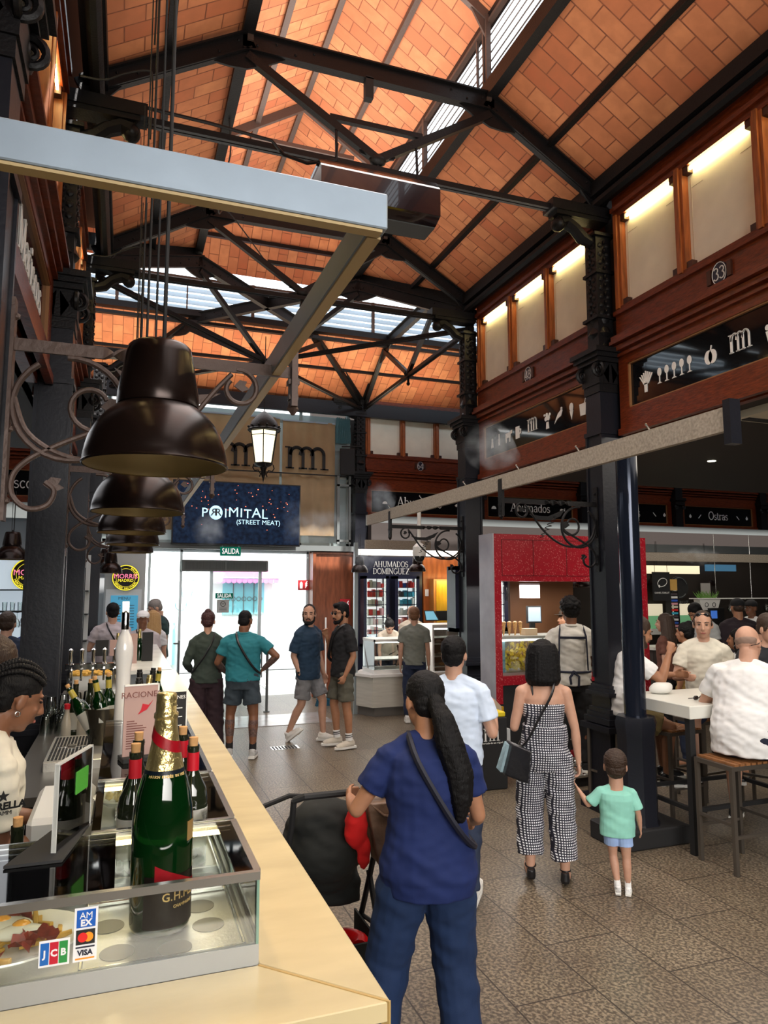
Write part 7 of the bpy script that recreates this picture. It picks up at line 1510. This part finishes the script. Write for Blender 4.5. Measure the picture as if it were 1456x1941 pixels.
# ceiling fittings over the right aisle
for x, y, lb in ((4.95, 4.7, 'bright recessed spotlight in the dark ceiling nearest the frontage'), (5.4, 4.0, 'recessed spotlight at the right edge of the photo'), (6.3, 6.3, 'dim recessed spotlight farther back'), (7.4, 5.4, 'recessed spotlight far right in the dark ceiling')):
    T = thing('ceiling_spotlight', lb, 'lamp', (x, y, 3.42), 0, 'recessed spotlights'); m = M(); m.lathe([(.06, -.005), (.06, 0)], 20); obj('rim', m, steel, T); m = M(); m.lathe([(.045, -.008), (.045, -.004)], 20); obj('bulb', m, mat('spot_glow', (1, .85, .6), emit=8, ecol=(1, .88, .65)), T)
T = thing('air_conditioner', 'flat cream air conditioner cassette in the ceiling right of the round pole', 'air conditioner', (5.4, 4.6, 3.3)); m = M(); m.box(4.75, 5.75, 3.7, 4.5, 3.36, 3.42); obj('cassette', m, mat('cream_plastic', (.55, .50, .38), .5), T, world=True); m = M(); m.box(4.80, 5.70, 3.74, 3.82, 3.352, 3.36).box(4.80, 5.70, 4.38, 4.46, 3.352, 3.36); obj('air_slot', m, matt, T, world=True)
# ---------------------------------------------------------------- stroller
T = thing('stroller', 'black baby stroller with a red cap hanging on it, pushed by the woman in scrubs', 'stroller', (.98, 3.5, 0)); bf = fab('stroller_black', (.010, .011, .010)); Z = lambda *a: V(a)
m = M()
for s in (-1, 1):
    x = .98 + s * .22
    m.tube([(x, 3.28, 1.00), (x, 3.32, .88), (x, 3.50, .55), (x, 3.72, .16)], .014, 8); m.tube([(x, 3.52, .56), (x, 3.34, .30), (x, 3.28, .14)], .014, 8); m.tube([(x, 3.36, .36), (x, 3.66, .30)], .011, 8)
m.tube([(.76, 3.28, 1.0), (.80, 3.25, 1.02), (1.16, 3.25, 1.02), (1.20, 3.28, 1.0)], .016, 8); m.rod((.76, 3.28, .14), (1.20, 3.28, .14), .012).rod((.76, 3.72, .16), (1.20, 3.72, .16), .012); obj('frame', m, matt, T, world=True)
m = M(); m.ball((.96, 3.50, .74), (.20, .22, .20), 3).ball((.96, 3.62, .60), (.20, .24, .14), 3).ball((.95, 3.42, .86), (.17, .12, .10), 3).box(.80, 1.14, 3.45, 3.80, .44, .56); obj('hood_and_seat', m, bf, T, world=True) if False else remesh('hood_and_seat', m.xf(WM[T.name].inverted()), .014, bf, T, 6, .01, 9)
m = M(); m.tube([(.78, 3.62, .62), (.72, 3.78, .74), (.74, 3.92, .80), (.90, 4.0, .82), (1.08, 3.98, .80), (1.17, 3.8, .72), (1.18, 3.62, .62)], .014, 8); obj('bumper_bar', m, matt, T, world=True)
m = M(); m.slab([(.78, 3.30, .20), (1.18, 3.30, .20), (1.18, 3.68, .20), (.78, 3.68, .20)], (0, 0, .012)); m.box(.78, 1.18, 3.29, 3.305, .20, .33).box(.775, .785, 3.3, 3.68, .2, .32).box(1.175, 1.185, 3.3, 3.68, .2, .32); obj('basket', m, bf, T, world=True)
for x in (.76, 1.20):
    for y, r_ in ((3.28, .09), (3.74, .085)): m = M(); m.tube([(x - .015, y, r_), (x + .015, y, r_)], r_, 24); w_ = obj('wheel', m, mat('rubber', (.015, .015, .015), .7), T, world=True); m = M(); m.tube([(x - .018, y, r_), (x + .018, y, r_)], r_ * .55, 16); obj('hub', m, MATS['vent_grey'], w_, world=True)
T = thing('baseball_cap', 'red cap hanging from the stroller handle', 'cap', (1.05, 3.25, .85)); m = M(); m.ball((1.04, 3.235, .87), (.055, .045, .10), 3).ball((1.075, 3.225, .76), (.035, .02, .085), 2); remesh('cap_cloth', m.xf(WM[T.name].inverted()), .008, fab('cap_red', (.50, .004, .004)), T, 4, .006, 14)
T = thing('changing_bag', 'taupe leather bag hanging on the stroller handle', 'bag', (1.16, 3.22, .8)); m = M(); m.slab([(1.08, 3.20, .98), (1.34, 3.20, .97), (1.36, 3.20, .70), (1.14, 3.20, .70)], (0, .12, 0)); remesh('bag_body', m.xf(WM[T.name].inverted()), .010, mat('taupe_leather', (.20, .125, .085), .4, bump=.2), T, 4, .006, 10); m = M(); m.tube([(1.10, 3.21, .97), (1.16, 3.19, .92), (1.24, 3.19, .90), (1.34, 3.19, .89)], .006, 6); obj('bag_seam', m, MATS['taupe_leather'], T, world=True)
T = thing('red_bundle', 'shiny red neck pillow lying in the stroller basket', 'pillow', (1.05, 3.4, .24)); m = M(); m.tube(arc(1.04, 3.42, .085, -40, 220, 14, 'xy', .27), .045, 12); obj('pillow', m, mat('shiny_red', (.50, .004, .006), .3), T, world=True)
# ---------------------------------------------------------------- water mist from the nozzles
def mist(label, loc, dir_, L_, r0, r1, dens):
    T_ = V(dir_).normalized(); m = M(); m.tube([V((0, 0, 0)), T_ * L_ * .3, T_ * L_ * .7, T_ * L_], [r0, r0 + (r1 - r0) * .4, r1, r1 * .6], 14)
    mm = bpy.data.materials.new('mist'); mm.use_nodes = True; nt = mm.node_tree; nt.nodes.remove(nt.nodes['Principled BSDF']); v = nt.nodes.new('ShaderNodeVolumePrincipled'); nt.links.new(v.outputs[0], nt.nodes['Material Output'].inputs['Volume'])
    v.inputs['Color'].default_value = (.95, .96, 1, 1); tc = nt.nodes.new('ShaderNodeTexCoord'); gm = nt.nodes.new('ShaderNodeMapping'); gm.inputs['Location'].default_value = (-1, -1, -1); gm.inputs['Scale'].default_value = (2, 2, 2); nt.links.new(tc.outputs['Generated'], gm.inputs[0]); gs = nt.nodes.new('ShaderNodeTexGradient'); gs.gradient_type = 'SPHERICAL'; nt.links.new(gm.outputs[0], gs.inputs[0]); n = nt.nodes.new('ShaderNodeTexNoise'); n.inputs['Scale'].default_value = 7; n.inputs['Detail'].default_value = 5; nt.links.new(tc.outputs['Object'], n.inputs[0])
    r = nt.nodes.new('ShaderNodeMapRange'); r.inputs[1].default_value = .40; r.inputs[2].default_value = .80; r.inputs[3].default_value = 0; r.inputs[4].default_value = dens; nt.links.new(n.outputs['Fac'], r.inputs[0]); mu = nt.nodes.new('ShaderNodeMath'); mu.operation = 'MULTIPLY'; nt.links.new(r.outputs[0], mu.inputs[0]); nt.links.new(gs.outputs['Fac'], mu.inputs[1]); nt.links.new(mu.outputs[0], v.inputs['Density'])
    o = obj('water_mist', m, mm); o.location = loc; tag(o, label, 'mist', 'sprays of water mist'); o['kind'] = 'stuff'
mist('spray of white mist rising from the rail in front of the square column', (3.10, 5.15, 3.0), (.15, .9, .35), 1.3, .03, .26, 4.5)
mist('mist drifting left of the back corner column over the exit', (3.2, 9.1, 2.9), (-.7, .8, -.05), 1.6, .05, .28, 4)
mist('mist at the end of the pale rail before the Ahumados board', (3.2, 8.6, 2.98), (.2, .9, .25), 1.5, .04, .26, 3.5)
mist('bluish mist in front of the dark video board', (1.1, 10.2, 3.0), (.1, 1, -.12), 1.8, .06, .30, 3)
mist('mist around the small lamp of the smoked fish stall', (3.8, 10.0, 2.66), (-.3, .9, -.28), 1.3, .05, .24, 3.5)
mist('thin mist over the oyster bar', (8.4, 9.5, 2.6), (1, .2, -.1), 1.5, .05, .2, 6)
# ---------------------------------------------------------------- small fittings under the roof
T = thing('sensor_box', 'small black box hanging under the top beam of the nearest truss', 'sensor', (1.86, 5.5, 6.3)); m = M(); m.box(1.82, 1.89, 5.46, 5.53, 6.20, 6.40); obj('box_body', m, matt, T, world=True)
for i, (z, y, lb) in enumerate(((5.95, 4.5, 'black cable looping from the gutter to the lamp rods, upper one'), (5.55, 4.9, 'black cable looping from the gutter to the lamp rods below the truss end'), (5.2, 6.9, 'black cable looping from the gutter to the lamp rods, under the pale rail'))):
    m = M(); m.tube(smooth_path([(-.40, y, z - .15), (-.25, y, z - .14), (-.12, y, z - .06), (.02, y, z), (.06, y, z - .06), (.06, y, z - .5)]), .007, 6); tag(obj('hanging_cable', m, matt), lb, 'cable')
m = M(); m.tube(smooth_path([(.80, 6.6, 6.5), (.83, 6.7, 6.2), (.78, 6.9, 6.0), (.80, 7.3, 5.9), (1.0, 8.0, 6.3), (1.6, 8.9, 6.2)]), .008, 6); tag(obj('hanging_cable', m, matt), 'black cable sagging along the left edge of the roof lantern', 'cable')
# ---------------------------------------------------------------- the people in the hall
denim = fab('denim', (.018, .028, .060)); wht_f = fab('white', (.78, .78, .78)); ltb = fab('pale_blue', (.60, .70, .86)); blk_f = fab('black', (.010, .010, .012)); navy_f = fab('navy', (.012, .020, .050))
scrub = fab('scrub_blue', (.004, .014, .085)); ging = tilemat('gingham', (.80, .80, .84), (.80, .80, .84), (.015, .015, .03), .016, .016, .0042, .8, bump=0, offs=0, uv=False)
# make the gingham check wrap the figure: map it on angle and height
nt = ging.node_tree; brn = [n for n in nt.nodes if n.type == 'TEX_BRICK'][0]; tcn = [n for n in nt.nodes if n.type == 'TEX_COORD'][0]
sx = nt.nodes.new('ShaderNodeSeparateXYZ'); nt.links.new(tcn.outputs['Object'], sx.inputs[0]); cx_ = nt.nodes.new('ShaderNodeCombineXYZ'); ad = nt.nodes.new('ShaderNodeMath'); ad.operation = 'MULTIPLY_ADD'; ad.inputs[1].default_value = .45
nt.links.new(sx.outputs['Y'], ad.inputs[0]); nt.links.new(sx.outputs['X'], ad.inputs[2]); nt.links.new(ad.outputs[0], cx_.inputs[0]); nt.links.new(sx.outputs['Z'], cx_.inputs[1]); nt.links.new(cx_.outputs[0], brn.inputs['Vector'])
whs = fab('shoe_white', (.70, .68, .64)); bks = mat('black_leather', (.012, .012, .014), .3, bump=.15, bscale=30)
# woman in scrubs pushing the stroller
def ex_scrub(c):
    strap(c, 1, mat('dark_strap', (.008, .009, .02), .6), r=.016, d=.006)
person('woman in dark blue scrubs with a long black ponytail pushing the stroller', 1.21, 2.80, -6, 1.60, 'tan', ('pony', 'black'), ('scrub', scrub), ('trousers', fab('scrub_trouser', (.005, .020, .07))), ('sneaker', whs), fem=True, bulk=1.18, vox=.007,
       lean=5, head=(-22, 4, 0), armL=((-.55, .05, -.85), (-.12, .95, -.05)), armR=((.25, .10, -.95), (.05, .8, -.35)), legL=((-.22, .10, -1), (-.16, -.20, -1)), legR=((.06, .10, -1), (.10, -.18, -1)), footL=(5, -20), curl=(.8, .8), hem=.80, sleeve=.60, loose=1.5, pant_r=(.115, .092, .088, .092), extra=ex_scrub)
person('man in a pale blue-white t-shirt and jeans walking beyond the woman in scrubs', 2.05, 4.30, 12, 1.64, 'light', ('short', 'black'), ('t', ltb), ('jeans', denim), ('sneaker', whs), bulk=1.05, vox=.007,
       armR=((.32, -.05, -1), (-.10, .85, .45)), armL=((-.15, .05, -1), (.1, .6, -.6)), legL=((-.02, .15, -1), (0, -.1, -1)), legR=((.06, -.06, -1), (.02, -.22, -1)), footR=(-6, -22), hem=.88, sleeve=.68, loose=1.2)
def ex_ging(c):
    s = c['s']
    m = M()
    for P in ([(-.075, -.085, 1.30), (-.088, -.072, 1.40), (-.085, -.01, 1.448), (-.08, .06, 1.40)],): m.tube([c['bend'](p) for p in P], .008, 6)
    c['part']('top_strap', m, bks)
    # bag strap: right shoulder, across the back, to the bag at the left hip
    strap(c, -1, bks, 'bag_strap', .011, .012, low=.04)
    m = M(); m.slab([(-.30, -.20, .78), (-.13, -.26, .74), (-.10, -.22, .96), (-.24, -.15, 1.00)], (-.05, .10, .015)); c['part']('handbag', m, bks, rm=.008 * s, sm=3)
    m = M(); m.slab([(-.345, -.085, .81), (-.315, -.155, .795), (-.265, -.12, .985), (-.28, -.06, 1.0)], (-.02, -.012, .004)); c['part']('bag_front', m, mat('pale_bag_side', (.32, .45, .50), .25, .3, bump=.3, bscale=20))
person('woman in a strapless gingham jumpsuit with a black bob holding the toddler by the hand', 2.76, 4.36, -4, 1.60, 'light', ('bob', 'black'), ('strapless', ging), ('jumpsuit', ging), ('flat', bks), fem=True, bulk=1.10, vox=.007,
       armR=((.24, .0, -1), (.08, .02, -1)), armL=((-.22, -.02, -1), (.10, .75, .55)), legL=((-.06, .16, -1), (-.02, -.22, -1)), legR=((.05, -.03, -1), (.03, -.12, -1)), footL=(4, -12), pant_r=(.112, .100, .098, .092), skirtleg=.80, hem=1.0, loose=.7, curl=(.5, .7), extra=ex_ging)
person('toddler boy in a mint green t-shirt and light blue shorts holding the woman\'s hand', 3.08, 4.02, -4, .90, 'light', ('short', 'brown'), ('t', fab('mint', (.26, .60, .50))), ('shorts', fab('light_blue', (.34, .48, .80))), ('sneaker', wht_f, wht_f), headk=1.95, bulk=1.30, vox=.008,
       armL=((-.55, .10, -.62), (-.50, .10, .75)), armR=((.30, -.02, -1), (.12, .25, -1)), legL=((.04, .14, -1), (.12, -.35, -1)), legR=((.05, .0, -1), (.02, -.06, -1)), footL=(0, -30), hem=.78, sleeve=.80, skirtleg=.62, loose=1.5)
turq = fab('turquoise', (.018, .17, .21)); tat = mat('skin_tattoo', (.12, .07, .06), .5, var=.6, vscale=60)
def ex_turq(c):
    strap(c, 1, bks, r=.017, d=.008)
    for k_ in (1, -1):
        m = M(); m.tube([c['el'][k_], c['el'][k_].lerp(c['wr'][k_], .3), c['el'][k_].lerp(c['wr'][k_], .95)], [.0405, .043, .029], 12); c['part']('forearm_tattoo', m, tat)
        m = M(); a, b = c['kn'][k_], c['an'][k_]; t = V((0, -.012, 0)); m.tube([a.lerp(b, .15) + t, a.lerp(b, .3) + t, a.lerp(b, .62) + t * .7], [.0565, .0585, .048], 14); c['part']('calf_tattoo', m, tat)
person('man in a turquoise polo shirt and dark shorts with tattooed arms near the exit', 1.36, 8.60, 4, 1.70, 'brown', ('buzz', 'black'), ('polo', turq), ('shorts', fab('slate', (.035, .05, .065))), ('sneaker', fab('shoe_grey', (.42, .42, .42)), blk_f), bulk=1.16,
       armL=((-.45, .05, -1), (.35, .75, -.55)), armR=((.75, -.15, -.65), (-.65, .30, -.65)), legL=((-.14, .12, -1), (.0, -.12, -1)), legR=((.12, -.02, -1), (.0, -.10, -1)), head=(12, 18, 0), loose=.8, skirtleg=.68, hem=.90, extra=ex_turq)
person('woman in an olive top and wide dark trousers, left of the man in turquoise', .98, 8.95, -4, 1.68, 'light', ('bun', 'maroon'), ('long', fab('olive', (.035, .050, .040))), ('trousers', fab('dark_maroon', (.030, .014, .020))), ('sneaker', whs), fem=True, bulk=1.05,
       armL=((-.35, -.02, -1), (.25, .75, -.45)), armR=((.3, .1, -1), (-.1, .8, -.4)), head=(10, 5, 0), pant_r=(.115, .11, .115, .12), extra=lambda c: strap(c, -1, bks, r=.012, d=.01))
def ex_watch(c): m = M(); q = c['wr'][1]; d = (c['wr'][1] - c['el'][1]).normalized(); m.tube([q - d * .035, q - d * .012], .031, 14); c['part']('wrist_watch', m, bks)
person('man in a dark blue t-shirt and grey shorts walking, looking back at the viewer', 2.30, 9.20, 118, 1.78, 'light', ('buzz', 'black'), ('t', fab('blue_black', (.012, .035, .070))), ('shorts', fab('mid_grey', (.18, .18, .19))), ('sneaker', whs), beard='black',
       head=(58, 4, 0), armR=((.10, -.25, -1), (-.1, .38, -1)), armL=((-.12, .08, -1), (.0, .3, -1)), legL=((-.04, .42, -1), (0, .02, -1)), legR=((.04, -.10, -1), (.0, -.50, -1)), footR=(0, -38), hem=.80, loose=1.8, sleeve=.85, skirtleg=.84, extra=ex_watch, twist=10)
def ex_blackt(c):
    shades(c); strap(c, 1, bks, r=.02, d=.01)
    for k_ in (1, -1):
        for q in (.10, .15): m = M(); a = c['an'][k_].lerp(c['kn'][k_], q); b = c['an'][k_].lerp(c['kn'][k_], q + .022); m.tube([a, b], .0455, 14); c['part']('sock_stripe', m, blk_f)
person('man in a black t-shirt with sunglasses and a beard, hand at his chin', 2.62, 8.72, -112, 1.78, 'tan', ('quiff', 'black'), ('t', blk_f), ('shorts', fab('olive_grey', (.085, .08, .06))), ('sneaker', fab('shoe_beige', (.55, .50, .42)), wht_f), beard='black',
       head=(-12, 8, 0), armR=((.12, .25, -1), (-.22, .42, 1)), armL=((-.16, -.15, -1), (.12, .38, -.9)), legL=((-.05, -.02, -1), (0, -.10, -1)), legR=((.05, .18, -1), (.0, -.12, -1)), hem=.84, loose=1.5, sleeve=.8, skirtleg=.84, curl=(.6, .7), extra=ex_blackt)
person('young man in a grey-green t-shirt and navy trousers at the smoked fish counter', 4.10, 9.95, 2, 1.68, 'light', ('short', 'ginger'), ('t', fab('grey_green', (.17, .18, .155))), ('trousers', navy_f), ('sneaker', whs), bulk=.94, hem=.86)
def ex_apron(c):
    navy_s = fab('apron_navy', (.012, .014, .03)); m = M()
    for k_ in (1, -1): m.tube([c['bend'](p) for p in ((k_ * .105, .06, 1.45), (k_ * .115, -.03, 1.465), (k_ * .135, -.13, 1.36), (k_ * .14, -.135, 1.2), (k_ * .145, -.13, 1.02))], .014, 6, ell=.6)
    m.tube([c['bend'](p) for p in ((-.13, -.137, 1.35), (.13, -.137, 1.35))], .014, 6, ell=.6)
    m.tube([c['bend']((.185 * math.cos(q), -.005 + .142 * math.sin(q), 1.0)) for q in [i * PI / 10 for i in range(20)]], .012, 6, closed=True)
    c['part']('apron_straps', m, navy_s)
    m = M(); m.ball((0, -.15, 1.0), (.03, .015, .022), 1).tube([(0, -.15, 1.0), (-.04, -.165, .95), (-.03, -.16, .88)], .012, 6).tube([(0, -.15, 1.0), (.05, -.165, .96), (.045, -.16, .86)], .012, 6); c['part']('apron_bow', m, navy_s)
    m = M(); m.slab([(.17, .10, .55), (.17, .10, 1.05), (-.17, .10, 1.05), (-.17, .10, .55)], (0, .015, 0)); c['part']('apron', m, navy_s)
person('waiter in a white polo shirt with crossed dark apron straps before the red kiosk', 4.42, 6.42, -6, 1.76, 'brown', ('curly', 'black'), ('polo', fab('polo_white', (.62, .60, .55))), ('trousers', blk_f), ('sneaker', blk_f), bulk=1.0, head=(-14, 6, 0),
       armL=((-.35, .05, -1), (.35, .75, -.1)), armR=((.2, .08, -1), (-.1, .8, -.2)), hem=.86, sleeve=.74, loose=1.3, z=.11, extra=ex_apron)
# high table group
def ex_bald(c):
    m = M()
    for k_ in (1, -1): m.tube([(k_ * .082, .03, .02), (k_ * .085, -.04, -.02), (k_ * .06, -.095, -.04)], .003, 5)
    c['part']('glasses_temple', m, bks, True)
person('bald man in a white t-shirt on the front bar stool, back to the viewer', 4.27, 4.10, 18, 1.78, 'light', ('bald', 'grey'), ('t', wht_f), ('shorts', fab('dark_navy', (.012, .016, .035))), ('sneaker', bks), bulk=1.24, vox=.008, belly=.05,
       lean=20, head=(8, -4, -6), armL=((-.48, .10, -.9), (.1, .9, .1)), armR=((.48, .10, -.9), (-.1, .9, .1)), legL=((-.25, .85, -.35), (.05, -.25, -1)), legR=((.25, .85, -.35), (.3, -.2, -1)), footR=(-20, 0), footL=(10, 0), hem=.80, sleeve=.66, seat=.76, loose=1.0, extra=ex_bald)
person('man in a white t-shirt with sunglasses pushed up, facing the viewer across the table', 5.28, 5.5, 172, 1.76, 'light', ('buzz', 'brown'), ('t', fab('ecru', (.68, .64, .54))), ('shorts', denim), ('sneaker', bks), bulk=.95, vox=.008, lean=3, head=(8, 4, 0),
       armL=((-.3, .3, -1), (.6, .8, -.1)), armR=((.35, .2, -1), (-.2, .9, .1)), legL=((-.15, .9, -.3), (0, .1, -1)), legR=((.15, .9, -.3), (0, .1, -1)), seat=.80, loose=.9, extra=lambda c: shades(c, .085))
person('man in a dark t-shirt with a grim look at the right edge of the table', 5.45, 5.00, 148, 1.76, 'light', ('short', 'brown'), ('t', fab('charcoal', (.014, .016, .020))), ('shorts', denim), ('sneaker', bks), bulk=1.1, vox=.007, lean=10, head=(-12, 8, 0),
       armL=((-.3, .25, -1), (.1, .9, .3)), armR=((.4, .2, -1), (-.6, .8, .1)), legL=((-.15, .9, -.3), (0, .1, -1)), legR=((.15, .9, -.3), (0, .1, -1)), seat=.80)
person('bearded man in white raising his fist to his mouth, half behind the round pole', 4.25, 5.45, 78, 1.76, 'tan', ('short', 'brown'), ('t', wht_f), ('shorts', fab('khaki', (.20, .15, .06))), ('sneaker', bks), bulk=1.08, vox=.008, beard='brown', lean=14, head=(-6, 6, 0),
       armR=((.12, .75, -.65), (-.10, .32, .95)), armL=((-.2, .7, -.7), (.4, .8, .1)), legL=((-.1, .9, -.3), (0, .0, -1)), legR=((.12, .9, -.3), (0, -.1, -1)), seat=.78, curl=(.3, .95), sleeve=.7, loose=1.3)
# oyster bar crowd
person('woman with dark brown hair and a rust patterned top looking left at the oyster bar', 6.64, 7.55, -75, 1.64, 'light', ('long', 'brown'), ('t', fab('rust_pattern', (.12, .045, .03))), ('trousers', blk_f), None, fem=True, vox=.011, bulk=1.1)
person('bearded barman in a pale grey shirt bending over his work behind the oyster bar', 8.05, 8.35, -150, 1.80, 'tan', ('short', 'black'), ('polo', fab('pale_grey', (.45, .46, .46))), ('trousers', blk_f), None, vox=.011, beard='black', lean=10, head=(10, 30, 0))
person('man in a black cap and dark jacket with a red collar at the oyster bar', 8.45, 8.1, -20, 1.82, 'tan', ('cap', blk_f), ('long', fab('plum_black', (.025, .016, .022))), ('trousers', blk_f), None, vox=.011, bulk=1.15, loose=2)
person('cook in white with a dark cap at the back of the oyster bar', 9.68, 9.0, -150, 1.78, 'brown', ('cap', blk_f), ('t', wht_f), ('trousers', blk_f), None, vox=.012)
person('woman with straight blond hair and beige top at the right edge, by the oyster bar', 8.4, 7.3, 30, 1.70, 'light', ('long', 'blond'), ('t', fab('beige', (.45, .38, .30))), ('trousers', blk_f), None, fem=True, vox=.011)
person('dark-haired woman in profile laughing, between the bald man and the man in dark', 6.35, 6.1, -80, 1.52, 'tan', ('long', 'black'), ('t', wht_f), ('trousers', denim), None, fem=True, vox=.010, bulk=1.0)
person('woman in mustard with dark hair half hidden behind the man with raised sunglasses', 6.0, 6.5, -60, 1.58, 'tan', ('bun', 'black'), ('t', fab('mustard', (.30, .19, .05))), ('trousers', denim), None, fem=True, vox=.010)
person('vendor with a brown cap inside the red kiosk, looking left', 5.45, 8.0, -120, 1.70, 'tan', ('cap', fab('cap_brown', (.05, .035, .025))), ('t', fab('grey_dark', (.06, .06, .07))), ('trousers', blk_f), None, vox=.011)
person('woman in beige leaning over and wiping the glass of the smoked fish counter', 4.30, 11.6, 178, 1.62, 'light', ('bun', 'black'), ('t', fab('beige_light', (.60, .52, .42))), ('trousers', blk_f), None, fem=True, vox=.010, lean=38, head=(-12, 10, 0), armR=((.1, .35, -1), (-.1, .35, -1)), armL=((-.3, .3, -1), (.3, .5, -.8)))
person('balding vendor behind the young man in grey-green at the smoked fish stall', 4.9, 12.0, 170, 1.66, 'light', ('bald', 'grey'), ('t', fab('beige_light', (.60, .52, .42))), ('trousers', blk_f), None, vox=.011)
# left side: bar staff and guests
def ex_maid(c):
    m = sans('ESTRELLA', .026, (0, 0, 0), (1, 0, 0), (0, 0, 1), .003, .0015); q = c['sh'][1].lerp(c['el'][1], .44)
    m.xf(Matrix.Translation(q + V((.078, -.005, 0))) @ Matrix.Rotation(PI / 2, 4, 'Z') @ Matrix.Rotation(.10, 4, 'X')); c['part']('sleeve_lettering', m, matt)
    m = M(); st = [((.022 if i % 2 == 0 else .009) * math.cos(PI / 2 + i * PI / 5), (.022 if i % 2 == 0 else .009) * math.sin(PI / 2 + i * PI / 5)) for i in range(10)]
    m.slab([(0, a, b) for a, b in st], (.003, 0, 0)); m.xf(Matrix.Translation(q + V((.075, -.005, .035)))); c['part']('sleeve_star', m, matt)
    m = sans('DAMM', .015, (0, 0, 0), (1, 0, 0), (0, 0, 1), .003, .001); m.xf(Matrix.Translation(q + V((.080, -.005, -.024))) @ Matrix.Rotation(PI / 2, 4, 'Z')); c['part']('sleeve_lettering', m, matt)
    m = M(); d = (c['wr'][-1] - c['el'][-1]).normalized(); q = c['wr'][-1]; m.tube([q - d * .07, q - d * .02], .032, 16); c['part']('gold_bracelet', m, mat('gold', (.8, .5, .12), .25, 1))
    m = M(); q = c['wr'][1]; d = (c['wr'][1] - c['el'][1]).normalized(); m.tube([q - d * .03, q - d * .01], .031, 14); c['part']('purple_band', m, mat('purple', (.08, .03, .30), .5))
    m = M(); m.tube(arc(0, 0, .009, 0, 360, 12, 'yz', 0), .002, 5); m.xf(Matrix.Translation((.083, 0, -.048))); c['part']('earring', m, steel, True)
person('young barmaid with cornrow braids and a white polo shirt, in profile behind the counter', -.50, 3.08, 78, 1.68, 'brown', ('braids', 'black'), ('polo', fab('polo_cream', (.66, .63, .54))), ('trousers', blk_f), None, fem=True, bulk=1.12, vox=.006, lean=8,
       head=(-4, 14, 0), armR=((.06, .05, -1), (-.02, .95, -.18)), armL=((-.06, .35, -1), (.15, .9, -.22)), hem=.84, sleeve=.78, loose=1.3, curl=(.5, .5), palm=((0, 0, -1), (0, 0, -1)), extra=ex_maid)
person('barman with short brown hair cut by the left edge of the photo, looking down', -.60, 3.6, 110, 1.76, 'light', ('short', 'brown'), ('t', blk_f), ('trousers', blk_f), None, vox=.008, head=(-5, 25, 0))
person('customer in a pale t-shirt with a dark strap, back turned, at the far bar', -.13, 10.9, -8, 1.76, 'light', ('short', 'black'), ('t', fab('pale_mauve', (.45, .40, .42))), ('trousers', denim), None, vox=.010, bulk=1.1, extra=lambda c: strap(c, 1, bks, r=.012, d=.01), armL=((-.4, .1, -1), (.1, .9, 0)))
person('dark-haired customer bowed forward left of the one in the pale t-shirt', -.46, 11.3, 5, 1.62, 'light', ('short', 'black'), ('t', fab('dusty', (.30, .30, .32))), ('trousers', denim), None, vox=.012, lean=15, head=(0, 20, 0))
person('customer with a white cap worn backwards near the exit', .27, 10.5, 0, 1.66, 'brown', ('cap', wht_f), ('t', fab('pale_mauve', (.45, .40, .42))), ('trousers', denim), None, vox=.011, head=(180, 0, 0), eyes=False, extra=lambda c: strap(c, 1, bks, r=.012, d=.01))
person('woman with long light hair between the white cap and the grey-haired man', .43, 11.2, 10, 1.64, 'light', ('long', 'blond'), ('t', fab('whitish', (.6, .6, .62))), ('trousers', denim), None, fem=True, vox=.011)
person('grey-haired man in a dark green t-shirt with a backpack strap, looking down by the glass', .54, 11.8, -110, 1.80, 'light', ('short', 'grey'), ('t', fab('dark_green', (.015, .04, .04))), ('jeans', fab('blue_jeans', (.04, .12, .22))), ('sneaker', bks), vox=.010, head=(0, 25, 0), armR=((.1, .1, -1), (-.2, .8, .1)), extra=lambda c: strap(c, 1, fab('grey_dark', (.06, .06, .07)), r=.02, d=.01))
person('guest in a navy jacket sitting at the left bar under the hanging glasses', -1.16, 8.5, 12, 1.72, 'light', ('short', 'brown'), ('long', fab('navy_jacket', (.012, .020, .045))), ('trousers', blk_f), None, vox=.011, lean=8)
person('guest in a blue top half behind the column at the left bar', -1.0, 9.1, 10, 1.68, 'light', ('short', 'brown'), ('t', fab('royal_blue', (.02, .05, .22))), ('trousers', blk_f), None, vox=.011)
